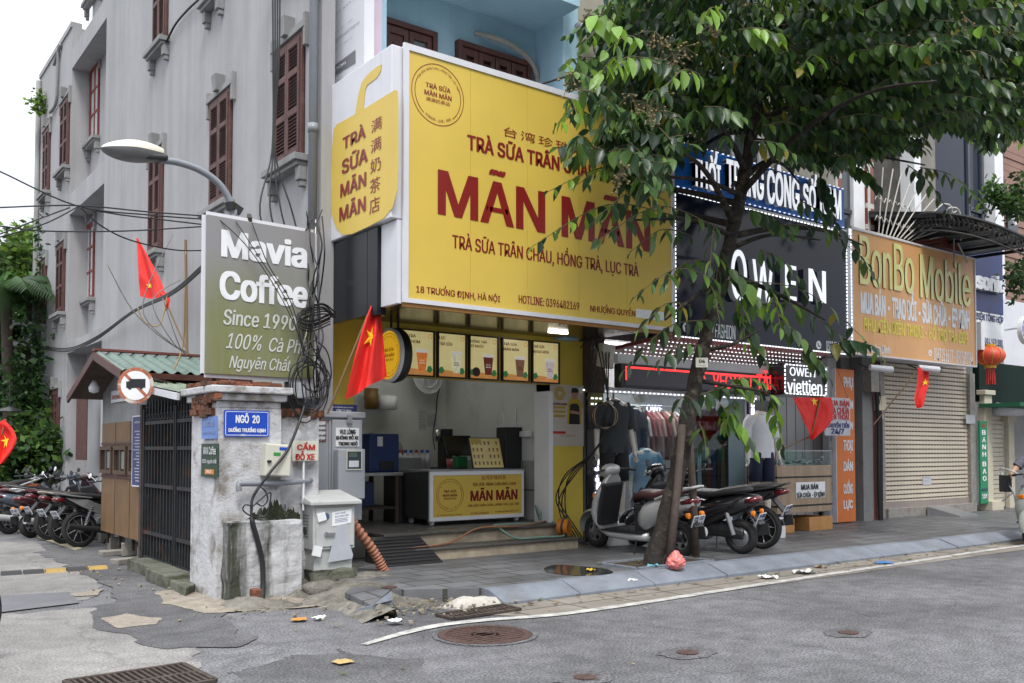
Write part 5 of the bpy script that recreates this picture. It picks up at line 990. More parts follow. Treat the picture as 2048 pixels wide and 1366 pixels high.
# ------------------------------------------------------------------ floors above: brick pier, fan grille, glazed house, iron canopy
uh = thing('brick_pier_house', 'upper floors with red tile pilasters and a dark window behind the iron fan grille', 'house', (15.5, 10.5, 5.4))
UY = 10.3; M_tile = tiles('red wall tiles', (.20, .045, .025), (.24, .055, .03), (.55, .53, .5), .55, .42, off=0, rough=.4, ms=.05, swap=('X', 'Z'))
b = MB(); b.box(13.35, 19.5, UY + .2, 13.4, 5.4, 12); b.build('wall', mat('grey brown wall', (.20, .185, .165), .8, var=.25, scale=3), uh)
for (pa,pb) in ((1672,1684),(1735,1748)): a,c = PY(pa,400,UY).x,PY(pb,400,UY).x; MB().box(a,c,UY,UY + .2,4.6,12).build('tile_pilaster',M_tile,uh)
a,c = PY(1712,400,UY).x,PY(1734,400,UY).x; MB().box(a,c,UY + .05,UY + .2,4.6,12).build('white_pilaster',M_white,uh); a,c = PY(1686,400,UY).x,PY(1711,400,UY).x; f = MB().box(a,c,UY + .12,UY + .19,4.6,12).build('window',M_pane,uh); b = MB(); [b.box(a,c,UY + .08,UY + .12,zz,zz + .09) for zz in (5.2,6.0,6.9,7.8)]; b.build('frame',M_black,f)
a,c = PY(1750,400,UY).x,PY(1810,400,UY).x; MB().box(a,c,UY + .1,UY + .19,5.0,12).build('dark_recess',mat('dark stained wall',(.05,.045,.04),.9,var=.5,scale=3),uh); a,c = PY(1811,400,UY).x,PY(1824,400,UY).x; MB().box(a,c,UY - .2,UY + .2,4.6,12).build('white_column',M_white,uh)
# fan grille
gr = thing('fan_grille', 'white iron balcony grille of bars spreading like a fan above the orange board', 'grille', tuple(PY(1790, 590, 9.3)))
M_gi = mat('worn white iron', (.50, .48, .44), .6, dirt=(.2, .12, .08), dscale=14, dlo=.55, dhi=.7); oX = PY(1745, 640, 9.3)
tips = [(1766,335),(1786,338),(1803,345),(1822,362),(1838,372),(1855,385),(1868,398),(1885,408),(1900,415),(1913,422),(1945,438),(1960,458)]
base = [(1757,470),(1764,470),(1772,471),(1779,473),(1786,474),(1793,476),(1800,477),(1808,478),(1815,480),(1822,482),(1830,478),(1860,478)]
for (a, c) in zip(base, tips):
 yy = 9.3 - .5 * max(0, (c[0] - 1800)) / 160
 MB().tube([PY(*a, 9.35), PY(*c, yy)], .013, 6).build('bar', M_gi, gr)
for (q, yy) in (((1885, 408), 9.05), ((1900, 415), 9.0), ((1925, 432), 8.9)):
 MB().tube(smooth_path([PY(q[0],q[1],yy),PY(q[0] + 14,q[1] + 2,yy),PY(q[0] + 20,q[1] + 14,yy),PY(q[0] + 12,q[1] + 30,yy),PY(q[0] - 4,q[1] + 48,yy)]),.015,6).build('scroll',M_gi,gr,True)
for (ya, yb, k) in ((400, 345, 8), (440, 400, 8)):
 P = []
 for i in range(9): P += [PY(1750 + i * 9, ya - (5 if i % 2 else 0) + i * 3, 9.33), PY(1754 + i * 9, ya - 9 + i * 3, 9.33)]
 MB().tube(smooth_path(P, 3), .009, 5).build('scallop_rail', M_gi, gr, True)
MB().tube([PY(1700, 455, 9.25), PY(1785, 477, 9.3), PY(1870, 500, 9.3)], .035, 8).build('base_rail', M_gi, gr)
for (a,c) in (((1908,470),(1935,525)),((1908,470),(1908,520)),((1905,468),(1957,485))): MB().tube([PY(*a,9.1),PY(*c,9.0)],.016,6).build('stay',M_gi,gr)
# red brick pier cap
p = PY(1882,500,9.5); t = thing('pier_cap','red glazed stepped pier cap over the orange board','pier',tuple(p)); M_rb = mat('red glazed brick',(.19,.045,.028),.4,var=.15); b = MB(); [b.box(p.x - h,p.x + h,9.4 - h * .4,9.9,zz,zz + dz) for h,zz,dz in ((.30,p.z + .0,.07),(.35,p.z + .07,.06),(.40,p.z + .13,.06),(.36,p.z - .04,.04))]; b.build('cap',M_rb,t,bevel=.006); MB().box(p.x - .28,p.x + .28,9.42,9.9,p.z - .4,p.z - .045).build('pier',M_white,t)
# glazed house on the right
gh = thing('glazed_house', 'house with tall dark glazing and white columns above the iron canopy', 'house', (21, 11, 0)); GY = 10.6
a,c = PY(1824,400,GY).x,PY(1990,400,GY).x; b = MB(); b.box(19.6,30,GY + .1,14,.12,14); b.build('wall',mat('grey white wall',(.38,.38,.385),.7),gh)
f = MB().box(a, c, GY, GY + .05, 5.2, 13).build('window', mat('dark blue glass', (.010, .016, .034), .08, spec=.22), gh); b = MB()
for px in (1840, 1862, 1935, 1962): x = PY(px, 400, GY).x; b.box(x - .04, x + .04, GY - .05, GY - .001, 5.2, 13)
for zz in (5.3, 6.9, 8.6): b.box(PY(1935, 400, GY).x, c, GY - .05, GY - .001, zz, zz + .09)
b.build('mullions', mat('dark grey frame', (.07, .075, .09), .5), f)
a, c = PY(1986, 400, GY - .2).x, PY(2003, 400, GY - .2).x; MB().box(a, c, GY - .25, GY + .1, 4.4, 13).build('white_column', M_white, gh)
pk = thing('pink_house', 'pink brown clapboard house at the right edge', 'house', (25, 10, 0)); a = PY(2006, 400, GY - .1).x; b = MB(); zz = 4.9
while zz < 12: b.box(a, a + 6, GY - .14 + .02 * (round(zz * 10) % 2), GY - .05, zz, zz + .15); zz += .16
b.build('wall',mat('pink brown boards',(.26,.15,.115),.7,var=.12),pk); p = PY(2023,455,GY - .16); MB().tube([PY(2008,390,GY - .2),PY(2030,450,GY - .3)],.05,8).build('white_strut',M_white,pk); b = MB(); b.box(p.x - .2,p.x + .3,GY - .17,GY - .145,p.z - .4,p.z + .35); b.build('window',M_pane,pk)
# curved iron canopy
cn = thing('iron_canopy', 'curved dark canopy with iron scrollwork above the blue electrics board', 'canopy', tuple(PY(1930, 470, 9.2)))
M_can = mat('weathered canopy sheet',(.10,.125,.13),.5,var=.15,dirt=(.2,.2,.2),dscale=4); M_iron2 = mat('black wrought iron',(.018,.018,.02),.5)
ea = smooth_path([PY(1805,440,9.6),PY(1850,427,9.0),PY(1900,428,8.5),PY(1960,440,8.1),PY(2020,462,7.8),PY(2080,490,7.7)],6); bk = [Vector((p.x + .6 * 0 + i * .05,10.45,p.z + .35)) for i,p in enumerate(ea)]
b = MB(); n_ = len(ea); V = []
for i in range(n_): V += [ea[i], bk[i], ea[i] + Vector((0, 0, .03)), bk[i] + Vector((0, 0, .03))]
b.add(V,[f for i in range(n_ - 1) for f in ((4 * i,4 * i + 1,4 * i + 5,4 * i + 4),(4 * i + 2,4 * i + 6,4 * i + 7,4 * i + 3),(4 * i,4 * i + 4,4 * i + 6,4 * i + 2))]); b.build('roof',M_can,cn)
b = MB(); b.tube(ea, .03, 6); b.tube([p - Vector((0, 0, .32)) for p in ea], .02, 6)
for i in range(0, n_ - 1):
 p = ea[i].lerp(ea[i + 1], .5) - Vector((0, 0, .16)); d = (ea[i + 1] - ea[i]).normalized()
 P = [p + d * (math.cos(a) * (.02 + .016 * a)) + ZU * (math.sin(a) * (.02 + .016 * a)) for a in [k * .6 for k in range(13)]]; b.tube(P, .011, 5)
for i in range(0, n_, 3): b.beam(ea[i] - Vector((0, 0, .05)), bk[i] - Vector((0, 0, .05)), .04, .06)
b.build('scrollwork', M_iron2, cn)
# blue electrics board
EY_ = 9.7; A = PY(1800,690,EY_); B = PY(2008,692,EY_); x0,x1 = PY(1865,600,EY_).x,B.x; zm = PY(1960,622,EY_).z; z0 = PY(1960,686,EY_).z; z1 = PY(1960,493,EY_).z + .12
t = thing('electrics_sign','dark blue and white electrics shop board partly behind the orange board','sign',((x0 + x1) / 2,EY_,z0)); MB().box(x0,x1,EY_,EY_ + .2,zm,z1).build('blue_panel',mat('deep blue board',(.008,.022,.13),.4),t); MB().box(x0,x1,EY_,EY_ + .19,z0,zm - .01).build('white_panel',M_wtxt,t)
wl = (PY(1999, 585, EY_).x - PY(1950, 585, EY_).x) / 4 * 9
TF('Panasonic', M_wtxt, t, EY_ - .001, PY(2000, 580, EY_).x - wl, PY(1975, 585, EY_).z, wl, .37, bold=.05, ext=.12, side=M_whited)
TY('ĐIỆN TỔNG HỢP',M_navy,t,EY_ - .001,1952,642,2006,628,bold=.03); TY('ĐT: 024 3863 1112 - 0986 158 889',M_navy,t,EY_ - .001,1900,686,2005,680,bold=.02); TY('LG',M_redp,t,EY_ - .001,1944,668,1962,650,bold=.03)
MB().box(PY(1951, 600, 9.3).x, PY(1958, 600, 9.3).x, 9.2, 9.5, PY(1955, 700, 9.3).z, PY(1955, 645, 9.3).z).build('end_box', M_white, t)
a, c = PY(2010, 600, 9.9).x, PY(2035, 600, 9.9).x; b = MB(); b.box(a, 30, 9.95, 10.1, 2.4, 4.8); b.build('panel_wall', M_whited, gh)
c_ = PY(2052,660,9.0); t = thing('round_shop_sign','round white and blue hanging sign at the right edge','sign',tuple(c_)); MB().lathe([(0,-.05),(.3,-.05),(.3,.05),(0,.05)],c_,(0,-1,0),30).build('disc',M_wtxt,t); b = MB(); arc_band(b,c_ + Vector((0,-.05,0)),XU,ZU,.26,.03,0,6.283); b.build('blue_ring',M_sblue,t); text('pho',M_navy,t,c_ + Vector((-.22,-.05,-.05)),XU,ZU,.3,.14,bold=.02)
MB().tube([PY(2010, 660, 9.6), PY(2045, 655, 9.0)], .02, 6).build('arm', M_white, t)
# bun shop: cream posts, shutter, green banner, lantern
bs = thing('bun_shop', 'bun shop with a cream roller shutter and dark upper front at the right edge', 'shop', (20.5, 10, 0)); SH = 9.85
a, c = PY(1978, 900, SH).x, PY(2008, 900, SH).x; zt_ = PY(1990, 838, SH).z; b = MB(); z = .16
while z < zt_: b.box(a - .05, c, SH, SH + .03, z, z + .085); b.box(a - .05, c, SH + .03, SH + .035, z + .085, z + .1); z += .1
b.build('roller_shutter', mat('cream shutter', (.50, .46, .36), .5), bs)
M_crm = mat('cream painted plaster', (.5, .45, .35), .7, var=.08)
pa,pb = PY(1957,900,SH).x,PY(1972,900,SH).x; b = MB(); b.box(pa,pb,SH - .15,SH,.12,zt_ + .55); b.box(pa - .05,pb + .12,SH - .3,SH,.12,.32); b.box(pa - .06,pb + .06,SH - .2,SH,zt_ + .5,zt_ + .6); a2,c2 = PY(2009,900,SH).x,PY(2020,900,SH).x; b.box(a2,c2,SH - .1,SH,.12,zt_ + .05); b.box(a2 - .1,c2 + .05,SH - .14,SH,zt_ - .05,zt_ + .1); b.build('posts',M_crm,bs,bevel=.01)
b = MB(); b.tube([(pb + .1,SH - .2,zt_ + .2),(c2 + .3,SH - .2,zt_ + .22)],.14,16); b.build('shutter_drum',M_whited,bs,True); MB().box(pa,30,SH - .04,SH + .1,zt_ + .36,3.3).build('upper_front',mat('dark green black front',(.008,.02,.016),.6,spec=.1),bs); b = MB(); b.box(pa - .05,30,SH - .9,SH - .05,PY(2000,840,SH - .5).z + .28,PY(2000,840,SH - .5).z + .36); b.build('green_awning',mat('green canvas',(.01,.10,.05),.8),bs)
MB().box(c2, 30, SH + 1.2, SH + 1.3, .12, 3).build('inner_wall', M_pw, bs)
t = thing('bun_banner','narrow green upright banner with white letters at the bun shop','banner',(pb,SH - .2,.4)); a,c = PY(1959,940,SH - .2).x,PY(1974,940,SH - .2).x; zz1 = PY(1966,842,SH - .2).z; zz0 = PY(1966,1007,SH - .2).z; MB().box(a,c,SH - .22,SH - .18,zz0,zz1).build('panel',mat('green banner',(.01,.20,.09),.5),t)
H_ = zz1 - zz0; w_ = c - a
for k,s_ in enumerate('BÁNHBAO'): TF(s_,M_wtxt,t,SH - .221,a + w_ * .25,zz0 + H_ * (.83 - k * .088 - (.03 if k > 3 else 0)),w_ * .5,H_ * .06,bold=.03)
TF('CAFE',M_redp,t,SH - .221,a + w_ * .15,zz0 + H_ * .92,w_ * .7,H_ * .045,bold=.02); TF('15K',M_wtxt,t,SH - .221,a + w_ * .15,zz0 + H_ * .06,w_ * .7,H_ * .055,bold=.03); TF('BÁN SỈ',M_navy,t,SH - .221,a + w_ * .1,zz0 + H_ * .15,w_ * .8,H_ * .04,bold=.02)
c = PY(1980, 712, 9.2); t = thing('red_lantern', 'red and gold round lantern hanging under the electrics board', 'lantern', tuple(c)); rL = .28
b = MB(); prof = [(rL * math.sin(R(20 + 140 * i / 12)),-.72 * rL * math.cos(R(20 + 140 * i / 12))) for i in range(13)]; b.lathe(prof,c,(0,0,1),24); b.build('shade',mat('red lantern paper',(.62,.07,.03),.5,var=.15,scale=10),t,True); b = MB()
for k in range(10): a = k * .628; b.tube([c + Vector((math.cos(a) * (r_ + .005), math.sin(a) * (r_ + .005), z)) for r_, z in prof], .007, 5)
b.lathe([(.1,.19),(.11,.19),(.11,.24),(.1,.24)],c); b.lathe([(.1,-.25),(.11,-.25),(.11,-.19),(.1,-.19)],c); b.build('gold_ribs',mat('gold trim',(.55,.3,.03),.4),t)
b = MB()
for k in range(14): a = k * .45; b.tube([c + Vector((math.cos(a) * .07,math.sin(a) * .07,-.25)),c + Vector((math.cos(a) * .09,math.sin(a) * .09,-.5 - .08 * (k % 2)))],.01,4)
b.build('tassel', M_redp, t)
p = PY(2032,905,11); t = thing('potted_plant','small leafy pot plant inside the open front at the right edge','plant',tuple(p)); MB().lathe([(0,0),(.14,0),(.2,.25),(.18,.25)],p,n=16).build('pot',M_bulk,t); b = MB(); rr = random.Random(2)
for k in range(70): a = rr.uniform(0,6.28); e = rr.uniform(.3,1.3); L_ = rr.uniform(.2,.45); q = p + Vector((0,0,.25)); e2 = q + Vector((math.cos(a) * math.cos(e),math.sin(a) * math.cos(e),math.sin(e))) * L_; s_ = Vector((-math.sin(a),math.cos(a),0)) * .02; b.add([q,q.lerp(e2,.6) + s_,e2,q.lerp(e2,.6) - s_],[(0,1,2,3)])
b.build('leaves', mat('pot plant leaf', (.03, .08, .02), .5), t); MB().box(p.x - .3, p.x + .3, p.y - .2, p.y + .2, .2, p.z).build('stand', M_bulk, t)
# houses over the road, behind the camera, that the glass and boards reflect
for k,(xa,xb,h,col,nm) in enumerate(((-14,-4.2,9,(.34,.30,.22),'cream'),(-4,4.8,11,(.30,.31,.32),'grey'),(5,13.8,8.5,(.38,.33,.26),'buff'),(14,24,10,(.24,.27,.29),'slate'),(24.2,36,9,(.33,.3,.27),'stone'))):
 t = thing('opposite_house','%s house over the road, seen only as a reflection' % nm,'house',((xa + xb) / 2,-14,0),'houses over the road'); MB().box(xa,xb,-19,-14,0,h).build('wall',mat('render ' + nm,col,.8,var=.12),t)
 for fl in range(int(h // 3)):
  for j in range(4):
   x = xa + 1 + j * (xb - xa - 1) / 4; f = MB().box(x,x + 1.2,-13.995,-13.98,.8 + fl * 3,2.5 + fl * 3).build('window',M_pane,t); MB().box(x - .1,x + 1.3,-13.99,-13.9,.68 + fl * 3,.8 + fl * 3).build('sill',M_white,f)
# ------------------------------------------------------------------ whitewashed gate pillar at the alley corner
M_ww = mat('peeling whitewash',(.48,.48,.495),.9,var=.1,scale=4,bump=.6,bscale=22,dirt=(.17,.14,.11),dscale=2.7,dlo=.5,dhi=.62,damt=.85)
M_wwm = mat('mossy whitewash',(.43,.43,.44),.9,var=.12,scale=4,bump=.6,bscale=20,dirt=(.022,.025,.010),dscale=2.6,dlo=.46,dhi=.6,streak=True,damt=.95)
PF = 8.6; PX0 = 3.02
gp = thing('gate_pillar', 'peeling whitewashed brick gate pillar with a mossy plinth at the alley corner', 'pillar', (3.4, 8.8, 0))
zc0, zc1 = PY(435, 815, PF).z, PY(432, 745, PF).z
xr = PY(562, 870, PF).x
def worn_box(name, x0, x1, y0, y1, z0, z1, m, amp=.012, par=gp, n=14, top=0):
 b = MB()
 def face(o, u, v):
  def fn(a, c):
   p = Vector(o) + Vector(u) * a + Vector(v) * c; e = min(a, 1 - a, c, 1 - c); q = mnoise.noise(p * 3.1) * amp + mnoise.noise(p * 11) * amp * .4
   nrm = Vector(u).cross(Vector(v)).normalized(); return p + nrm * (q if e > 1e-6 else q * 0)
  b.grid(fn, n, n)
 dx, dy, dz = x1 - x0, y1 - y0, z1 - z0
 face((x0,y0,z0),(dx,0,0),(0,0,dz)); face((x0,y1,z0),(0,-dy,0),(0,0,dz)); face((x1,y0,z0),(0,dy,0),(0,0,dz)); face((x0,y0,z1),(dx,0,0),(0,dy,0)); face((x1,y1,z0),(-dx,0,0),(0,0,dz))
 return b.build(name, m, par, True)
def hard(o):
 for p in o.data.polygons: p.use_smooth = False
 return o
hard(worn_box('shaft', PX0, xr, PF, 9.35, -.02, zc0, M_ww))
# moulded, half broken brick cap
b = MB(); ex = [.0, .045, .09, .05]; hz = [0, .10, .20, .30]
for k in range(3): e = ex[k]; b.box(PX0 - e + .0, xr + e, PF - e, 9.35 + e, zc0 + hz[k] * .7, zc0 + hz[k + 1] * .7 - .002)
b.build('cap', M_ww, gp, bevel=.012)
rb = random.Random(11); b = MB()       # brick corner where the plaster has fallen off, and the crumbling top course
for k in range(44):
 x = rb.uniform(PX0 - .03,xr + .02); y = PF + rb.uniform(.02,.14) if k < 26 else rb.uniform(PF + .1,9.3); b.obox((x,y,zc0 + .212 + rb.uniform(0,.025)),(rb.uniform(.03,.09),rb.uniform(.03,.06),rb.uniform(.012,.03)),Matrix.Rotation(rb.uniform(-.25,.25),3,'Z'))
for k in range(26):
 z = zc0 - .1 + rb.random() * .34; e = .05 + .055 * max(0,(z - zc0) / .2); b.obox((PX0 - e * .55 + .02,rb.uniform(PF,PF + .7),z),(.035,rb.uniform(.05,.1),.032),Matrix.Rotation(rb.uniform(-.08,.08),3,'Z'))
b.build('bare_bricks', M_brick, gp, bevel=.008)
bl0, bl1 = PY(457, 1190, 8.42).x, PY(603, 1190, 8.42).x; zb1 = PY(530, 1043, 8.42).z
_n = M_wwm.node_tree; _tx = next(q for q in _n.nodes if q.type == 'TEX_NOISE' and abs(q.inputs['Scale'].default_value - 2.6) < .01); _lk = _tx.outputs['Fac'].links[0]; _to = _lk.to_socket
_c = _n.nodes.new('ShaderNodeTexCoord'); _s = _n.nodes.new('ShaderNodeSeparateXYZ'); _m = _n.nodes.new('ShaderNodeMapRange'); _a = _n.nodes.new('ShaderNodeMath'); _m.inputs[1].default_value = -.36; _m.inputs[2].default_value = .12; _m.inputs[3].default_value = .13; _m.inputs[4].default_value = -.05      # moss grows on the damp alley end of the plinth
_n.links.new(_c.outputs['Object'],_s.inputs[0]); _n.links.new(_s.outputs['X'],_m.inputs[0]); _n.links.new(_m.outputs[0],_a.inputs[0]); _n.links.new(_tx.outputs['Fac'],_a.inputs[1]); _n.links.new(_a.outputs[0],_to)
hard(worn_box('plinth', bl0, bl1, 8.42, 9.2, -.02, zb1, M_wwm, .03, gp, 20))
M_mossd = mat('dark moss', (.018, .023, .009), 1, var=.5, scale=20, bump=1, bscale=60, dirt=(.3, .29, .27), dscale=9, dlo=.54, dhi=.66)
rb2 = random.Random(4); mp_ = []
for k in range(61):
 u = -1 + k / 30; mp_.append((.44 + u * .33, max(.004, .15 * (1 - abs(u - .25) ** 1.3) * (.6 + .8 * rb2.random()))))
b = MB().prism([(.11, -.01)] + mp_ + [(.77, -.01)], (bl0, PF - .004, zb1), XU, ZU, .012)
b.build('moss', M_mossd, gp)
# lower plastered wall between pillar and the cabinets
cw = thing('corner_wall','stained plaster wall stub between the gate pillar and the grey cabinets','wall',(3.95,8.9,0)); xw1 = PY(622,960,8.9).x
hard(worn_box('wall', xr - .02, xw1, PF + .12, 9.3, 0, PY(600, 832, 8.75).z, M_ww, .03, cw, 16)); b = MB()
for k in range(22): b.obox((rb2.uniform(xr,xw1),PF + .14 + rb2.random() * .2,PY(600,832,8.75).z + rb2.random() * .05),(.06,.06,.035),Matrix.Rotation(rb2.random(),3,'Z'))
b.build('broken_bricks', M_brick, cw, bevel=.01)
# signs on the pillar
A = PY(447,873,PF - .02); B = PY(538,822,PF - .02); t = thing('lane_sign','blue enamel lane name plate on the front of the gate pillar','sign',(A.x,PF,A.z)); MB().prism(rrect(0,0,B.x - A.x,B.z - A.z,.015),(A.x,PF - .02,A.z),XU,ZU,.012).build('plate',M_sblue,t)
b = MB(); W,H_ = B.x - A.x,B.z - A.z; q = .012; yq = PF - .0335; b.box(A.x + q,B.x - q,yq,yq + .001,A.z + q,A.z + q + .005); b.box(A.x + q,B.x - q,yq,yq + .001,B.z - q - .005,B.z - q); b.box(A.x + q,A.x + q + .005,yq,yq + .001,A.z + q,B.z - q); b.box(B.x - q - .005,B.x - q,yq,yq + .001,A.z + q,B.z - q); b.build('white_border',M_wtxt,t)
TY('NGÕ  20',M_wtxt,t,PF - .032,471,846,519,827,bold=.03); TY('ĐƯỜNG TRƯƠNG ĐỊNH',M_wtxt,t,PF - .032,456,866,531,854,bold=.035); TY('1927',M_wtxt,t,PF - .032,481,872,491,868,bold=.02)
PL = PX0 - .022
def side_sign(name, label, x0, y0, x1, y1, m, lines):
 A = PX(x0,y1,PL); B = PX(x1,y0,PL); t = thing(name,label,'sign',(PL,A.y,A.z)); MB().box(PL,PL + .012,B.y,A.y,A.z,B.z).build('plate',m,t)
 for s_, mm, ya, yb, xa, xb in lines: TX(s_, mm, t, PL - .001, x0 + (x1 - x0) * xa, ya, x0 + (x1 - x0) * xb, yb, bold=.03)
 return t
side_sign('faded_lane_sign','faded blue enamel plate on the alley side of the gate pillar',403,832,433,878,mat('faded enamel blue',(.13,.22,.50),.6,var=.15,dirt=(.35,.33,.3),dscale=7,dlo=.55,dhi=.7),[('NGÕ 20',mat('faded lettering',(.30,.38,.55),.6),853,838,.2,.85),('TRƯƠNG ĐỊNH',MATS['faded lettering'],869,859,.1,.92)])
t = side_sign('cafe_sign','small dark green cafe plate below the faded blue plate on the gate pillar',402,887,436,953,mat('dark green enamel',(.018,.05,.028),.5,var=.15),[('WAN Coffee',M_wtxt,909,893,.15,.9),('100% nguyên chất',M_wtxt,928,917,.08,.94)])
A = PX(410,948,PL); B = PX(428,939,PL); MB().box(PL - .003,PL - .001,B.y,A.y,A.z,B.z).build('orange_patch',mat('orange patch',(.6,.2,.02),.5),t); TX('No1',M_wtxt,t,PL - .003,414,946,424,940,bold=.02)
# cream meter box, bent conduit
A = PY(519,954,PF + .08); B = PY(571,893,PF + .08); t = thing('meter_box','cream steel meter box tilted on the corner wall below the lane plate','meter box',(A.x,PF,A.z)); M_crs = mat('cream steel',(.55,.54,.46),.45,var=.06)
Mr = Matrix.Rotation(R(3),3,'Y'); cx,cz = (A.x + B.x) / 2 - .03,(A.z + B.z) / 2 + .015; b = MB(); b.obox((cx,PF - .06,cz),(.128,.075,.155),Mr); b.build('case',M_crs,t,bevel=.008); b = MB(); b.obox((cx,PF - .14,cz),(.118,.006,.145),Mr); b.build('door',M_crs,t,bevel=.004); b = MB(); b.obox((cx - .1,PF - .155,cz - .01),(.018,.01,.012),Mr); b.build('latch',M_black,t); b = MB(); b.obox((cx + .05,PF - .148,cz + .11),(.045,.002,.014),Mr); b.build('blue_sticker',M_sblue,t); b = MB(); b.obox((cx - .02,PF - .148,cz + .06),(.035,.002,.015),Mr); b.build('green_sticker',mat('green sticker',(.03,.25,.04),.5),t)
zc = PY(540, 965, 8.5).z
tag(MB().tube(smooth_path([PY(478,982,8.5),PY(478,969,8.5),PY(486,967,8.5),PY(560,966,8.55),PY(622,961,8.7)],5),.028,12).build('conduit',M_pipe,None,True),'grey plastic elbow pipe running across the corner wall above the plinth','pipe')
b = MB(); b.tube(smooth_path([PY(524,1203,8.3),PY(526,1170,8.35),PY(524,1120,8.38),PY(515,1080,8.38),PY(505,1045,8.38),PY(503,1015,8.4),PY(508,990,8.42),PY(540,945,8.4),PY(575,900,8.45),PY(600,840,8.5),PY(612,800,8.6)]),[.025] * 26 + [.014] * 35,8); tag(b.build('bent_conduit',M_cable,None,True),'bent black conduit climbing out of the ground past the plinth and the meter box','cable')
for k,pts in enumerate((((503,1015),(520,1000),(540,985),(540,1005),(532,1030),(515,1035),(498,1030),(486,1020),(490,1010),(503,1012)),((508,990),(520,975),(532,985),(535,1000),(525,1012),(512,1005)))): cable([PY(a,c,8.38) for a,c in pts],.007,'thin black wire looped in front of the dark moss above the plinth','wire loops over the plinth')
tag(MB().box(PY(505,1170,8.28).x,PY(522,1170,8.28).x,8.25,8.36,.0,PY(510,1183,8.28).z + .02).build('loose_brick',M_brick,None,bevel=.008),'red brick at the foot of the bent black conduit','brick')
# small hand painted no parking sign on a stick
NY = 8.62; A = PY(585,922,NY); B = PY(637,882,NY); t = thing('no_parking_sign','small hand painted white no parking board with red letters on a thin stick','sign',tuple(PY(608,990,NY))); MB().box(A.x,B.x,NY,NY + .012,A.z,B.z).build('board',M_crs,t,bevel=.003); p = PY(609,922,NY); MB().tube([p + Vector((0,.02,0)),Vector((p.x,NY + .02,.8))],.011,8).build('stick',M_white,t)
TY('CẤM', M_redp, t, NY - .001, 594, 900, 630, 884, bold=.03); TY('ĐỖ XE', M_redp, t, NY - .001, 590, 920, 629, 902, bold=.03)
# tall grey meter cabinet, lower steel cabinet
CYb = 9.3; A = PY(627,985,CYb); B = PY(727,828,CYb); t = thing('meter_cabinet','tall grey plastic electricity cabinet with a paper notice beside the tea shop','cabinet',(A.x + .3,CYb,.6)); M_gp = mat('grey plastic case',(.34,.355,.385),.5,var=.05); ztop = B.z
b = MB(); b.box(A.x,B.x - .01,CYb,CYb + .28,.62,ztop - .04); b.build('case',M_gp,t,bevel=.012); MB().box(A.x - .015,B.x + .01,CYb - .04,CYb + .3,ztop - .05,ztop + .02).build('lid',M_gp,t,bevel=.012); xm = PY(660,900,CYb).x; MB().box(xm + .01,B.x - .03,CYb - .03,CYb - .002,.95,ztop - .07).build('door',M_gp,t,bevel=.01); MB().box(xm - .02,xm,CYb - .015,CYb - .002,.65,ztop - .07).build('door_edge',M_gp,t); b = MB(); p = PY(695,836,CYb); b.box(p.x - .03,p.x + .03,CYb - .06,CYb - .042,p.z - .06,p.z + .03); b.build('latch',M_steel,t)
A2 = PY(676,1000,CYb - .16); B2 = PY(731,898,CYb - .16); b = MB(); b.box(A2.x,B2.x,CYb - .16,CYb - .035,A2.z,B2.z); b.build('meter_housing',M_gp,t,bevel=.015); Aw = PY(694,938,CYb - .165); Bw = PY(722,903,CYb - .165); f = MB().box(Aw.x,Bw.x,CYb - .168,CYb - .161,Aw.z,Bw.z).build('meter_window',M_pane,t); b = MB(); q = .012; b.box(Aw.x - q,Aw.x,CYb - .175,CYb - .161,Aw.z - q,Bw.z + q); b.box(Bw.x,Bw.x + q,CYb - .175,CYb - .161,Aw.z - q,Bw.z + q); b.box(Aw.x,Bw.x,CYb - .175,CYb - .161,Aw.z - q,Aw.z); b.box(Aw.x,Bw.x,CYb - .175,CYb - .161,Bw.z,Bw.z + q); b.build('frame',M_crs,f); MB().box(Aw.x + .02,Bw.x - .03,CYb - .172,CYb - .1685,Aw.z + .02,Aw.z + .09).build('meter_face',M_plate,f); MB().box(Aw.x + .02,Bw.x - .05,CYb - .172,CYb - .1685,Aw.z + .13,Bw.z - .01).build('meter_dial',mat('meter green',(.08,.12,.1),.3),f)
Aw = PY(671,893,CYb - .034); Bw = PY(718,856,CYb - .034); tt = thing('parking_notice','white paper notice with bold black lines on the tall grey cabinet','notice',(Aw.x,CYb,Aw.z)); MB().box(Aw.x,Bw.x,CYb - .038,CYb - .032,Aw.z,Bw.z).build('sheet',M_wtxt,tt)
for s_,ya,yb,xa,xb in (('VUI LÒNG',868,857,679,711),('KHÔNG ĐỖ XE',879,869,672,717),('TRONG NGÕ',891,882,676,715)): TY(s_,M_ink,tt,CYb - .039,xa,ya,xb,yb,bold=.045)
Aw = PY(627,883,CYb - .004); Bw = PY(652,841,CYb - .004); tt = thing('danger_notice','small white danger notice with a red arrow on the left of the tall grey cabinet','notice',(Aw.x,CYb,Aw.z)); MB().box(Aw.x,Bw.x,CYb - .008,CYb - .002,Aw.z,Bw.z).build('sheet',M_wtxt,tt); b = MB(); q = .008; y = CYb - .0095; b.box(Aw.x,Bw.x,y,y + .001,Bw.z - q,Bw.z); b.box(Aw.x,Bw.x,y,y + .001,Aw.z,Aw.z + q); b.box(Aw.x,Aw.x + q,y,y + .001,Aw.z,Bw.z); b.box(Bw.x - q,Bw.x,y,y + .001,Aw.z,Bw.z); b.prism([(.035,.24),(.02,.14),(.03,.145),(.022,.06),(.038,.16),(.028,.155)],(Aw.x,y + .001,Aw.z),XU,ZU,.001); b.build('red_mark',M_redp,tt)
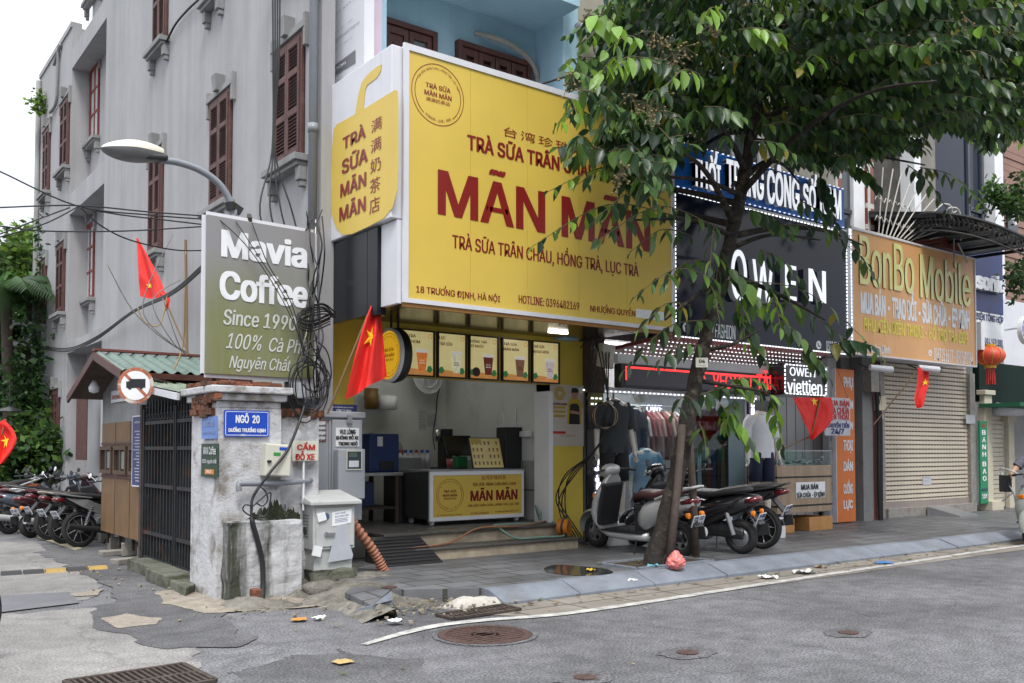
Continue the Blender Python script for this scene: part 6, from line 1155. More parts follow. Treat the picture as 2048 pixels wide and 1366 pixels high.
for k,s_ in enumerate(('CẤM LẠI GẦN','CÓ ĐIỆN','NGUY HIỂM','CHẾT NGƯỜI')): TF(s_,M_ink,tt,CYb - .008,Aw.x + .05,Bw.z - .07 - k * .052,.09,.03,bold=.03)
Aw = PY(655,825,CYb + .2); Bw = PY(714,810,CYb + .2); tt = thing('company_sign','dark blue company name plate just above the tall grey cabinet','sign',(Aw.x,CYb + .2,Aw.z)); MB().box(Aw.x,Bw.x,CYb + .2,CYb + .22,Aw.z - .1,Bw.z).build('plate',M_navy,tt); TY('CÔNG TY TNHH',M_wtxt,tt,CYb + .199,672,824,702,818,bold=.02); TY('SỐ 18 TRƯƠNG ĐỊNH HÀ NỘI',M_wtxt,tt,CYb + .199,664,816,706,813,bold=.01)
SY2 = 8.5; A = PY(629, 1142, SY2); B = PY(709, 1135, SY2); x0, x1 = A.x - .02, B.x + .0; zt_ = PY(640, 1010, SY2).z; z0 = .31
t = thing('steel_cabinet','low pale grey steel telecom cabinet with scraped paint on the broken pavement corner','cabinet',((x0 + x1) / 2,SY2,.1)); M_cab = mat('pale grey cabinet paint',(.43,.44,.43),.5,var=.05,dirt=(.3,.3,.29),dscale=4,dlo=.55,dhi=.8)
MB().box(x0,x1,SY2,SY2 + .36,z0 + .1,zt_).build('case',M_cab,t,bevel=.008); MB().box(x0 + .02,x1 - .02,SY2 + .02,SY2 + .34,z0 - .1,z0 + .0985).build('base',M_cab,t); hard(worn_box('footing',x0 + .0,x1 + .02,SY2 - .02,SY2 + .42,-.02,z0 - .101,M_moss,.05,t,12)); MB().box(x0 + .03,x1 - .015,SY2 - .012,SY2 - .001,z0 + .13,zt_ - .03).build('door',M_cab,t,bevel=.004)
b = MB(); b.add([(x0 - .05,SY2 - .06,zt_),(x1 + .05,SY2 - .06,zt_),(x1 + .05,SY2 + .4,zt_ + .02),(x0 - .05,SY2 + .4,zt_ + .02),(x0 - .05,SY2 - .06,zt_ + .035),(x1 + .05,SY2 - .06,zt_ + .035),(x1 + .03,SY2 + .4,zt_ + .13),(x0 - .03,SY2 + .4,zt_ + .13)],[(3,2,1,0),(4,5,6,7),(0,1,5,4),(1,2,6,5),(2,3,7,6),(3,0,4,7)]); b.build('lid',M_cab,t,bevel=.006)
def on(px, py): p = PY(px, py, SY2 - .013); return p
p = on(652,1068); b = MB(); b.lathe([(0,.012),(.02,.012),(.024,0)],p,(0,-1,0),14); b.beam(p + Vector((-.02,-.02,0)),p + Vector((.09,-.02,.0)),.014,.02); b.build('handle',M_chrome,t); p = on(642,1034); b = MB(); b.obox(p + Vector((0,-.01,0)),(.045,.01,.04),Matrix.Rotation(R(-15),3,'Y')); b.build('hasp_cover',M_white,t); p = on(652,1033); MB().lathe([(0,.006),(.035,.006),(.035,0)],p,(0,-1,0),20).build('blue_lock_hole',mat('dull blue plastic',(.05,.09,.16),.4),t); p = on(633,1102); b = MB(); b.obox(p + Vector((0,-.012,0)),(.045,.01,.05),Matrix.Rotation(R(14),3,'Y')); b.build('loose_cover',M_white,t); p = PX(617,1063,x0); MB().lathe([(0,.006),(.04,.006),(.04,0)],(x0,SY2 + .18,p.z),(-1,0,0),18).build('side_hole',M_dark,t); b = MB(); [b.box(x0 - .004,x0 - .001,SY2 + .1,SY2 + .24,z0 + .22 + k * .03,z0 + .235 + k * .03) for k in range(8)]; b.build('louvres',M_inkg,t)
b = MB(); O = on(655,1125); pts = [(0,0),(.27,.02),(.28,.06),(.22,.22),(.2,.38),(.1,.36),(.05,.18)]; sheet(pts,O,XU,ZU,.001,.0015).build('scraped_patch',mat('bare scraped steel',(.40,.42,.46),.5,var=.1,scale=8),t)
O = on(664,1053); tt = thing('rental_notice','crumpled white paper notice on the door of the low steel cabinet','notice',tuple(O)); sheet([(0,0),(.21,.03),(.215,.17),(.19,.165),(.0,.14)],O,XU,ZU,.0015,.002).build('sheet',M_wtxt,tt); text('CHO THUÊ\nNGUYÊN CĂN',M_navy,tt,O + XU * .03 + ZU * .085,(XU + ZU * .1).normalized(),ZU,.15,.05,d=.004,bold=.02); b = MB(); [b.obox(O + Vector((.1,-.0045,.075 - k * .015)),(.07,.0004,.002),Matrix.Rotation(R(-5),3,'Y')) for k in range(3)]; b.build('printed_lines',M_navy,tt)
# fold away cream board boxes on the wall and ribbed hose
hp = smooth_path([Vector((x1 - .02,SY2 + .2,.86)),Vector((x1 + .04,SY2 + .2,.70)),PY(745,1100,8.75),PY(768,1142,8.75),PY(779,1160,8.8)],32); hp[-1].z = .12
b = MB(); b.tube(hp,[.040 if k % 4 < 2 else .056 for k in range(len(hp))],12); tag(b.build('ribbed_hose',mat('rust pink conduit',(.36,.15,.09),.6,var=.15),None,True),'rust pink ribbed hose running from the cabinets down to the pavement','hose')
# white switch boxes and grey box on the wall right of the coffee sign
for (xa,ya,xb,yb,lab,m_) in ((607,645,634,700,'dirty white switch box high beside the coffee board',M_whited),(606,722,636,796,'lower dirty white switch box with a small black slot beside the coffee board',M_whited)):
 A = PY(xa,yb,9.2); B = PY(xb,ya,9.2); t = thing('switch_box',lab,'switch box',(A.x,9.2,A.z),'switch boxes by the downpipe'); MB().box(A.x,B.x,9.15,9.33,A.z,B.z).build('case',m_,t,bevel=.012); MB().box(A.x + .03,A.x + .08,9.135,9.1495,B.z - .2,B.z - .06).build('slot',M_black,t); MB().box(A.x + .02,B.x - .02,9.14,9.1495,A.z + .02,A.z + .12).build('cover',M_white,t,bevel=.003)
for k,(px,m_) in enumerate(((640,M_pipe),(647,mat('blue plastic pipe',(.10,.19,.30),.5)))): tag(MB().tube([PY(px,1000,9.4),PY(px - 2,640,9.4),PY(px - 1,500,9.5)],.035,10).build('wall_pipe',m_,None,True),['grey pipe running up the wall beside the yellow shop wall','blue pipe running up the wall right beside the grey one'][k],'pipe','pipes up the shop wall')
# ------------------------------------------------------------------ coffee board and street lamp behind it
MY = 8.78; t = thing('coffee_sign','tall weathered olive and grey coffee board with white lettering over the gate pillar','sign',tuple(PY(520,750,MY)))
O = PY(411, 746, MY - .05); U = (PY(628, 750, MY + .03) - O); U.z = 0; W = U.length; U.normalize(); H_ = PY(428, 432, MY - .03).z - O.z
M_mav = mat('weathered olive sign', (.175, .185, .065), .5, var=.08, dirt=(.22, .22, .235), dscale=2.2, dlo=.44, dhi=.66, streak=True)
_n = M_mav.node_tree      # the bleached upper half of the print
O.z += 0; MB().prism([(0, 0), (W, 0), (W, H_), (0, H_)], O - U.cross(ZU) * .07, U, ZU, .07).build('board', M_mav, t);
tcn = _n.nodes.new('ShaderNodeTexCoord'); sx_ = _n.nodes.new('ShaderNodeSeparateXYZ'); mr = _n.nodes.new('ShaderNodeMapRange'); nn = _n.nodes.new('ShaderNodeTexNoise'); nn.inputs['Scale'].default_value = 3; ad = _n.nodes.new('ShaderNodeMath'); ad.operation = 'MULTIPLY_ADD'; ad.inputs[1].default_value = .5
_n.links.new(tcn.outputs['Object'],sx_.inputs[0]); _n.links.new(tcn.outputs['Object'],nn.inputs['Vector']); _n.links.new(nn.outputs['Fac'],ad.inputs[0]); _n.links.new(sx_.outputs['Z'],ad.inputs[2]); _n.links.new(ad.outputs[0],mr.inputs[0]); mr.inputs[1].default_value = .75; mr.inputs[2].default_value = 1.5
mxn = _n.nodes.new('ShaderNodeMixRGB'); pb_ = _n.nodes['Principled BSDF']; old = pb_.inputs['Base Color'].links[0].from_socket; _n.links.new(mr.outputs[0],mxn.inputs[0]); _n.links.new(old,mxn.inputs[1]); mxn.inputs[2].default_value = (.235,.23,.235,1); _n.links.new(mxn.outputs[0],pb_.inputs['Base Color'])
b = MB(); N = U.cross(ZU); fr = .012
for (a,c) in (((0,0),(0,H_)),((W,0),(W,H_)),((0,0),(W,0)),((0,H_),(W,H_))): b.beam(O + U * a[0] + ZU * a[1] - N * .03,O + U * c[0] + ZU * c[1] - N * .035,.078,.008,up=N)
b.build('frame', M_whited, t)
def MVT(s, u0, v0, u1, v1, m=M_wtxt, **k): text(s, m, t, O + U * W * u0 + ZU * H_ * v0, U, ZU, W * (u1 - u0), H_ * (v1 - v0), d=.006, **k)
MVT('Mavia',.12,.745,.92,.925,bold=.034); MVT('Coffee',.11,.475,.93,.665,bold=.034); M_wtx2 = mat('worn white lettering',(.52,.53,.50),.6,var=.1,scale=10)
MVT('Since 1990',.145,.315,.82,.415,m=M_wtx2,bold=.02,shear=.15); MVT('100%',.17,.165,.50,.265,m=M_wtx2,bold=.01,shear=.35); MVT('Cà Phê',.56,.165,.93,.26,m=M_wtx2,bold=.01,shear=.35); MVT('Nguyên Chất',.20,.02,.77,.14,m=M_wtx2,bold=.01,shear=.35)
tag(MB().beam(PY(500,440,MY),PY(498,432,MY + .3),.04,.05).build('sign_bracket',M_rust),'short rusty bracket on the top edge of the coffee board','bracket')
b = MB(); [b.box(O.x + .1 + k * .75, O.x + .14 + k * .75, MY + .06, MY + .1, 1.9, O.z + H_ - .05) for k in (0, 1)]; b.build('stand', M_rust, t)
# narrow blue advert edge peeping out behind the coffee board
A = PX(412,640,3.2); t = thing('advert_banner','thin blue and yellow advert banner peeping out behind the coffee board','banner',tuple(A)); MB().add([PY(412,480,9.2),PY(440,460,9.2),PY(440,740,9.2),PY(404,740,9.2)],[(0,1,2,3)]).build('yellow_strip',mat('yellow film',(.6,.4,.02),.5),t); MB().add([PY(409,478,9.19),PY(440,445,9.19),PY(440,620,9.19),PY(421,600,9.19)],[(0,1,2,3)]).build('blue_panel',mat('blue film',(.05,.16,.38),.5),t); MB().lathe([(0,.004),(.055,.004),(.055,0)],PY(418,492,9.18),(0,-1,0),20).build('white_disc',M_wtxt,t); b = MB(); b.add([PY(428,530,9.185),PY(440,520,9.185),PY(440,560,9.185),PY(430,555,9.185)],[(0,1,2,3)]); b.build('red_mark',M_redp,t)
LYp = 8.95; t = thing('street_lamp','street lamp with a cream oval head on a curved grey arm behind the coffee board','street lamp',(PY(468,700,LYp).x,LYp,0))
q0 = PY(468,432,LYp); b = MB(); b.tube(smooth_path([Vector((q0.x,LYp,0)),Vector((q0.x,LYp,q0.z - .3)),PY(465,425,LYp),PY(455,392,LYp),PY(432,362,LYp),PY(395,338,LYp),PY(352,324,LYp),PY(322,321,LYp)],8),.034,12); b.build('pole',M_pipe,t,True); b = MB(); b.lathe([(.05,-.03),(.05,.05)],PY(461,415,LYp),(-.2,0,1),14); b.obox(PY(474,418,LYp),(.05,.02,.04),Matrix.Rotation(.5,3,'Y')); b.build('clamp',M_black,t)
a = PY(326, 310, LYp); c = PY(203, 298, LYp); dx = (c - a); Lh = dx.length; ang = math.atan2(dx.z, -dx.x)
def lampsec(s): return Vector((a.x - math.cos(ang) * s, LYp, a.z + math.sin(ang) * s))
def lhead(top):
 b = MB()
 def fn(u, v):
  s = Lh * (u * 1.02); w_ = .15 * (max(0,math.sin(math.pi * min(1,(u * .93 + .06)))) ** .55) * (.55 + .45 * min(1,u * 2)); h = (.10 if top else -.105) * (max(0,math.sin(math.pi * min(1,u * .9 + .1))) ** .6); an = math.pi * v
  p = lampsec(s); return Vector((p.x, p.y - math.cos(an) * w_, p.z + math.sin(an) * h + .01))
 return b.grid(fn, 22, 12)
lhead(True).build('lamp_cover',mat('cream lamp shell',(.66,.62,.52),.4,var=.05),t,True); lhead(False).build('lamp_glass',mat('dusty lamp glass',(.16,.16,.165),.25),t,True)
MB().beam(a + Vector((.03, 0, -.035)), lampsec(Lh * .42) + Vector((0, 0, -.045)), .17, .055).build('black_housing', M_blackpl, t, bevel=.02)
# ------------------------------------------------------------------ guard booth and gate along the alley
XB = 3.25; yb0, yb1 = 11.75, 13.95
bt = thing('guard_booth', 'brown clad guard booth on blocks with a green corrugated roof', 'booth', (3.8, 12.9, 0)); zw0, zw1, zg = .27, 2.02, 2.36
MB().box(XB, GX - .02, yb0, yb1, zw0, zw1 - .25).build('wall', M_bulk, bt); b = MB(); zpk = PX(190, 706, 2.85).z - .12; ymid = (yb0 + yb1) / 2
b.add([(XB + .002,yb0,zw1 - .249),(XB + .002,yb1,zw1 - .249),(XB + .002,yb1,zg - .1),(XB + .002,ymid,zpk + .1),(XB + .002,yb0,zg - .1),(GX - .02,yb0,zw1 - .249),(GX - .02,yb1,zw1 - .249),(GX - .02,yb1,zg - .1),(GX - .02,ymid,zpk + .1),(GX - .02,yb0,zg - .1)],[(0,1,2,3,4),(0,4,9,5),(1,6,7,2)]); b.build('gable',M_gt,bt)
b = MB(); pw = (yb1 - yb0) / 3
for k in range(1, 3): b.box(XB - .004, XB - .0005, yb0 + pw * k - .006, yb0 + pw * k + .006, zw0, zw1 - .25)
b.box(XB - .012, XB - .0005, yb0, yb1, 1.02, 1.06); b.box(XB - .012, XB - .0005, yb0, yb1, zw1 - .55, zw1 - .52); b.build('seams', M_wood, bt)
for k in range(3):
 y0 = yb0 + .05 + k * (yb1 - yb0) / 3; y1 = y0 + (yb1 - yb0) / 3 - .12; f = MB().box(XB - .01,XB - .0006,y0,y1,1.08,zw1 - .57).build('window',M_dark,bt); b = MB(); q = .05; z0_,z1_ = 1.08,zw1 - .57
 b.box(XB - .05,XB - .0006,y0,y0 + q,z0_,z1_); b.box(XB - .05,XB - .0006,y1 - q,y1,z0_,z1_); b.box(XB - .05,XB - .0006,y0 + q,y1 - q,z0_,z0_ + q); b.box(XB - .05,XB - .0006,y0 + q,y1 - q,z1_ - q,z1_); ym = (y0 + y1) / 2; b.box(XB - .04,XB - .0006,ym - .03,ym + .03,z0_ + q,z1_ - q); b.build('frame',mat('weathered brown wood',(.085,.05,.032),.7,var=.3,scale=8),f); MB().box(XB - .03,XB - .012,y0 + q + .02,ym - .04,z0_ + q + .02,z1_ - q - .02).build('pane',mat('frosted pane',(.17,.21,.2),.3),f)
XR = 2.85; p_pk = PX(190,704,XR); zr = p_pk.z; yr = p_pk.y; pe = PX(245,741,XR); pl = PX(137,792,XR); M_cor = mat('green corrugated sheet',(.105,.16,.135),.55,var=.12,scale=2,dirt=(.06,.07,.05),dscale=3,dlo=.5,dhi=.75)
def corr(ya, za, yb_, zb_, x0, x1, amp=.022, wl=.15, name='roof', par=bt, m=M_cor):
 n_ = int((x1 - x0) / wl * 6); b = MB()
 def fn(u, v): x = x0 + (x1 - x0) * u; return Vector((x, ya + (yb_ - ya) * v, za + (zb_ - za) * v + amp * math.sin(2 * math.pi * (x - x0) / wl)))
 return b.grid(fn, n_, 3).build(name, m, par, True)
corr(yr, zr, pe.y, pe.z, XR, GX + .0); corr(yr, zr, pl.y, pl.z, XR, GX)
b = MB(); b.beam((XR - .01,yr,zr - .05),(XR - .01,pe.y,pe.z - .05),.03,.1); b.beam((XR - .01,yr,zr - .05),(XR - .01,pl.y,pl.z - .05),.03,.1); b.beam((XR,pe.y - .02,pe.z - .05),(GX,pe.y - .02,pe.z - .05),.03,.07); b.build('fascia',M_wood,bt); b = MB(); b.beam((XR - .02,yr,zr + .03),(GX,yr,zr + .03),.12,.03); b.build('ridge_cap',mat('red ridge cap',(.15,.04,.03),.7),bt)
b = MB(); b.add([(XR + .02,yr,zr - .04),(XR + .02,pl.y,pl.z - .04),(GX,pl.y,pl.z - .04),(GX,yr,zr - .04),(XR + .02,pe.y,pe.z - .04),(GX,pe.y,pe.z - .04)],[(0,1,2,3),(0,3,5,4)]); b.build('ceiling',M_stake,bt)
for k in range(4): b = MB(); b.box(XB + .05, XB + .09, yb0 + .15 + k * .63, yb0 + .19 + k * .63, .1, zw0); b.build('leg', M_rust, bt)
p = PX(237,790,XB - .03); tt = thing('booth_sign','small white sign with faded red letters under the booth gable','sign',tuple(p)); A = PX(222,806,XB - .03); B = PX(262,775,XB - .03); MB().box(XB - .03,XB - .015,B.y,A.y,A.z,B.z).build('board',M_whited,tt); TX('PHÒNG BẢO VỆ',mat('faded red',(.4,.09,.07),.6),tt,XB - .031,224,802,260,783,bold=.03)
rbk = random.Random(9);
for k,(px,py,wd) in enumerate(((195,1085,.2),(214,1100,.2),(240,1113,.2),(277,1122,.2),(176,1080,.18),(205,1113,.3),(232,1130,.32))):
 p = G(px,py,0); h = .17 if k < 5 else .07; M_ = Matrix.Rotation(rbk.uniform(-.3,.3),3,'Z'); tag(MB().obox((p.x + .12,p.y,h / 2 + .005),(wd / 2,.1,h / 2),M_).build('concrete_block',M_conc,None,bevel=.012),['mossy concrete block under the far corner of the booth','concrete block under the booth wall, second from the far corner','concrete block under the booth near its blue notice','concrete block under the booth end beside the gate','small block behind the far booth corner','flat slab lying below the middle booth block','long flat slab below the booth block by the notice'][k],'block','concrete blocks under the booth')
Xn = XB - .06; A = PX(264,970,Xn); B = PX(289,832,Xn); tt = thing('rules_board','tall dark blue rules board with lines of white text beside the gate','sign',tuple(A)); MB().box(Xn,Xn + .03,B.y,A.y,A.z,B.z).build('board',mat('rules blue',(.035,.045,.15),.5),tt); b = MB(); q = .015; b.box(Xn - .005,Xn + .032,B.y - q,B.y,A.z,B.z); b.box(Xn - .005,Xn + .032,A.y,A.y + q,A.z,B.z); b.box(Xn - .005,Xn + .032,B.y,A.y,B.z,B.z + q); b.box(Xn - .005,Xn + .032,B.y,A.y,A.z - q,A.z); b.build('frame',M_whited,tt)
b = MB(); W = A.y - B.y; H_ = B.z - A.z; rr = random.Random(3); [b.box(Xn - .003,Xn - .001,B.y + W * .08,B.y + W * rr.uniform(.6,.92),A.z + H_ * (.06 + k * .045),A.z + H_ * (.06 + k * .045) + .012) for k in range(17)]; b.build('printed_lines',mat('dull white print',(.4,.42,.5),.6),tt); text('NỘI QUY',M_wtxt,tt,(Xn,A.y - W * .2,A.z + H_ * .9),YR,ZU,W * .6,H_ * .04,bold=.03)
# round no truck sign
XS_ = 2.8; c = PX(271,771,XS_); t = thing('no_truck_sign','rusty round no lorries sign on the booth corner','road sign',tuple(c)); nx = Vector((-.6,-.8,0)); ux = Vector((.8,-.6,0)); rS = .2
MB().lathe([(0,-.01),(rS,-.01),(rS,.0),(0,.0)],c,nx,40).build('plate',mat('rusty sign back',(.35,.12,.06),.7,var=.4,scale=12,dirt=(.6,.58,.55),dscale=9,dlo=.5,dhi=.6),t); MB().lathe([(0,.003),(rS * .80,.003),(rS * .80,.0005)],c,nx,40).build('white_disc',M_wtxt,t)
def nt_(poly, m, name, d): sheet([(x * rS, y * rS) for x, y in poly], c, ux, ZU, d, .001).build(name, m, t)
nt_([(-.62,.55),(-.5,.66),(.66,-.52),(.54,-.64)],mat('faded sign red',(.40,.11,.06),.6,var=.4,scale=16),'red_bar',.0035); nt_([(-.5,-.05),(-.5,.22),(-.3,.24),(-.3,.36),(.55,.36),(.55,-.12),(.42,-.12),(.38,-.2),(.28,-.2),(.24,-.12),(-.2,-.14),(-.24,-.22),(-.36,-.22),(-.4,-.14),(-.48,-.14)],M_ink,'truck_mark',.005)
MB().tube([c + nx * -.03 + Vector((.05, .04, .1)), Vector((XB + .2, c.y + .8, c.z + .1))], .012, 6).build('bracket', M_rust, t)
p = PX(188,775,3.0); t = thing('booth_lamp','small round lamp under the booth eaves','lamp',tuple(p)); MB().lathe([(0,-.08),(.06,-.06),(.07,0),(.04,.06),(.02,.1)],p,n=16).build('lamp',M_whited,t,True)
# gate: two leaves of dark rusty bars, steel sheet roof over it
XG = 3.2; t = thing('bar_gate','closed gate of dark rusty bars between the booth and the gate pillar','gate',(XG,10.6,.1)); ya,ym,yc_ = 9.42,10.4,11.62; M_gate = mat('dark gate paint',(.022,.026,.03),.6,.3,var=.4,scale=9,dirt=(.10,.035,.02),dscale=4,dlo=.54,dhi=.66)
for (y0, y1) in ((ya, ym - .015), (ym + .015, yc_)):
 b = MB(); zt_ = 1.84
 for yy in (y0, y1): b.box(XG - .03, XG + .03, yy - .03, yy + .03, .09, zt_ + .05)
 for zz in (.12, .42, .98, 1.42, 1.72): b.box(XG - .02, XG + .02, y0 + .03, y1 - .03, zz - .02, zz + .02)
 f = b.build('gate_leaf', M_gate, t); b = MB(); n_ = 10
 for k in range(n_): yy = y0 + (y1 - y0) * (k + .5) / n_; b.box(XG - .012,XG + .012,yy - .012,yy + .012,.12,1.9); b.lathe([(.02,0),(0,.12)],(XG,yy,1.9),n=6)
 for k in range(n_ - 1): b.ring((XG, y0 + (y1 - y0) * (k + 1) / n_, 1.79), (1, 0, 0), .035, .008, 12, 5)
 b.build('bars', M_gate, f)
M_gray = mat('grey corrugated back', (.17, .18, .20), .6, dirt=(.10, .04, .02), dscale=3, dlo=.55, dhi=.7)
def fn(u, v): y = 9.45 + 2.2 * u; return Vector((XG + .55 + .02 * math.sin(y * 60), y, .3 + 1.55 * v))
tag(MB().grid(fn, 120, 2).build('corrugated_screen', M_gray, None, True), 'grey corrugated screen standing behind the bar gate', 'screen')
b = MB(); b.box(XG - .04,XG + .06,yc_ + .03,yc_ + .11,.05,1.95); b.box(XG - .03,XG + .07,ya - .12,ya - .04,.05,1.9); b.build('gate_posts',M_rust,t)
t = thing('gate_roof','small lean-to roof of faded green corrugated sheets over the gate','roof',(3.8,10.6,2)); p1 = PX(300,762,3.05); p2 = PX(395,812,3.05); corr(11.75,2.24,9.7,2.0,3.0,GX,name='sheets',par=t,m=mat('faded green sheet',(.16,.20,.14),.6,dirt=(.3,.3,.28),dscale=3)); b = MB(); b.beam((2.99,11.75,2.19),(2.99,9.7,1.95),.03,.07); b.build('edge_beam',M_whited,t); b = MB(); b.box(3.3,3.36,10.6,10.66,1.3,2.1); b.build('prop',M_pipe,t)
pb = [G(262, 1130), G(300, 1120), G(410, 1150), G(418, 1172), G(370, 1195), G(300, 1160)]
b = MB(); lo = [Vector((p.x,p.y,0)) for p in pb]; hi = [Vector((p.x * .98 + 3.3 * .02,p.y,.085 + rb.random() * .03)) for p in pb]; n_ = len(lo); b.add(lo + hi,[tuple(range(n_,2 * n_))] + [(i,(i + 1) % n_,n_ + (i + 1) % n_,n_ + i) for i in range(n_)]); b.box(2.85,3.15,9.55,10.3,.0,.14); b.box(2.95,3.25,10.33,11.4,.0,.13)
tag(b.build('gate_step', M_moss, None, bevel=.012, seg=2), 'mossy broken concrete step along the foot of the bar gate', 'step')
# ------------------------------------------------------------------ stones heaped under the steel cabinet
rs = random.Random(21)
def stone(x, y, z, r_, m, label, grp):
 b = MB()
 def fn(u, v):
  th = u * 2 * math.pi; ph = math.pi * v; d = Vector((math.cos(th) * math.sin(ph),math.sin(th) * math.sin(ph),math.cos(ph))); q = 1 + .35 * mnoise.noise(d * 1.7 + Vector((x * 9,y * 9,0))); return Vector((x,y,z)) + Vector((d.x * r_ * 1.3,d.y * r_,d.z * r_ * .65)) * q
 return tag(b.grid(fn, 14, 8).build('stone', m, None, True), label, 'stone', grp)
M_st = mat('dark damp stone', (.07, .065, .055), .9, var=.4, scale=9, bump=.6)
for (px,py,r_,lab) in ((622,1155,.17,'big dark stone under the left corner of the low steel cabinet'),(660,1150,.16,'wide damp stone under the middle of the low steel cabinet'),(690,1142,.14,'damp stone under the right corner of the low steel cabinet'),(720,1140,.10,'small stone beside the ribbed hose'),(640,1175,.14,'pale lump of rubble below the low steel cabinet'),(735,1150,.08,'smallest stone near the end of the ribbed hose')):
 p = G(px, py, .08); stone(p.x, p.y, .06, r_, M_st if 'pale' not in lab else M_rub, lab, 'stones under the steel cabinet')
# ------------------------------------------------------------------ two wheelers (local axes: x forward, z up, origin on the ground between the wheels)
def L(b, name, m, par, **k): return b.build(name, m, par, local=True, **k)
def wheel(par, x, R1, tw, spokes=False, rim=None, name='wheel', hub=.06, disc=False):
 c = (x, 0, R1); b = MB(); b.ring(c, (0, 1, 0), R1 - tw, tw, 36, 10, sq=1.0); o = L(b, name, M_tyre, par, smooth=True)
 b = MB(); ri = R1 - 2 * tw
 b.lathe([(ri,-.03),(ri + .012,-.03),(ri + .012,.03),(ri,.03),(ri,-.03)],c,(0,1,0),36); b.lathe([(0,-.05),(hub,-.05),(hub,.05),(0,.05)],c,(0,1,0),18)
 if spokes:
  for k in range(18):
   a = k * math.pi / 9; d = Vector((math.cos(a),0,math.sin(a))); e = Vector((math.cos(a + .35),0,math.sin(a + .35))); b.tube([Vector(c) + d * hub + Vector((0,.03 * (-1) ** k,0)),Vector(c) + e * (ri + .004)],.0035,4)
 elif disc: b.lathe([(0, -.04), (ri * .8, -.035), (ri, -.02), (ri, .02), (ri * .8, .035), (0, .04)], c, (0, 1, 0), 30)
 else:
  for k in range(5):
   a = k * 2 * math.pi / 5; d = Vector((math.cos(a),0,math.sin(a))); b.beam(Vector(c) + d * hub * .8,Vector(c) + d * (ri + .005),.045,.03,up=(0,1,0))
 L(b, 'rim', rim or M_steel, o); return o
def plate(par, p, tilt, s1, s2, wd=.2, h=.15, m=M_plate):
 t_ = Vector((math.sin(tilt), 0, math.cos(tilt))); n = Vector((-math.cos(tilt), 0, math.sin(tilt))); p = Vector(p); U = Vector((0, -1, 0))
 b = MB(); b.prism(rrect(-wd / 2, -h / 2, wd / 2, h / 2, .012), p, U, t_, .006); o = L(b, 'number_plate', m, par)
 for s_, v in ((s1, .012), (s2, -.058)):
  q = text(s_,M_navy,None,p + U * (-wd * .42) + t_ * v,U,t_,wd * .84,.05,d=.0075,bold=.03); q.data.transform(Matrix.Translation(Vector(q['_org']))); q.location = (0,0,0); q.parent = o
 return o
def mirror(par, x, y, z, s=1, m=None):
 b = MB(); b.tube(smooth_path([(x,y,z),(x - .02,y + .04 * s,z + .05),(x - .03,y + .11 * s,z + .09)]),.006,6); b.lathe([(0,.012),(.04,.012),(.048,0),(.04,-.01),(0,-.012)],(x - .03,y + .14 * s,z + .11),(-1,0,.15),18); L(b,'mirror',m or M_blackpl,par)
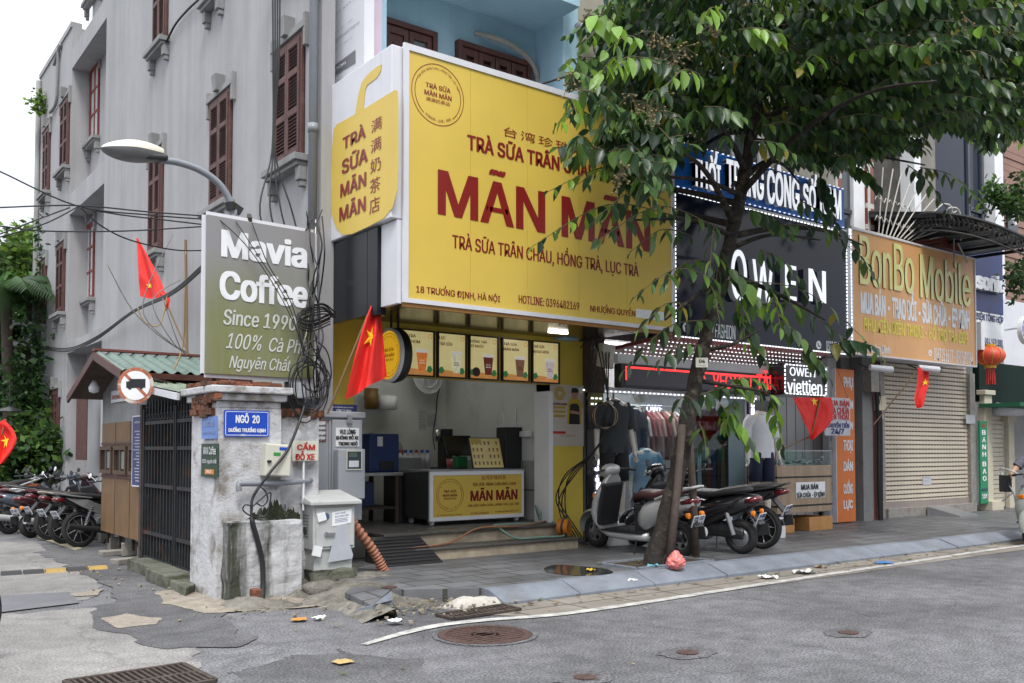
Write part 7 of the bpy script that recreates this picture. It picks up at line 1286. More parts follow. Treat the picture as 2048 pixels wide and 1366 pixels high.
def make_scooter(name, label, body, seatm, p1, p2, group, rimdisc=False, rack=True, handle_z=1.0):
 t = thing(name, label, 'scooter', (0, 0, 0), group)
 wheel(t, .74, .215, .052); wheel(t, -.74, .215, .055, disc=rimdisc, rim=None)
 b = MB(); V = []; F = []; nseg = 14          # front fender
 for i in range(nseg + 1):
  a = R(-5 + 150 * i / nseg); r_ = .245 + .03 * math.sin(math.pi * i / nseg); hw = .085 * (math.sin(math.pi * (.12 + .76 * i / nseg)) ** .5)
  for j in range(7): an = math.pi * j / 6; V.append((.74 + math.cos(a) * (r_ + .03 * math.sin(an)),-math.cos(an) * hw,.215 + math.sin(a) * (r_ + .03 * math.sin(an))))
 F = [(i * 7 + j,i * 7 + j + 1,(i + 1) * 7 + j + 1,(i + 1) * 7 + j) for i in range(nseg) for j in range(6)]; b.add(V,F); L(b,'front_fender',body,t,smooth=True)
 b = MB(); [b.tube([(.74, s * .07, .215), (.60, s * .06, .55)], .022, 8) for s in (-1, 1)]; L(b, 'fork', M_steel, t)
 b = MB(); b.loft([(.60,.40,.14,.05,R(-20)),(.63,.50,.20,.075,R(-25)),(.60,.62,.225,.085,R(-30)),(.53,.76,.20,.08,R(-30)),(.46,.90,.13,.07,R(-25)),(.42,.97,.08,.05,R(-15))][::-1],18,2.2);
 # rings above run up the shield; tilt them level
 b = MB(); V = []; secs = [(.56,.26,.15,.05),(.60,.36,.205,.065),(.60,.50,.235,.075),(.56,.64,.235,.075),(.50,.78,.20,.075),(.44,.90,.13,.07),(.41,.98,.07,.05)]
 n = 16
 for (x, z, hw, hx) in secs:
  for j in range(n): a = 2 * math.pi * j / n; V.append((x + hx * math.copysign(abs(math.cos(a)) ** .8,math.cos(a)) + .05 * (1 - (math.sin(a)) ** 2) - .05,hw * math.copysign(abs(math.sin(a)) ** .8,math.sin(a)),z))
 F = [(i * n + j,i * n + (j + 1) % n,(i + 1) * n + (j + 1) % n,(i + 1) * n + j) for i in range(len(secs) - 1) for j in range(n)] + [tuple(range(n))[::-1]]; b.add(V,F); L(b,'leg_shield',body,t,smooth=True)
 b = MB(); b.loft([(.50,.27,.17,.045,0),(.35,.22,.18,.055,0),(0,.21,.175,.055,0),(-.3,.22,.16,.06,0)],14,3); L(b,'belly',body,t,smooth=True)
 b = MB(); b.box(-.25,.46,-.19,.19,.268,.285); [b.box(-.2 + k * .08,-.16 + k * .08,-.17,.17,.286,.295) for k in range(8)]; L(b,'floorboard',M_blackpl,t); MB_ = MB(); MB_.obox((.47,0,.58),(.03,.185,.30),Matrix.Rotation(R(-16),3,'Y')); L(MB_,'inner_panel',M_blackpl,t,bevel=.03)
 b = MB(); b.loft([(-.12,.42,.12,.17,0),(-.25,.46,.165,.19,0),(-.5,.56,.18,.15,R(-6)),(-.8,.64,.15,.11,R(-10)),(-1.0,.68,.07,.06,R(-10))],18,2.4); L(b,'rear_body',body,t,smooth=True)
 b = MB(); b.box(-.25,-.08,-.13,.13,.25,.62); b.loft([(-.1,.30,.11,.09,0),(-.5,.30,.10,.10,0),(-.8,.24,.07,.07,0)],12,3); L(b,'engine_cover',M_blackpl,t,bevel=.03)
 b = MB(); b.loft([(-.06,.64,.08,.03,R(50)),(-.09,.71,.13,.06,R(25)),(-.2,.745,.15,.055,0),(-.45,.74,.155,.05,0),(-.6,.775,.15,.05,R(-10)),(-.82,.80,.12,.04,R(-5)),(-.9,.80,.06,.025,0)],16,2.8); L(b,'seat',seatm,t,smooth=True)
 b = MB(); b.loft([(.50,.98,.05,.05,0),(.48,1.0,.13,.08,R(-20)),(.40,1.03,.15,.085,R(-20)),(.32,1.04,.08,.05,0)],16,2.3); L(b,'handlebar_cover',body,t,smooth=True)
 b = MB(); b.tube(smooth_path([(.33,-.36,1.0),(.38,-.2,1.03),(.39,0,1.03),(.38,.2,1.03),(.33,.36,1.0)]),.013,8); [b.tube([(.33,s * .37,1.0),(.35,s * .26,1.02)],.021,10) for s in (-1,1)]; [b.tube([(.40,s * .22,1.03),(.42,s * .35,1.0)],.006,6) for s in (-1,1)]; L(b,'handlebar',M_blackpl,t)
 b = MB(); b.obox((.535, 0, .99), (.02, .10, .045), Matrix.Rotation(R(-25), 3, 'Y')); L(b, 'headlight', M_lensw, t, bevel=.02);
 for s in (-1,1): b = MB(); b.obox((.59,s * .13,.70),(.02,.05,.03),Matrix.Rotation(s * R(25),3,'Z')); L(b,'turn_signal',M_lenso,t,bevel=.01)
 b = MB(); b.loft([(-.86,.665,.135,.045,R(-12)),(-.97,.685,.10,.045,R(-10)),(-1.02,.69,.05,.03,0)],14,2.4); L(b,'tail_light',M_lensr,t,smooth=True)
 for s in (-1, 1): b = MB(); b.lathe([(0, .04), (.035, .03), (.035, 0), (0, 0)], (-.95, s * .12, .52), (-1, 0, 0), 14); L(b, 'turn_signal', M_lenso, t)
 b = MB(); b.beam((-.82,0,.60),(-1.02,0,.38),.16,.02); b.beam((-1.02,0,.38),(-1.04,0,.25),.15,.015); L(b,'rear_fender',M_blackpl,t); plate(t,(-1.005,0,.45),R(-25),p1,p2)
 if rack: b = MB(); [b.tube(smooth_path([(-.5,s * .17,.70),(-.75,s * .17,.78),(-1.02,s * .10,.85)]),.016,8) for s in (-1,1)]; b.tube([(-1.02,-.10,.85),(-1.05,0,.86),(-1.02,.10,.85)],.016,8); b.tube([(-.9,-.13,.82),(-.9,.13,.82)],.012,6); L(b,'grab_rail',M_silver,t)
 b = MB(); b.tube([(-.3, -.12, .25), (-.5, -.15, .24), (-.95, -.17, .30)], [.025, .055, .06], 12); L(b, 'exhaust', M_silver, t)
 b = MB(); b.tube([(-.62,.13,.52),(-.7,.13,.25)],.03,10); L(b,'rear_shock',M_steel,t); b = MB(); b.tube([(-.1,.1,.22),(-.17,.24,.01)],.012,6); L(b,'side_stand',M_black,t)
 mirror(t, .37, .2, 1.03, 1); return t
def make_bike(name, label, body, accent, seatm, p1, p2, group, mir=M_blackpl):
 t = thing(name, label, 'motorbike', (0, 0, 0), group)
 wheel(t, .63, .285, .035, True); wheel(t, -.60, .285, .04, True)
 b = MB(); b.ring((.63, 0, .285), (0, 1, 0), .32, .012, 30, 6); V = []
 for i in range(11):
  a = R(10 + 135 * i / 10)
  for j in range(5): an = math.pi * j / 4; V.append((.63 + math.cos(a) * (.31 + .025 * math.sin(an)),-math.cos(an) * .055,.285 + math.sin(a) * (.31 + .025 * math.sin(an))))
 b = MB(); b.add(V,[(i * 5 + j,i * 5 + j + 1,(i + 1) * 5 + j + 1,(i + 1) * 5 + j) for i in range(10) for j in range(4)]); L(b,'front_fender',body,t,smooth=True)
 b = MB(); [b.tube([(.63, s * .075, .285), (.46, s * .07, .80)], .024, 8) for s in (-1, 1)]; L(b, 'fork', M_steel, t)
 b = MB(); b.loft([(.44,.86,.05,.10,R(-60)),(.40,.70,.09,.10,R(-50)),(.28,.56,.11,.09,R(-25)),(.05,.52,.10,.08,0),(-.2,.58,.11,.09,R(-8)),(-.5,.66,.12,.085,R(-12)),(-.8,.73,.09,.06,R(-12)),(-.98,.78,.03,.03,R(-10))],16,2.3); L(b,'body',body,t,smooth=True)
 b = MB()
 for s in (-1,1): b.add([(.47,s * .12,.86),(.40,s * .20,.70),(.30,s * .21,.45),(.34,s * .14,.28),(.22,s * .13,.30),(.2,s * .15,.5),(.33,s * .12,.78)],[(0,1,2,3,4,5,6)])
 L(b, 'leg_shields', body, t)
 b = MB(); [b.add([(-.25,s * .125,.62),(-.5,s * .14,.73),(-.85,s * .10,.78),(-.6,s * .14,.62),(-.3,s * .13,.48)],[(0,1,2,3,4)]) for s in (-1,1)]; L(b,'side_panel',accent,t)
 b = MB(); b.loft([(.02,.66,.06,.02,R(30)),(-.08,.72,.11,.05,R(10)),(-.3,.765,.125,.05,0),(-.55,.80,.13,.045,R(-6)),(-.82,.83,.10,.035,R(-6)),(-.9,.83,.05,.02,0)],14,2.8); L(b,'seat',seatm,t,smooth=True)
 b = MB(); b.box(-.12,.2,-.12,.12,.24,.44); b.lathe([(0,-.15),(.09,-.15),(.09,.15),(0,.15)],(-.05,0,.33),(0,1,0),16); b.lathe([(.06,0),(.07,.02),(.07,.2),(.05,.22)],(.15,0,.36),(1,0,0),12); L(b,'engine',M_steel,t,bevel=.02)
 b = MB(); b.tube(smooth_path([(.2,-.1,.32),(.1,-.14,.2),(-.2,-.15,.22),(-.4,-.15,.26),(-.85,-.16,.34)]),[.02] * 12 + [.045] * 13,10); L(b,'exhaust',M_blackpl,t); b = MB(); b.beam((-.15,.09,.32),(-.62,.09,.29),.03,.08); b.beam((-.15,-.09,.32),(-.62,-.09,.29),.03,.04); L(b,'swing_arm',M_blackpl,t)
 b = MB()
 for s in (-1,1): b.tube([(-.45,s * .12,.62),(-.58,s * .12,.32)],.013,8); [b.ring((-.45 - .13 * k / 9,s * .12,.62 - .3 * k / 9),(-.4,0,-.92),.028,.006,14,5) for k in range(8)]
 L(b, 'rear_shock', M_steel, t)
 b = MB(); b.loft([(.5,.93,.04,.04,0),(.47,.95,.10,.065,R(-20)),(.38,.98,.10,.06,R(-20)),(.33,.98,.05,.03,0)],14,2.3); L(b,'handlebar_cover',body,t,smooth=True)
 b = MB(); b.tube(smooth_path([(.27,-.35,.99),(.35,-.2,.99),(.38,0,.97),(.35,.2,.99),(.27,.35,.99)]),.012,8); [b.tube([(.26,s * .36,.99),(.31,s * .25,.99)],.019,8) for s in (-1,1)]; [b.tube([(.37,s * .22,.99),(.36,s * .36,.97)],.006,6) for s in (-1,1)]; L(b,'handlebar',M_blackpl,t)
 b = MB(); b.obox((.525, 0, .94), (.02, .075, .05), Matrix.Rotation(R(-20), 3, 'Y')); L(b, 'headlight', M_lensw, t, bevel=.02)
 b = MB(); b.loft([(-.84,.735,.10,.045,R(-15)),(-.97,.76,.07,.035,R(-10)),(-1.0,.765,.03,.02,0)],12,2.4); L(b,'tail_light',M_lensr,t,smooth=True)
 b = MB(); b.beam((-.78,0,.68),(-.97,0,.46),.13,.02); b.beam((-.97,0,.46),(-.99,0,.33),.12,.015); L(b,'rear_fender',M_blackpl,t); plate(t,(-.965,0,.52),R(-28),p1,p2)
 b = MB(); [b.tube(smooth_path([(-.45,s * .13,.76),(-.75,s * .14,.80),(-.98,s * .07,.86)]),.013,8) for s in (-1,1)]; b.tube([(-.98,-.07,.86),(-.98,.07,.86)],.013,8); L(b,'grab_rail',accent,t)
 b = MB(); b.tube([(-.02,.1,.25),(-.1,.26,.01)],.011,6); L(b,'side_stand',M_black,t); mirror(t,.33,.22,.99,1,mir); mirror(t,.33,-.22,.99,-1,mir); return t
def put(t, x, y, rz, z=0.12, lean=0): t.location = (x, y, z); t.rotation_euler = (lean, 0, rz); t['_org'] = [0, 0, 0]; return t
GS = 'scooters parked before the clothes shop'
s1 = put(make_scooter('scooter','silver scooter with a maroon seat parked behind the street tree',M_silver,M_seatr,'29-S7','1846',GS),8.30,8.4,R(91),lean=R(-4))
s2 = put(make_scooter('scooter','black scooter with a disc rear wheel parked beside the silver scooter',M_blackp,M_seatb,'29-M01','959.72',GS,rimdisc=True,rack=False),9.0,8.2,R(104),lean=R(-4))
s3 = put(make_bike('motorbike','black motorbike with a pale tilted number plate parked nearest the white mannequin',M_blackp,M_blackpl,M_seatb,'77-AB','215.49',GS),9.70,8.28,R(103),lean=R(-4))
GB = 'motorbikes parked along the alley'
k0 = put(make_bike('motorbike','black motorbike with a grey side panel parked nearest the guard booth',M_blackp,mat('satin grey panel',(.16,.165,.17),.4),M_seatb,'29-D1','308.16',GB),3.62,14.55,R(14),0,R(-6))
k1 = put(make_bike('motorbike','black motorbike with a pale grab rail and brown seat, second from the guard booth',M_blackp,mat('pale gold paint',(.42,.40,.34),.35,.4),mat('brown vinyl',(.06,.035,.028),.5),'29-H4','255.07',GB),3.55,15.2,R(16),0,R(-6))
k2 = put(make_bike('motorbike','black motorbike with dark red side panels, third from the guard booth',M_blackp,mat('dark red panel',(.12,.008,.01),.35),M_seatb,'30-F2','771.90',GB,M_whited),3.5,15.95,R(15),0,R(-6))
k3 = put(make_scooter('scooter','dark wine red scooter, fourth from the guard booth',mat('wine red paint',(.03,.008,.010),.25,coat=.5),M_seatb,'29-K7','384.62',GB),3.42,16.75,R(24),0,R(-6))
k4 = put(make_scooter('scooter','dark blue grey scooter, fifth from the guard booth',mat('blue grey paint',(.05,.065,.085),.25,coat=.5),M_seatr,'30-B3','117.25',GB,rack=False),3.3,17.5,R(8),0,R(-8))
lab = ['sixth from the guard booth', 'seventh from the guard booth', 'eighth from the guard booth', 'farthest from the guard booth']
for k in range(4):
 src = (k0,k2,k1)[k % 3]; q = dup(src,(3.4 - .06 * k + (.12,-.05,.05,-.1,.08,0)[k],18.3 + .78 * k + (.06,-.05,.08,0,-.07,.05)[k],0),0,'%s motorbike in the alley row, %s' % (('black','black and red','black and pale')[k % 3],lab[k]),GB); q.rotation_euler = (R((-6,-8,-5,-7,-6,-9)[k]),0,R((22,8,27,12,20,5)[k]))
so_ = put(make_scooter('scooter','orange and white scooter at the far end of the alley row',mat('orange paint',(.55,.13,.015),.3,coat=.4),M_seatb,'29-C1','440.18','far scooters of the alley'),2.6,19.9,R(200),0)
sg = put(make_scooter('scooter','pale grey scooter ridden out of the right edge of the road',mat('pale grey green paint',(.30,.33,.30),.3,coat=.4),M_seatb,'29-P5','613.02','scooters on the road',rack=False),15.10,6.53,R(190),0)
for q in [o for o in bpy.data.objects if o.get('group') == GB]: q.scale = (.92, .92, .92)
# foreground bicycle: only its front wheel reaches the left edge of the photo
t = thing('bicycle','bicycle whose tyre just shows at the lower left edge of the photo','bicycle',(0,0,0)); wheel(t,.5,.34,.022,True); wheel(t,-.55,.34,.022,True)
b = MB(); [b.tube([a,c],.016,8) for a,c in (((.5,0,.34),(.38,0,.85)),((.38,0,.82),(-.15,0,.72)),((.4,0,.72),(-.08,0,.28)),((-.08,0,.28),(-.2,0,.8)),((-.55,0,.34),(-.17,0,.72)),((-.55,0,.34),(-.08,0,.28)))]; L(b,'frame',M_sblue,t); b = MB(); b.loft([(-.08,.86,.03,.02,0),(-.2,.86,.07,.03,0),(-.32,.87,.08,.03,0)],12); L(b,'saddle',M_seatb,t,smooth=True); b = MB(); b.tube(smooth_path([(.25,-.28,.98),(.36,-.15,1.0),(.37,0,.98),(.36,.15,1.0),(.25,.28,.98)]),.012,8); b.tube([(.37,0,.98),(.38,0,.82)],.014,8); L(b,'handlebar',M_chrome,t); b = MB(); b.lathe([(0,-.01),(.09,-.01),(.09,.01),(0,.01)],(-.08,.05,.28),(0,1,0),20); b.tube([(-.08,.07,.28),(.02,.09,.14)],.012,6); L(b,'crank',M_steel,t)
g = G(-34, 1330); put(t, g.x - .62, g.y - .36, R(30), 0)
# ------------------------------------------------------------------ people and mannequins
def stack(b, secs, n=20, mi=0, cap=True, e=2.0):
 V = []
 for (cx, cy, z, rx, ry) in secs:
  for j in range(n): a = 2 * math.pi * j / n; V.append((cx + rx * math.copysign(abs(math.cos(a)) ** (2 / e),math.cos(a)),cy + ry * math.copysign(abs(math.sin(a)) ** (2 / e),math.sin(a)),z))
 F = [(i * n + j, i * n + (j + 1) % n, (i + 1) * n + (j + 1) % n, (i + 1) * n + j) for i in range(len(secs) - 1) for j in range(n)]
 if cap: F += [tuple(range(n))[::-1], tuple((len(secs) - 1) * n + j for j in range(n))]
 return b.add(V, F)
def head(b, c, s=1.0, flip=1):      # a face looking along +x: skull, jaw, nose, ears
 V = []; n, k = 20, 16
 for i in range(k + 1):
  ph = math.pi * i / k
  for j in range(n):
   th = 2 * math.pi * j / n; x = math.cos(th) * math.sin(ph); y = math.sin(th) * math.sin(ph); z = math.cos(ph)
   jaw = max(0, -z); X = x * .098 * (1 - .18 * jaw) + .012 * jaw; Y = y * .075 * (1 - .38 * jaw); Z = z * .118
   if x > .55 and abs(y) < .22 and -.35 < z < .15: X += .024 * (1 - abs(y) / .22) * (1 if z < -.05 else .6)
   if x > .5 and abs(abs(y) - .38) < .16 and -.02 < z < .22: X -= .008
   if x > .5 and abs(y) < .3 and -.62 < z < -.48: X += .006
   if abs(y) > .9 and abs(z + .05) < .28: Y *= 1.14
   V.append((c[0] + X * s, c[1] + Y * s, c[2] + Z * s))
 return b.add(V, [(i * n + j, i * n + (j + 1) % n, (i + 1) * n + (j + 1) % n, (i + 1) * n + j) for i in range(k) for j in range(n)])
def hand_joints(J, E, w, d, s, side):      # fingers and thumb grown from a wrist joint w pointing along d
 d = Vector(d).normalized(); lat = Vector((1,0,0)) if abs(d.x) < .7 else Vector((0,0,1)); lat = (lat - d * lat.dot(d)).normalized(); w0 = Vector(J[w][:3]); pm = w0 + d * .05 * s; J.append((*pm,.026 * s,.016 * s)); pi = len(J) - 1; E.append((w,pi)); nrm = d.cross(lat)
 for k, (o_, ln) in enumerate(((-.03, .075), (-.01, .088), (.012, .082), (.032, .066))):
  a = pm + lat * o_ * s + d * .035 * s; J.append((*a,.0095 * s)); E.append((pi,len(J) - 1)); m_ = a + d * ln * .5 * s + nrm * .008 * side * s; J.append((*m_,.0085 * s)); E.append((len(J) - 2,len(J) - 1)); q = m_ + d * ln * .42 * s + nrm * .022 * side * s; J.append((*q,.007 * s)); E.append((len(J) - 2,len(J) - 1))
 a = w0 + d * .03 * s - lat * .035 * s; J.append((*a,.011 * s)); E.append((w,len(J) - 1)); q = a + d * .045 * s - lat * .02 * s + nrm * .012 * side * s; J.append((*q,.008 * s)); E.append((len(J) - 2,len(J) - 1))
M_man = mat('white mannequin', (.60, .56, .50), .35, var=.04)
def mannequin(label, loc, rz, s, top, bottom, withhead, long_legs=False, arms=True, tie=None, base=True, group='mannequins of the clothes shop'):
 t = thing('mannequin', label, 'mannequin', loc, group, rz); t['_org'] = [0, 0, 0]; Z = .0
 J = [(0,0,.93,.12,.10),(0,0,1.12,.11,.09),(0,0,1.30,.13,.095),(0,0,1.44,.07,.06),(0,0,1.52,.05,.05)]; E = [(0,1),(1,2),(2,3),(3,4)]
 for sd_ in (-1, 1):
  i = len(J); J += [(0,sd_ * .09,.86,.085),(0.01,sd_ * .10,.50,.058),(.0,sd_ * .10,.45,.055),(-.02,sd_ * .105,.30,.055),(-.01,sd_ * .11,.08,.034),(.05,sd_ * .115,.035,.034),(.15,sd_ * .12,.025,.022)]; E += [(0,i)] + [(i + k,i + k + 1) for k in range(6)]
  if arms: i = len(J); J += [(0,sd_ * .175,1.40,.055),(-.01,sd_ * .225,1.15,.042),(0.03,sd_ * .25,.93,.030),(.05,sd_ * .255,.88,.022)]; E += [(3,i),(i,i + 1),(i + 1,i + 2),(i + 2,i + 3)]; hand_joints(J,E,i + 3,(.12,0,-1),1.0,-sd_)
 o = skin_body('body', [tuple([j[0] * s, j[1] * s, j[2] * s] + [q * s for q in j[3:]]) for j in J], E, M_man, t)
 sc_ = lambda S: [tuple(v * s for v in q) for q in S]
 b = MB(); stack(b,sc_([(0,0,.84,.125,.195),(0,0,.95,.13,.19),(0,0,1.12,.125,.175),(.0,0,1.28,.14,.20),(-.005,0,1.38,.12,.195),(-.01,0,1.44,.085,.12),(-.01,0,1.48,.07,.075)]),24,e=2.3,cap=False)
 if arms:
  for sd_ in (-1,1): b.tube([Vector(v) * s for v in ((-.005,sd_ * .14,1.405),(-.005,sd_ * .20,1.34),(-.012,sd_ * .228,1.20),(-.012,sd_ * .236,1.13))],[.085 * s,.08 * s,.074 * s,.075 * s],16,False)
 L(b, 'shirt', top, t, smooth=True)
 b = MB(); b.tube([Vector((-.01 + math.cos(a) * .072,math.sin(a) * .078,1.485 + .02 * math.cos(a + 3.1))) * s for a in [k * .314 for k in range(20)]],.013 * s,8,closed=True); L(b,'collar',top,t,smooth=True)
 b = MB()
 zl = .06 if long_legs else .50
 for sd_ in (-1,1): stack(b,sc_([(0.0,sd_ * .105,zl,.095 if not long_legs else .07,.088 if not long_legs else .065),(0,sd_ * .10,.70,.105,.092),(0,sd_ * .085,.85,.12,.098),(0,sd_ * .075,.92,.12,.105)]),18)
 L(b, 'trousers' if long_legs else 'shorts', bottom, t, smooth=True)
 if withhead:
  b = MB(); head(b,(.02 * s,0,1.665 * s),s * 1.05); L(b,'head',M_man,t,smooth=True); b = MB(); stack(b,sc_([(-.02,0,1.68,.098,.088),(-.015,0,1.74,.103,.087),(0,0,1.78,.09,.07),(.02,0,1.80,.05,.04)]),18); L(b,'hair',M_man,t,smooth=True)
 if tie: b = MB(); b.prism([(-.025,0),(.025,0),(.04,-.36),(0,-.41),(-.04,-.36)],(.125 * s,0,1.45 * s),(0,1,0),(0.03,0,1),.01); L(b,'tie',tie,t)
 else: b = MB(); b.tube([Vector((-.01, 0, 1.5)) * s, Vector((-.01, 0, 1.57)) * s], .012 * s, 8); L(b, 'neck_rod', M_bulk, t) if not withhead else None
 if base: b = MB(); b.box(-.2, .24, -.24, .24, -.30, -.005); L(b, 'base', M_white, t, bevel=.01)
 return t
M_tee = mat('charcoal cotton',(.035,.04,.045),.85); M_short = mat('black cotton',(.018,.018,.022),.85); M_wp = mat('white polo cotton',(.62,.63,.66),.85); M_nv = mat('navy cotton',(.012,.016,.045),.85); M_suit = mat('navy suit cloth',(.016,.022,.06),.8); M_lb = mat('pale blue shirt cloth',(.20,.34,.48),.85)
rzf = R(-127)
mannequin('headless mannequin in a charcoal tee at the left of the clothes shop',(PY(1228,900,9.3).x,9.3,.42),R(-105),1.12,M_tee,M_short,False)
mannequin('headless mannequin in a white polo and navy shorts on a white block',(PY(1524,1000,8.72).x,8.72,.42),R(-110),1.03,M_wp,M_nv,False)
mannequin('white headed mannequin in a navy suit with a red tie behind the shop glass',(PY(1276,900,10.25).x,10.25,.45),R(-60),1.08,M_suit,M_suit,True,True,tie=mat('red tie silk',(.25,.02,.03),.5),base=False)
mannequin('headless mannequin in a pale blue shirt low behind the shop glass',(PY(1292,1000,9.98).x,9.98,-.08),R(-115),1.0,M_lb,M_nv,False,base=False)
# parked raincoat draped bike seen through the glass edge: dark blue cover on a stand
def drape(name, label, cat, Lp, Rp, m, folds=4, amp=.04, nu=44, nv=34, group=None, par=None, curve=0.0):
 # cloth hung between two side lines, rippled in depth
 Ls = smooth_path(Lp, 8); Rs = smooth_path(Rp, 8)
 def at(P, t): i = t * (len(P) - 1); k = min(int(i), len(P) - 2); return P[k].lerp(P[k + 1], i - k)
 def fn(u, v):
  p = at(Ls,v).lerp(at(Rs,v),u); w_ = amp * .5 * mnoise.noise(Vector((u * 5,v * 4,folds))) + amp * .25 * mnoise.noise(Vector((u * 13,v * 7,folds))) + amp * min(1,v * 2.2) * math.sin(u * folds * math.pi + v * 1.6) + amp * .5 * math.sin(u * folds * 2.3 + v * 3.1) * v
  return p + Vector((-.55, -.8, 0)) * w_ + Vector((0, 0, -1)) * curve * math.sin(math.pi * u) * v
 o = MB().grid(fn, nu, nv).build(name, m, par, True);
 if par is None: tag(o, label, cat, group)
 return o, fn
# ---- rider
t = thing('person','scooter rider in a green vest and patterned grey sleeves leaving the right edge','person',tuple(sg.location),None,R(190)); t['_org'] = [0,0,0]
J = [(-.38,0,.86,.15,.12),(-.34,0,1.05,.14,.11),(-.28,0,1.25,.14,.10),(-.25,0,1.40,.07,.06),(-.22,0,1.50,.055,.055)]; E = [(0,1),(1,2),(2,3),(3,4)]
for sd_ in (-1, 1):
 i = len(J); J += [(-.26,sd_ * .20,1.34,.06),(-.10,sd_ * .37,1.12,.048),(.20,sd_ * .36,1.03,.035),(.29,sd_ * .34,1.03,.024)]; E += [(3,i),(i,i + 1),(i + 1,i + 2),(i + 2,i + 3)]; hand_joints(J,E,i + 3,(.8,-.1 * sd_,-.25),1.0,sd_)
 i = len(J); J += [(-.25,sd_ * .12,.82,.09),(.12,sd_ * .20,.70,.065),(.10,sd_ * .21,.45,.055),(.12,sd_ * .22,.36,.036),(.16,sd_ * .225,.325,.034),(.30,sd_ * .23,.315,.022)]; E += [(0,i)] + [(i + k,i + k + 1) for k in range(5)]
skin_body('body', J, E, M_skin, t); b = MB(); head(b, (-.19, 0, 1.62)); L(b, 'head', M_skin, t, smooth=True)
b = MB(); stack(b,[(-.19,0,1.60,.125,.11),(-.20,0,1.68,.14,.12),(-.21,0,1.75,.11,.10),(-.21,0,1.79,.05,.05)],20); L(b,'helmet',mat('green helmet',(.01,.22,.09),.3),t,smooth=True)
b = MB(); stack(b,[(-.38,0,.80,.17,.21),(-.35,0,1.0,.17,.20),(-.30,0,1.2,.165,.215),(-.26,0,1.36,.14,.20),(-.25,0,1.43,.09,.10)],24,cap=False); L(b,'vest',mat('green vest cloth',(.01,.24,.10),.8),t,smooth=True); b = MB(); stack(b,[(-.335,0,1.07,.178,.212),(-.33,0,1.10,.178,.214)],24,cap=False); L(b,'vest_stripe',M_wtxt,t,smooth=True)
b = MB(); [b.tube([(-.26,s * .17,1.37),(-.18,s * .29,1.24),(-.11,s * .36,1.14)],[.085,.078,.075],14,False) for s in (-1,1)]; L(b,'sleeves',mat('patterned grey cloth',(.12,.12,.16),.85,var=.7,scale=60),t,smooth=True); b = MB(); [b.tube([(-.3,s * .11,.83),(.11,s * .2,.71),(.11,s * .21,.46),(.12,s * .215,.42)],[.13,.09,.08,.085],14,False) for s in (-1,1)]; L(b,'trousers',mat('dark grey cloth',(.04,.04,.045),.85),t,smooth=True)
b = MB(); [b.loft([(.05,.30,.045,.02,0,s * .22),(.2,.295,.055,.022,0,s * .225),(.34,.295,.04,.018,0,s * .23)],12) for s in (-1,1)]; L(b,'sandals',M_bulk,t,smooth=True)
tq = thing('carrier_frame','dark panelled child carrier frame on the left of the ridden scooter','carrier',tuple(sg.location),None,R(190)); tq['_org'] = [0,0,0]; b = MB(); b.tube(smooth_path([(.2,-.3,.45),(.25,-.33,.75),(.22,-.52,1.08),(.3,-.40,1.10),(.35,-.2,1.02)]),.012,8); b.tube([(.25,-.33,.75),(.2,-.5,.6)],.012,8); L(b,'frame',M_silver,tq); b = MB(); b.obox((.24,-.44,.88),(.015,.09,.13)); L(b,'panel',M_blackpl,tq,bevel=.01)
# ------------------------------------------------------------------ street tree
TY_ = 7.38
tr = thing('street_tree', 'dark trunked street tree with long drooping glossy leaves in a pavement pit', 'tree', (PY(1310, 1128, TY_).x, TY_, .12))
tp_ = [PY(x,y,yy) for x,y,yy in ((1306,1136,TY_),(1318,1085,TY_),(1345,985,TY_),(1368,880,TY_),(1385,790,TY_),(1408,690,TY_),(1438,570,TY_),(1468,450,TY_),(1488,350,TY_),(1502,270,TY_),(1515,180,TY_),(1530,60,TY_))]
tpath = smooth_path(tp_, 10); rad = []
for i,p in enumerate(tpath): f = i / (len(tpath) - 1); rad.append((.108 + .025 * max(0,1 - f * 12)) * (1 - .42 * f) * (1 + .10 * mnoise.noise(p * 5)))
b = MB(); b.tube(tpath, rad, 18);
for v in b.v: v += Vector((mnoise.noise(v * 7), mnoise.noise(v * 7 + Vector((9, 0, 0))), 0)) * .02
b.build('trunk', M_bark, tr, True)
rt = random.Random(31); top = tpath[-1]
br = MB(); brp = []
for k in range(15):
 i0 = rt.randint(int(len(tpath) * .62),len(tpath) - 1); p = tpath[i0]; a = k * 2.4 + rt.uniform(-.3,.3); ln = rt.uniform(1.6,3.1); el = rt.uniform(.15,.5)
 d = Vector((math.cos(a),math.sin(a),0)); P = [p,p + d * ln * .35 + Vector((0,0,ln * el * .45)),p + d * ln * .7 + Vector((0,0,ln * el * .6)),p + d * ln + Vector((0,0,ln * el * .45))]
 br.tube(smooth_path(P, 5), [.045 - .035 * j / 15 for j in range(16)], 8); brp.append(P)
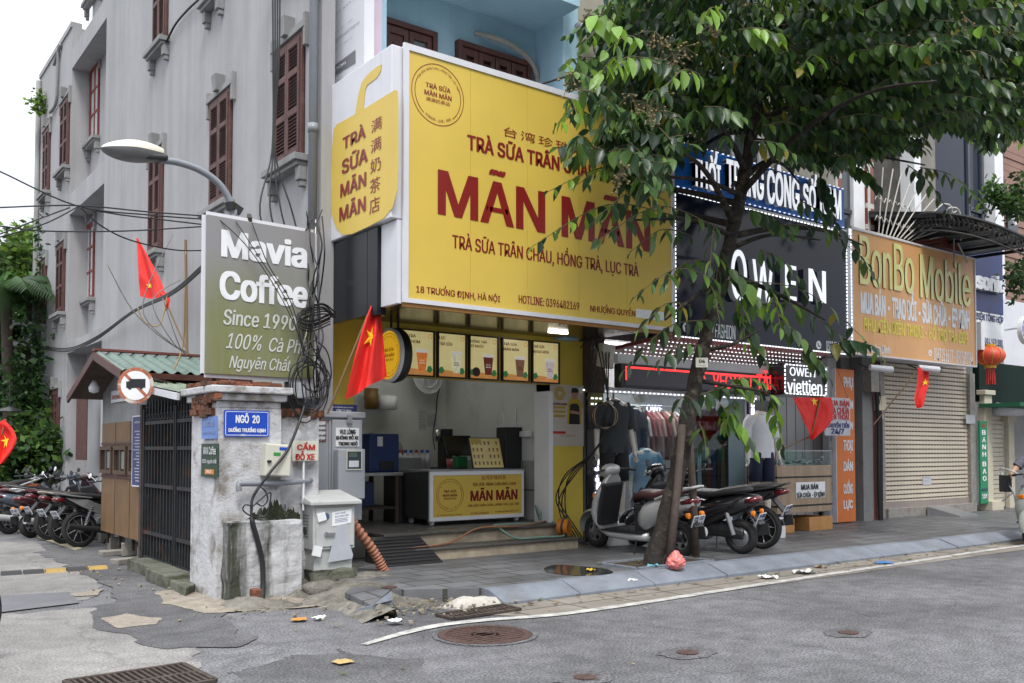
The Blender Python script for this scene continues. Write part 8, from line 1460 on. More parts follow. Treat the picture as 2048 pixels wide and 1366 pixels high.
# low boughs that carry the hanging sprays
for (a,c,e) in (((1405,700),(1460,690),(1520,660)),((1395,760),(1450,770),(1540,785)),((1455,500),(1540,470),(1640,480)),((1440,560),(1380,600),(1330,640)),((1460,470),(1380,440),(1270,440)),((1480,390),(1400,360),(1250,350)),((1445,540),(1560,590),(1650,640)),((1500,280),(1680,300),(1850,330))):
 br.tube(smooth_path([PY(*a, TY_), PY(*c, TY_ - .25), PY(*e, TY_ - .4)], 6), [.035 - .025 * j / 12 for j in range(13)], 7)
br.build('branches', M_bark, tr, True)
LV, LF, LC = [], [], []
twig = MB(); berry = MB()
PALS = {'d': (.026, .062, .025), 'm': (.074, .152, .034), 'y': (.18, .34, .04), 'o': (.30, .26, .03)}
def leaf(p, d, nrm, ln, wd, col):
 d = d.normalized(); s_ = d.cross(nrm).normalized(); n_ = s_.cross(d).normalized(); o = len(LV); curl = rt.uniform(.1,.35); st = (0,.16,.4,.7,1.0); ws = (.05,.7,1.0,.72,.02)
 for t_, w_ in zip(st, ws):
  c = p + d * ln * t_ - n_ * ln * curl * t_ * t_ * .6; ww = wd * w_ * .5; up = n_ * ww * .38
  LV.extend((c + s_ * ww + up, c, c - s_ * ww + up)); LC.extend([col] * 3)
 for k in range(4):
  a = o + 3 * k; LF.append((a, a + 1, a + 4, a + 3)); LF.append((a + 1, a + 2, a + 5, a + 4))
def spray(p, q, n=10, tone=.0, size=.2, sag=.12):
 p = Vector(p); q = Vector(q); mid = p.lerp(q,.5) + Vector((0,0,sag * (q - p).length)); P = smooth_path([p,mid,q],6); twig.tube(P,[.008 - .005 * i / 12 for i in range(13)],5); L_ = (q - p).normalized(); side = L_.cross(Vector((0,0,1))); side = side.normalized() if side.length > .05 else Vector((1,0,0))
 for k in range(n):
  t_ = (k + .6) / n; i = t_ * 12; j = min(int(i), 11); c = P[j].lerp(P[j + 1], i - j); sg_ = 1 if k % 2 else -1
  d = Vector((0, 0, -1)) * rt.uniform(.5, 1.05) + side * sg_ * rt.uniform(.25, .75) + L_ * rt.uniform(.05, .5)
  if k == n - 1: d = L_ + Vector((0, 0, -.6))
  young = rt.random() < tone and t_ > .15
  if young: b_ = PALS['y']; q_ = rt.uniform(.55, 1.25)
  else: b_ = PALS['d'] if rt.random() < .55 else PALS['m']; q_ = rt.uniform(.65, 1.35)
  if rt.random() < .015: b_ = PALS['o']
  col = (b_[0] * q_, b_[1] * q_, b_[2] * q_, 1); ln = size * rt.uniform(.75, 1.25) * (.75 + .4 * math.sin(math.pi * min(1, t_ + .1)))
  leaf(c, d, (side * sg_ * .5 + Vector((0, 0, .8)) + Vector((rt.uniform(-.3, .3), rt.uniform(-.3, .3), 0))), ln, ln * rt.uniform(.44, .56), col)
def berries(p, n=9):
 for k in range(n):
  c = p + Vector((rt.gauss(0,.06),rt.gauss(0,.06),rt.gauss(-.03,.06))); berry.lathe([(0,-.012),(.011,-.007),(.013,0),(.011,.007),(0,.012)],c,(0,0,1),7); twig.tube([c,p + Vector((0,0,.06))],.003,4,False)
CROWN = [(1112,95),(1160,60),(1215,20),(1215,-700),(2700,-700),(2700,330),(2048,300),(1995,320),(1930,275),(1880,235),(1835,315),(1760,330),(1735,350),(1690,330),(1640,355),(1585,310),(1540,325),(1490,300),(1430,300),(1385,300),(1345,395),(1290,440),(1230,330),(1185,310),(1120,330),(1092,300),(1110,240),(1165,200),(1125,150)]
def inside(x, y):
 c = False; n_ = len(CROWN); j = n_ - 1
 for i in range(n_):
  xi, yi = CROWN[i]; xj, yj = CROWN[j]
  if (yi > y) != (yj > y) and x < (xj - xi) * (y - yi) / (yj - yi) + xi: c = not c
  j = i
 return c
cc = PY(1620, 110, TY_); cnt = 0; tries = 0
while cnt < 1550 and tries < 70000:
 tries += 1
 u = Vector((rt.gauss(0,1),rt.gauss(0,1),rt.gauss(0,1))).normalized() * (rt.random() ** (1 / 2.4)); p = cc + Vector((u.x * 4.3,u.y * 2.5,u.z * 1.75))
 if p.y > 9.2 or (p.y > 7.7 and p.z < 5.4 and p.x < 9.0): continue
 ax = tpath[-4]; rad_ = Vector((p.x - ax.x,p.y - ax.y,0)); rad_ = rad_.normalized() if rad_.length > .2 else Vector((1,0,0)); a = rt.uniform(-.9,.9); d = Vector((rad_.x * math.cos(a) - rad_.y * math.sin(a),rad_.x * math.sin(a) + rad_.y * math.cos(a),rt.uniform(-.35,.12))); ln = rt.uniform(.45,.85)
 q = p + d * ln; x1_, y1_, z_ = proj(q); x0_, y0_, _ = proj(p)
 if z_ < 3 or not inside(x1_, y1_ + 20) or not inside(x0_, y0_ + 12): continue
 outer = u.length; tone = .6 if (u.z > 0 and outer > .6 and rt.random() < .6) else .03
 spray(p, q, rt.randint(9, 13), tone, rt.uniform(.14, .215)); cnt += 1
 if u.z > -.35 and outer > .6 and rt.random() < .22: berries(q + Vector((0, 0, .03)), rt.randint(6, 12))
HANG = [((1345,365),(1092,385),12,.6),((1300,345),(1150,372),8,.5),((1345,430),(1066,492),15,.45),((1330,400),(1180,450),9,.1),((1420,448),(1195,482),13,.02),((1380,470),(1260,505),8,.0),((1430,560),(1265,598),11,.02),((1410,520),(1330,570),7,0),((1415,640),(1245,745),12,.02),((1380,610),(1275,665),8,.03),((1400,690),(1300,742),8,.02),((1600,400),(1752,560),14,.15),((1560,450),(1738,530),9,.3),((1500,420),(1580,470),7,0),((1520,500),(1600,560),7,.05),((1450,560),(1765,715),17,.08),((1500,610),(1690,680),10,.05),((1450,530),(1545,650),9,.3),((1540,575),(1562,660),7,.95),((1480,580),(1490,690),8,.85),((1440,500),(1430,600),7,.3),((1420,570),(1440,650),7,.05),((1470,620),(1530,720),8,.1),((1560,640),(1640,730),8,.05),((1430,450),(1420,540),7,.05),
  ((1400,790),(1560,800),11,.35),((1430,775),(1540,770),9,.2),((1470,800),(1450,860),6,.5),((1440,810),(1510,905),10,.6),((1540,795),(1565,900),9,.4),((1385,800),(1345,830),5,.2),((1840,335),(1968,412),12,.25),((1815,330),(1900,430),9,.02),((1700,330),(1755,372),8,.05),((1850,190),(1925,235),9,.95),((1960,230),(2060,300),10,.5),((1640,350),(1665,430),8,.02),((1270,300),(1200,345),8,.1),((1190,150),(1125,130),9,.3),((1250,60),(1160,95),9,.3),((1180,230),(1112,250),8,.3),((1660,690),(1740,690),8,.05),((1610,700),(1660,760),6,.05),((1400,850),(1412,895),4,.1)]
LOW = [(1110,250),(1180,330),(1230,380),(1290,420),(1335,400),(1345,300),(1420,285),(1500,300),(1560,310),(1640,350),(1690,330),(1740,345),(1830,320),(1890,280),(2000,310),(2080,300)]
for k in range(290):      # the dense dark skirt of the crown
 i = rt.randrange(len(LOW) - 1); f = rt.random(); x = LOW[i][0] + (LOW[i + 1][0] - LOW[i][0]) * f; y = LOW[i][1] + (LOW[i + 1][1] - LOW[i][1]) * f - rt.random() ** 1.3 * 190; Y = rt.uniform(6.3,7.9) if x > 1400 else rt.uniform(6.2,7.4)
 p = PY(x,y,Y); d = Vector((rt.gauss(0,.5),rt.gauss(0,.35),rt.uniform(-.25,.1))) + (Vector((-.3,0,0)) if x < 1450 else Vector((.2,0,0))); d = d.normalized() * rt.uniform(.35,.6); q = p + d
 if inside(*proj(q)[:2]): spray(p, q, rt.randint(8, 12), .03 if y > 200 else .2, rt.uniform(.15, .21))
for (a, c, n_, tone) in HANG:
 dy = rt.uniform(-.55, .1); spray(PY(*a, TY_ + dy * .3 - .1), PY(*c, TY_ + dy - .2), int(n_ * 1.35), tone, .205)
# young bright sprays on the lit outer side
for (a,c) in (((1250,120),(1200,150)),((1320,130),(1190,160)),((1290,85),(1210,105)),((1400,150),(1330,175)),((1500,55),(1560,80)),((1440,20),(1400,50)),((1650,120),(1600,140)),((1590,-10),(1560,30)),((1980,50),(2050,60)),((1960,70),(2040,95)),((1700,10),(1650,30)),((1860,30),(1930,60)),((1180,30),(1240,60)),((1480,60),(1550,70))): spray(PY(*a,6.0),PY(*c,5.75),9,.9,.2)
for px,py in ((1330,90),(1345,120),(1370,105),(1290,215),(1320,200),(1145,165),(1310,75),(1740,60),(1845,55),(1590,95),(1650,110),(1260,200),(1300,230),(1240,360),(1245,345),(1420,60)): berries(PY(px,py,6.1),14)
def leafmesh(name, V, F, C, m, par):
 me = bpy.data.meshes.new(name); org = Vector(par['_org']); me.from_pydata([v - org for v in V],[],F); ca = me.color_attributes.new('tint','FLOAT_COLOR','POINT'); ca.data.foreach_set('color',[x for c in C for x in c]); me.materials.append(m); me.polygons.foreach_set('use_smooth',[True] * len(F)); me.update(); o = bpy.data.objects.new(name,me); sc.collection.objects.link(o); o.parent = par; return o
def leafmat(name, tr_=.3, rough=.32, gl=.5):
 m = bpy.data.materials.new(name); m.use_nodes = True; n = m.node_tree; n.nodes.clear(); o = n.nodes.new('ShaderNodeOutputMaterial'); v = n.nodes.new('ShaderNodeVertexColor'); v.layer_name = 'tint'; p = n.nodes.new('ShaderNodeBsdfPrincipled'); p.inputs['Roughness'].default_value = rough; p.inputs['Specular IOR Level'].default_value = gl; t = n.nodes.new('ShaderNodeBsdfTranslucent'); x = n.nodes.new('ShaderNodeMixShader'); x.inputs[0].default_value = tr_
 h = n.nodes.new('ShaderNodeHueSaturation'); h.inputs['Value'].default_value = 1.5; h.inputs['Hue'].default_value = .48; n.links.new(v.outputs[0],h.inputs['Color']); n.links.new(h.outputs[0],t.inputs[0]); tcx = n.nodes.new('ShaderNodeTexCoord'); nzx = n.nodes.new('ShaderNodeTexNoise'); nzx.inputs['Scale'].default_value = 25; mpx = n.nodes.new('ShaderNodeValToRGB'); mpx.color_ramp.elements[0].color = (.7,.7,.7,1); mpx.color_ramp.elements[1].color = (1.25,1.25,1.25,1); mm = n.nodes.new('ShaderNodeMixRGB'); mm.blend_type = 'MULTIPLY'; mm.inputs[0].default_value = 1
 n.links.new(tcx.outputs['Object'],nzx.inputs['Vector']); n.links.new(nzx.outputs['Fac'],mpx.inputs[0]); n.links.new(v.outputs[0],mm.inputs[1]); n.links.new(mpx.outputs[0],mm.inputs[2]); n.links.new(mm.outputs[0],p.inputs['Base Color']); n.links.new(p.outputs[0],x.inputs[1]); n.links.new(t.outputs[0],x.inputs[2]); n.links.new(x.outputs[0],o.inputs[0]); return m
M_leaf = leafmat('glossy tree leaf', .36, .36, .5); leafmesh('crown', LV, LF, LC, M_leaf, tr)
twig.build('twigs',mat('green brown twig',(.10,.085,.04),.7),tr,True); berry.build('berries',mat('tan berry',(.22,.16,.07),.6,var=.25),tr,True)
p = PY(1403,726,TY_ - .17); tt = thing('tree_tag','small white number plate 04 nailed to the street tree trunk','tag',tuple(p)); ud = Vector((.8,-.6,0)); MB().prism([(-.07,-.055),(.07,-.055),(.07,.055),(-.07,.055)],p + Vector((-.04,-.04,0)),ud,ZU,.006).build('plate',M_crs,tt); text('04',M_ink,tt,p + Vector((-.04,-.04,0)) - ud * .035 - ZU * .005,ud,ZU,.07,.04,d=.008,bold=.03); text('TRƯƠNG ĐỊNH',M_ink,tt,p + Vector((-.04,-.04,0)) - ud * .045 - ZU * .04,ud,ZU,.09,.015,d=.008)
for (a,c,yy,lab) in (((1338,1130),(1365,850),7.2,'weathered wooden stake leaning on the tree trunk, the left one'),((1392,1118),(1377,850),7.42,'weathered wooden stake standing right of the tree trunk beside the pink bag')):
 b = MB(); b.tube([PY(*a,yy),PY(*[(a[i] + c[i]) / 2 + 1.5 for i in (0,1)],yy + .01),PY(*c,yy + .06)],[.05,.045,.042],9); tag(b.build('wooden_stake',M_stake,None,True),lab,'stake','stakes propping the street tree')
# ------------------------------------------------------------------ greenery at the end of the alley and on the house fronts
def shrub(name, label, c, rx, ry, rz, n, cols, lsz, cat='shrub', group=None, stem=True, m=None):
 rr = random.Random(len(label) * 7 + int(c[0] * 10)); t = thing(name,label,cat,(c[0],c[1],c[2] - rz),group); V,F,C_ = [],[],[]; cl = [(Vector((rr.gauss(0,.55) * rx,rr.gauss(0,.55) * ry,rr.gauss(0,.5) * rz)),rr.uniform(.25,.5),rr.uniform(.6,1.4)) for _ in range(26)]
 for k in range(n):
  q,s_,tn = cl[rr.randrange(26)]; p = Vector(c) + q + Vector((rr.gauss(0,s_ * rx * .6),rr.gauss(0,s_ * ry * .6),rr.gauss(0,s_ * rz * .6))); d = Vector((rr.gauss(0,1),rr.gauss(0,1),rr.gauss(-.2,.7))).normalized(); u = d.cross(Vector((rr.gauss(0,1),rr.gauss(0,1),rr.gauss(0,1)))).normalized(); ln = lsz * rr.uniform(.6,1.4); o = len(V); V += [p,p + d * ln * .5 + u * ln * .28,p + d * ln,p + d * ln * .5 - u * ln * .28]; F.append((o,o + 1,o + 2,o + 3)); col = cols[rr.randrange(len(cols))]; q_ = tn * rr.uniform(.8,1.2); C_ += [(col[0] * q_,col[1] * q_,col[2] * q_,1)] * 4
 leafmesh('crown' if stem else 'leaves', V, F, C_, M_leaf2, t)
 if stem:
  b = MB(); [b.tube([(c[0] + rr.uniform(-.2,.2),c[1],max(0,c[2] - rz * 1.6)),tuple(Vector(c) + cl[k][0])],[.05,.015],6) for k in range(5)]; b.build('trunk',M_bark,t)
 return t
M_leaf2 = leafmat('shrub leaf', .3, .5, .3)
dk = [(.03, .07, .02), (.045, .10, .025), (.02, .05, .018)]; yl_ = [(.13, .22, .03), (.10, .18, .03), (.05, .11, .02)]
for (px,py,Y,rx,rz,n,cols,lab) in ((30,880,25,1.6,1.2,5200,dk,'dense dark green bush at the end of the alley behind the parked bikes'),(60,905,23.5,.8,.7,2600,yl_[1:] + dk,'bright low bush beside the far corner of the grey building'),(-30,800,27,1.8,1.5,4200,dk,'broad bush at the left edge below the palms'),(50,780,26.5,1.3,1.3,4200,dk,'leafy climber mass under the air conditioner at the far corner'),(40,690,28,1.6,1.2,4200,dk + yl_[2:],'dark leafy tree behind the palms'),(62,525,30,.95,.75,2600,yl_,'yellow green treetop above the palms'),(-10,640,30,1.8,2.0,4800,dk,'tall dark tree at the left edge behind the palms')):
 p = PY(px,py,Y); shrub('alley_bush' if 'bush' in lab else 'alley_tree',lab,tuple(p),rx,rx,rz,n,cols,.2,'bush' if 'bush' in lab else 'tree','greenery at the end of the alley')
p = PY(60,760,23.8); shrub('climbing_vine','ragged vine hanging below the air conditioner on the building corner',(p.x,p.y,p.z),.3,.3,1.5,600,dk,.15,'vine',stem=False)
p = PY(78,520,23); shrub('corner_plant','thin plant sprouting from the far wall pipe of the grey building',(p.x,p.y,p.z + .3),.1,.1,.6,80,dk,.12,'plant',stem=False)
p = PX(82,208,GX - .1); shrub('roof_fern','little fern growing from the far roof edge of the grey building',tuple(p),.2,.2,.25,160,yl_,.14,'fern',stem=False)
def palm(label, px, py, Y, n, L_, sd_):
 rr = random.Random(sd_); c = PY(px,py,Y); t = thing('palm_tree',label,'palm',(c.x,c.y,0),'palms at the end of the alley'); b = MB(); b.tube([(c.x + .2,c.y,0),(c.x + .1,c.y,c.z * .5),tuple(c)],[.16,.13,.12],10); b.build('trunk',M_stake,t,True); V,F,C_ = [],[],[]
 for k in range(n):
  a = k * 2.4 + rr.uniform(-.2,.2); el = rr.uniform(.1,1.25); d = Vector((math.cos(a),math.sin(a),0)); P = [c + d * L_ * s_ * math.cos(el * (1 - .3 * s_)) + Vector((0,0,L_ * (s_ * math.sin(el) - s_ * s_ * .75))) for s_ in [j / 12 for j in range(13)]]
  side = d.cross(Vector((0, 0, 1))); tn = rr.uniform(.6, 1.3)
  for j in range(1, 13):
   for sg_ in (-1, 1):
    for h in (0, .5):
     p = P[j - 1].lerp(P[j],h + .25); ll = L_ * .34 * math.sin(math.pi * (.12 + .8 * j / 13)); dd = (side * sg_ * .8 + (P[j] - P[j - 1]).normalized() * .6 + Vector((0,0,-.55))).normalized(); w_ = (P[j] - P[j - 1]).normalized() * .035; o = len(V); V += [p - w_,p + w_,p + dd * ll]; F.append((o,o + 1,o + 2)); q_ = tn * rr.uniform(.8,1.2); base_ = (.035,.085,.022); C_ += [(base_[0] * q_,base_[1] * q_,base_[2] * q_,1)] * 3
 leafmesh('fronds', V, F, C_, M_leaf2, t)
palm('tall palm with arching fronds against the sky at the left edge',12,590,24.5,22,1.9,3); palm('second palm whose fronds brush the grey building corner',62,600,25.8,20,1.7,5); palm('low shaggy palm with old hanging fronds below the other two',28,700,26.2,18,1.5,8)
A = PY(28,560,42); t = thing('far_house','far pale house with a teal top behind the palms','house',(A.x,44,0)); p0,p1 = PY(22,500,42),PY(150,500,42); MB().box(p0.x,p1.x,42,50,0,PY(40,505,42).z).build('wall',M_white,t); q0 = PY(52,500,42).x; MB().box(q0,p1.x,41.9,49,PY(40,505,42).z,PY(60,465,42).z).build('teal_top',mat('teal sheet',(.05,.20,.18),.6),t)
tag(MB().box(-8, 4.2, 33, 33.3, 0, 2.6).build('end_wall', M_gt), 'low grey wall closing the end of the alley behind the bushes', 'wall')
p = PY(12,830,21); tt = thing('alley_lamp','small dark lamp shade hanging at the left edge among the bushes','lamp',tuple(p)); MB().lathe([(.02,.1),(.06,.08),(.24,0),(.25,-.02)],PY(20,822,21),n=16).build('lamp_shade',M_black,tt,True); MB().tube([PY(20,812,21),PY(20,760,21)],.01,5).build('cord',M_black,tt)
p = PY(1210,60,10.2); shrub('balcony_plant','fine leaved pot plants on the balcony right of the blue house',tuple(p),.8,.5,.8,1500,dk + yl_[2:],.1,'plant',stem=False)
p = PY(2015,400,9.0); shrub('balcony_shrub','small leaved balcony shrub in front of the pink brown boards at the right edge',(p.x,p.y,p.z),.45,.4,.38,900,dk + [(.07,.14,.03)],.13,'shrub',stem=False)
p = PY(2040,560,9.0); shrub('balcony_shrub','trailing leaves beside the blue electrics board at the right edge',(p.x,p.y,p.z),.3,.3,.35,380,dk,.12,'shrub',stem=False)
# ------------------------------------------------------------------ flags
def star(par, fn, u0, v0, su, sv, side=1, rot=0):
 b = MB(); P = [(0, 0)]
 for k in range(10): a = R(90 + 36 * k) + rot; r_ = 1 if k % 2 == 0 else .40; P.append((math.cos(a) * r_, math.sin(a) * r_))
 sub = []; F = []
 for (x, y) in P:
  for o_ in (1,): p = fn(u0 + x * su, v0 - y * sv); sub.append(p + Vector((-.6, -.8, 0)) * .012)
 for k in range(10): F.append((0, 1 + k, 1 + (k + 1) % 10))
 b.add(sub, F); b.build('star', M_star, par)
def flag(label, pole, Lp, Rp, st, folds, amp, r_=.012, poleM=None, curve=0):
 t = thing('flag',label,'flag',tuple(pole[0]),'red flags with a yellow star'); MB().tube(pole,r_,8).build('pole',poleM or mat('bamboo pole',(.20,.13,.07),.7),t); o,fn = drape('cloth','','',Lp,Rp,M_flag,folds,amp,par=t,curve=curve)
 if st: star(t, fn, *st)
 return t
flag('large red flag with a yellow star hanging limp before the tea shop',[PY(655,828,8.75),PY(763,563,8.5)],[PY(757,572,8.5),PY(735,630,8.5),PY(712,710,8.46),PY(691,800,8.45)],[PY(761,575,8.5),PY(763,640,8.44),PY(768,700,8.42),PY(773,752,8.4)],(.42,.52,.27,.105,1,-.25),3.5,.045)
flag('red flag twisted round its pole against the grey building',[PX(377,708,4.2),PX(314,562,3.95),PX(296,520,3.9)],[PX(273,475,3.8),PX(277,520,3.8),PX(280,560,3.8),PX(283,594,3.8)],[PX(276,477,3.8),PX(300,520,3.85),PX(322,565,3.88),PX(330,600,3.88)],(.4,.74,.16,.05),3,.05)
t = drape('flag','x','flag',[PX(312,585,3.86),PX(326,592,3.86),PX(331,605,3.86),PX(329,622,3.86)],[PX(322,580,3.9),PX(336,588,3.88),PX(341,600,3.88),PX(337,620,3.88)],M_flag,2,.02)[0]; t.name = 'flag_tail'; t['label'] = 'knotted lower end of the red flag caught on its pole by the grey building'; t['category'] = 'flag'
flag('red flag at the far left edge hanging over the parked bikes',[PY(-30,990,13.6),PY(12,838,13.5)],[PY(-30,860,13.5),PY(-25,890,13.5),PY(-20,940,13.4)],[PY(9,838,13.5),PY(37,877,13.45),PY(12,925,13.4)],(.55,.5,.14,.16),2.5,.05)
flag('red flag spread like a triangle under the small lit box sign',[PY(1560,900,8.9),PY(1622,872,8.75),PY(1640,800,8.7)],[PY(1586,795,8.72),PY(1602,835,8.7),PY(1621,878,8.7)],[PY(1663,795,8.72),PY(1661,843,8.7),PY(1624,880,8.7)],(.52,.12,.10,.12),2.5,.04)
flag('red flag hanging in a narrow fold under the orange board',[PY(1745,852,9.4),PY(1840,735,9.0)],[PY(1836,735,9.0),PY(1832,770,9.0),PY(1826,800,8.95),PY(1832,820,8.95)],[PY(1858,732,9.0),PY(1856,765,9.0),PY(1850,790,8.98),PY(1845,812,8.95)],(.75,.32,.22,.07),2.5,.04)
# ------------------------------------------------------------------ cables
def cp(pts, r_, lab, grp, m=None): cable([PY(*p) for p in pts], r_, lab, grp, m)
GA = 'wires over the alley'
la = 'thin black wire stretched over the alley toward the street lamp'
for pts in ([(-60,318,9),(0,343,9),(155,412,9),(300,430,9),(432,440,9)],[(-60,417,9),(0,415,9),(155,411,9),(300,424,9),(425,433,9)],[(-60,446,9),(0,452,9),(90,462,9),(250,462,9),(405,453,9)],[(155,412,9.02),(230,428,9),(330,440,9),(430,452,9)],[(-60,490,9),(0,474,9),(90,447,9),(155,414,9)],[(-60,485,9),(0,468,9),(80,437,9),(140,415,9)],[(160,414,9),(200,450,9.02),(260,480,9.1),(350,500,9.2),(425,500,9.2)]): cp(pts,.007,la,GA)
GB2 = 'thick cables along the grey wall'
for k in range(3): cable([PX(60,688 + k * 2,4.3),PX(130,697 + k * 3,4.3),PX(190,675 + k * 3,4.25),PX(265,622 + k * 2,4.1),PY(340,585 + k * 3,11.2),PY(400,535 + k * 4,9.6),PY(430,505 + k * 3,9.1)],.012,'thick black cable sagging along the grey wall to the coffee board',GB2)
for k,(x0_,y0_) in enumerate(((214,528),(345,470),(360,560),(318,530))): cp([(x0_,y0_,11),(265 + k * 20,620 - k * 8,11),(330 + k * 10,680 + k * 5,11),(376,705,11.4)][(1 if k == 3 else 0):],.006,'thin loose wire slanting across the grey wall behind the red flag','loose wires on the grey wall',M_cableg)
cp([(275,615,11.4),(290,645,11.4),(320,648,11.4),(335,590,11.4)],.008,'tan cord looped below the red flag','tan cords on the grey wall',M_cablet); cp([(372,500,11.2),(370,600,11.4),(366,690,11.6),(345,745,11.6)],.010,'tan cord hanging down to the booth roof','tan cords on the grey wall',M_cablet)
tag(MB().tube([PX(374,710,4.0),PX(371,480,4.0)],.02,7).build('bamboo_pole',mat('bamboo pole',1)),'bare bamboo pole standing on the booth roof against the grey wall','pole')
for k in range(4): cable([PY(545 + k * 5,-40,9.25),PY(546 + k * 4,120,9.25),PY(544 + k * 2,300,9.22),PY(520 + k * 22,430,9.1),PY(575 + k * 16,560 + k * 8,9.0),PY(610 + k * 8,700,9.05)],.009,'black cable dropping from the roof past the grey wall to the coffee board','cables dropping past the coffee board')
cable([PX(332,86,GX - .05),PX(350,50,GX - .05),PX(375,20,GX - .05),PX(402,-5,GX - .05)],.018,'black cable curving up the grey wall from an upper window','cable at an upper window')
rc = random.Random(17); GT = 'tangled black cables between the coffee board and the downpipe'
for k in range(8):
 x = 606 + rc.uniform(0, 30); P = []
 for j in range(7): P.append((x + rc.gauss(0, 9), 430 + j * 62 + rc.uniform(-12, 12), 8.62 + rc.uniform(-.03, .3)))
 cp(P, rc.uniform(.004, .009), 'black cable hanging in the tangle at the right edge of the coffee board', GT)
for k in range(7):
 cx_, cy_, ra, rb_ = 618 + rc.gauss(0, 8), 765 + rc.gauss(0, 22), rc.uniform(24, 48), rc.uniform(40, 72); a0 = rc.uniform(0, 6)
 cp([(cx_ + math.cos(a0 + j * .7) * ra * rc.uniform(.9,1.1),cy_ + math.sin(a0 + j * .7) * rb_ * rc.uniform(.9,1.1),8.55 + .03 * k) for j in range(11)],.007,'black cable coiled in wide loops over the gate pillar cap','coiled loops over the gate pillar')
for k in range(7):
 y0_ = 625 + rc.uniform(-10,14); cp([(672 - rc.uniform(0,10),632 + rc.uniform(-6,6),8.95),(645,y0_ - 8,8.8),(610 - k * 2,y0_ + 4,8.7),(600,y0_ + 20,8.66),(625,y0_ + 26,8.7),(660,y0_ + 12,8.9)],.008,'black cable doubled back in a loop toward the black glossy panel','looped cables by the black panel')
for k in range(3): cp([(440 + k * 32,440 + k * 3,8.74),(500 + k * 18,500 + k * 14,8.66),(565 + k * 10,600 + k * 6,8.64),(610,700 + k * 14,8.62)],.005,'thin black wire strung slantwise across the face of the coffee board','wires across the coffee board')
cp([(632,440,9.1),(628,520,8.9),(618,640,8.8),(606,690,8.75)],.008,'pale cord hanging beside the tangle at the downpipe','pale cord by the downpipe',M_crs)
for k in range(5): cp([(1218 + k,850,9.0),(1195 - k * 3,895 + k * 3,9.15),(1150 - k * 5,950,9.4),(1118 - k * 2 + (k % 3) * 8,1000,9.55),(1128 + k * 5,1050,9.5),(1150 + k * 6,1086 + k,9.4)],.009,'thick black cable sweeping down across the yellow pillar to the pavement','cables sweeping down the yellow pillar')
for k in range(4): cp([(1195 + k * 8,690,9.3),(1205 + k * 4,740,9.15),(1216,800,9.0),(1212 + k * 3,850,8.98)],.009,'black cable dropping to the hanging coil by the yellow pillar','cables above the hanging coil')
for k in range(5): a0 = k; cp([(1210 + math.cos(a0 + j * .65) * (19 + 2 * k),832 + math.sin(a0 + j * .65) * (27 - k),8.95 + .01 * k) for j in range(11)],.009,'tan and black cable wound in a hanging coil by the yellow pillar','hanging coil by the yellow pillar',M_cablet if k in (1,3) else M_cable)
for k in range(4): cp([(1160,660 + k * 12,9.6),(1178 + k * 6,640 + k * 8,9.5),(1190 + k * 3,690 + k * 10,9.4),(1172,760 + k * 20,9.6)],.008,'thin black wire looping on the dark wall right of the yellow pillar','wires right of the yellow pillar')
p = PY(1212,712,9.3); tag(MB().obox(p,(.12,.05,.16),Matrix.Rotation(.15,3,'Y')).build('junction_box',M_crs,None,bevel=.015),'beige junction box hanging among cables above the coil','junction box')
MBw = MB().box(8.58,8.85,9.6,9.8,2.2,3.0); tag(MBw.build('wall_stub',M_stake),'dark stained wall stub between the tea shop and the clothes shop','wall')
# ------------------------------------------------------------------ litter
t = thing('plastic_bag','knotted pink plastic bag of rubbish at the foot of the tree stakes','bag',tuple(G(1352,1138,.12))); c = G(1352,1137,.125)
def bagf(u, v):
 th = u * 2 * math.pi; ph = math.pi * (v * .93); d = Vector((math.cos(th) * math.sin(ph),math.sin(th) * math.sin(ph),-math.cos(ph))); q = 1 + .2 * mnoise.noise(d * 2.5) + .16 * abs(mnoise.noise(d * 6)) + .07 * abs(mnoise.noise(d * 15)); return c + Vector((d.x * .105 * q,d.y * .085 * q,.065 + d.z * .073 * q + (.05 * max(0,v - .8) * 5)))
MB().grid(bagf, 60, 36).build('bag', mat('pink film', (.62, .17, .16), .3, var=.35, scale=14), t, True); b = MB()
for k in range(5): a = k * 1.26; b.add([c + Vector((0,0,.14)),c + Vector((math.cos(a) * .045,math.sin(a) * .035,.185)),c + Vector((math.cos(a + .6) * .045,math.sin(a + .6) * .035,.172))],[(0,1,2)])
b.build('knot', mat('pink film', 1), t)
def scrap(px, py, z, sz, m, name, label, cat='litter', h=.4):
 p = G(px, py, z); rr = random.Random(px)
 def fn(u,v): q = Vector((u - .5,v - .5,0)) * sz; q.z = sz * h * (.5 + mnoise.noise(Vector((u * 3 + px,v * 3,py)))) * .6 + .006; a = px; return p + Vector((q.x * math.cos(a) - q.y * math.sin(a),q.x * math.sin(a) + q.y * math.cos(a),q.z))
 return tag(MB().grid(fn, 6, 6).build(name, m), label, cat)
scrap(1536,1157,.005,.16,M_wtxt,'crumpled_wrapper','crumpled white and red wrapper on the gutter by the edge line'); scrap(1768,1127,.005,.2,mat('blue film',1),'flat_wrapper','flat blue wrapper lying on the gutter',h=.15); scrap(1610,1147,.005,.2,mat('clear film',(.5,.5,.48),.2),'clear_film','crumpled clear plastic film on the gutter slabs'); scrap(1637,1135,.005,.1,M_cablet,'brown_stub','short brown stub of wood on the gutter')
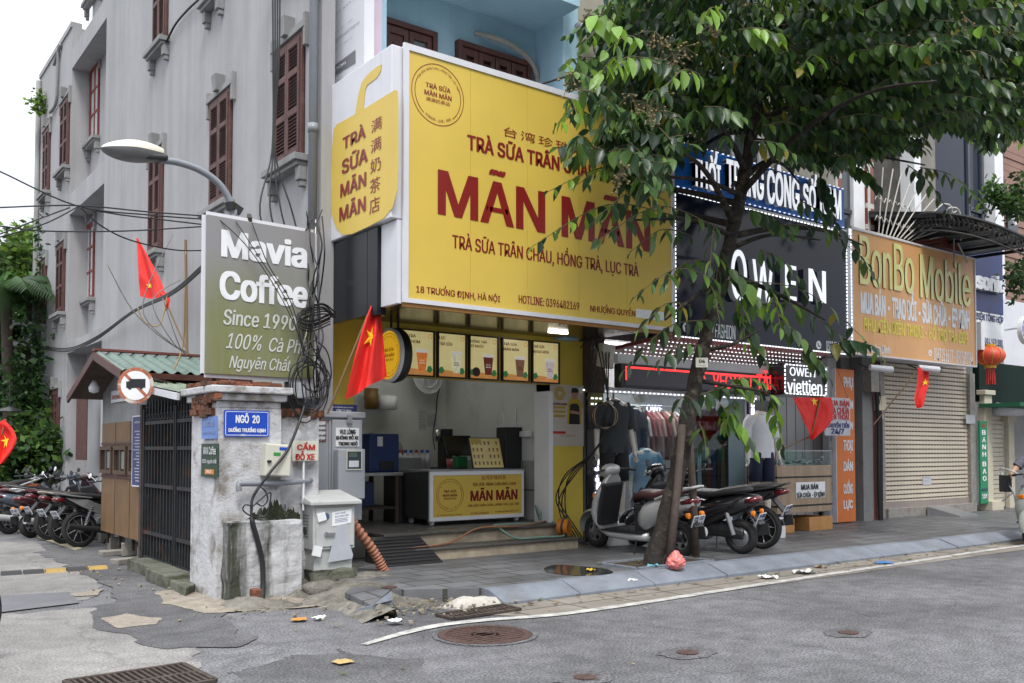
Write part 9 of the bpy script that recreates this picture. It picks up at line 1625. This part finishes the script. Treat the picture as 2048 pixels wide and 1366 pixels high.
scrap(1306,1134,.13,.12,mat('light blue film',(.15,.4,.5),.3),'blue_wrapper','small light blue wrapper at the foot of the tree'); scrap(638,1238,.012,.09,M_wtxt,'white_scrap','white paper scrap on the road at the broken pavement corner'); scrap(790,1245,.02,.11,M_wtxt,'crumpled_paper','crumpled white paper in the dirt by the drain grate'); scrap(598,1240,.012,.12,mat('orange leaf',(.5,.22,.04),.6),'orange_leaf','single orange leaf on the alley mouth','leaf',.1); scrap(685,1325,.01,.12,mat('tan leaf',(.42,.30,.12),.6),'tan_leaf','single tan leaf on the road near the bottom edge','leaf',.1); scrap(1265,1162,.13,.08,M_wtxt,'white_patch_scrap','white smear of paper on the kerb top')
scrap(1182,1142,.13,.09,mat('yellow peel',(.55,.38,.03),.6),'yellow_peel','yellow fruit peel by the puddle'); scrap(1925,1080,.01,.14,M_wtxt,'white_cup','small crushed white cup on the far gutter',h=.8); scrap(532,1178,.015,.1,M_whited,'tan_scrap','pale scrap at the foot of the plinth')
rl = random.Random(77); V, F, C_ = [], [], []
def fall(x, y, z, s_):
 a = rl.uniform(0,6.28); d = Vector((math.cos(a),math.sin(a),rl.uniform(-.1,.3))); u = Vector((-math.sin(a),math.cos(a),rl.uniform(-.2,.2))); p = Vector((x,y,z + .008)); o = len(V); V.extend([p,p + d * s_ * .5 + u * s_ * .22,p + d * s_,p + d * s_ * .5 - u * s_ * .22]); F.append((o,o + 1,o + 2,o + 3)); c_ = rl.choice(((.28,.24,.06),(.20,.14,.06),(.12,.16,.04),(.35,.28,.16),(.08,.05,.03),(.10,.07,.04))); C_.extend([(*c_,1)] * 4)
for k in range(260): x = 4.6 + 14 * rl.random() ** 1.2; fall(x, rl.choice((rl.gauss(6.62, .07), rl.uniform(6.25, 6.7))), .01, rl.uniform(.03, .1))
for k in range(120): fall(rl.uniform(8, 20), rl.uniform(7.2, 9.4), .13, rl.uniform(.03, .09))
for k in range(60): fall(rl.gauss(7.4, .35), rl.gauss(7.4, .18), .14, rl.uniform(.03, .08))
for k in range(60): fall(rl.gauss(4.1, .3), rl.gauss(6.95, .2), .06, rl.uniform(.03, .08))
for k in range(30): fall(rl.uniform(1.5, 9), rl.uniform(4.2, 6), .005, rl.uniform(.02, .06))
me = bpy.data.meshes.new('fallen_leaves'); me.from_pydata(V,[],F); ca = me.color_attributes.new('tint','FLOAT_COLOR','POINT'); ca.data.foreach_set('color',[x for c_ in C_ for x in c_]); me.materials.append(M_leaf2); me.update(); o = bpy.data.objects.new('fallen_leaves',me); sc.collection.objects.link(o); o['kind'] = 'stuff'; o['label'] = 'fallen leaves and bits strewn along the gutter and pavement'; o['category'] = 'leaves'
b = MB(); rg = random.Random(5)
for k in range(200):
 x,y = (rg.gauss(4.3,.45),rg.gauss(6.95,.2)) if k < 110 else ((rg.gauss(3.3,.35),rg.gauss(7.8,.25)) if k < 170 else (rg.uniform(2.2,3.1),rg.uniform(8.8,11.5))); s_ = rg.uniform(.005,.018); b.obox((x,y,.03 if k < 110 else .02),(s_,s_ * .8,s_ * .6),Matrix.Rotation(rg.uniform(0,3),3,'Z') @ Matrix.Rotation(rg.uniform(-.6,.6),3,'X'))
o = b.build('loose_gravel',M_roadt); o['kind'] = 'stuff'; o['label'] = 'loose gravel and crumbs of concrete at the broken corner'; o['category'] = 'gravel'
for o in list(bpy.data.objects):
 if '_org' in o: del o['_org']
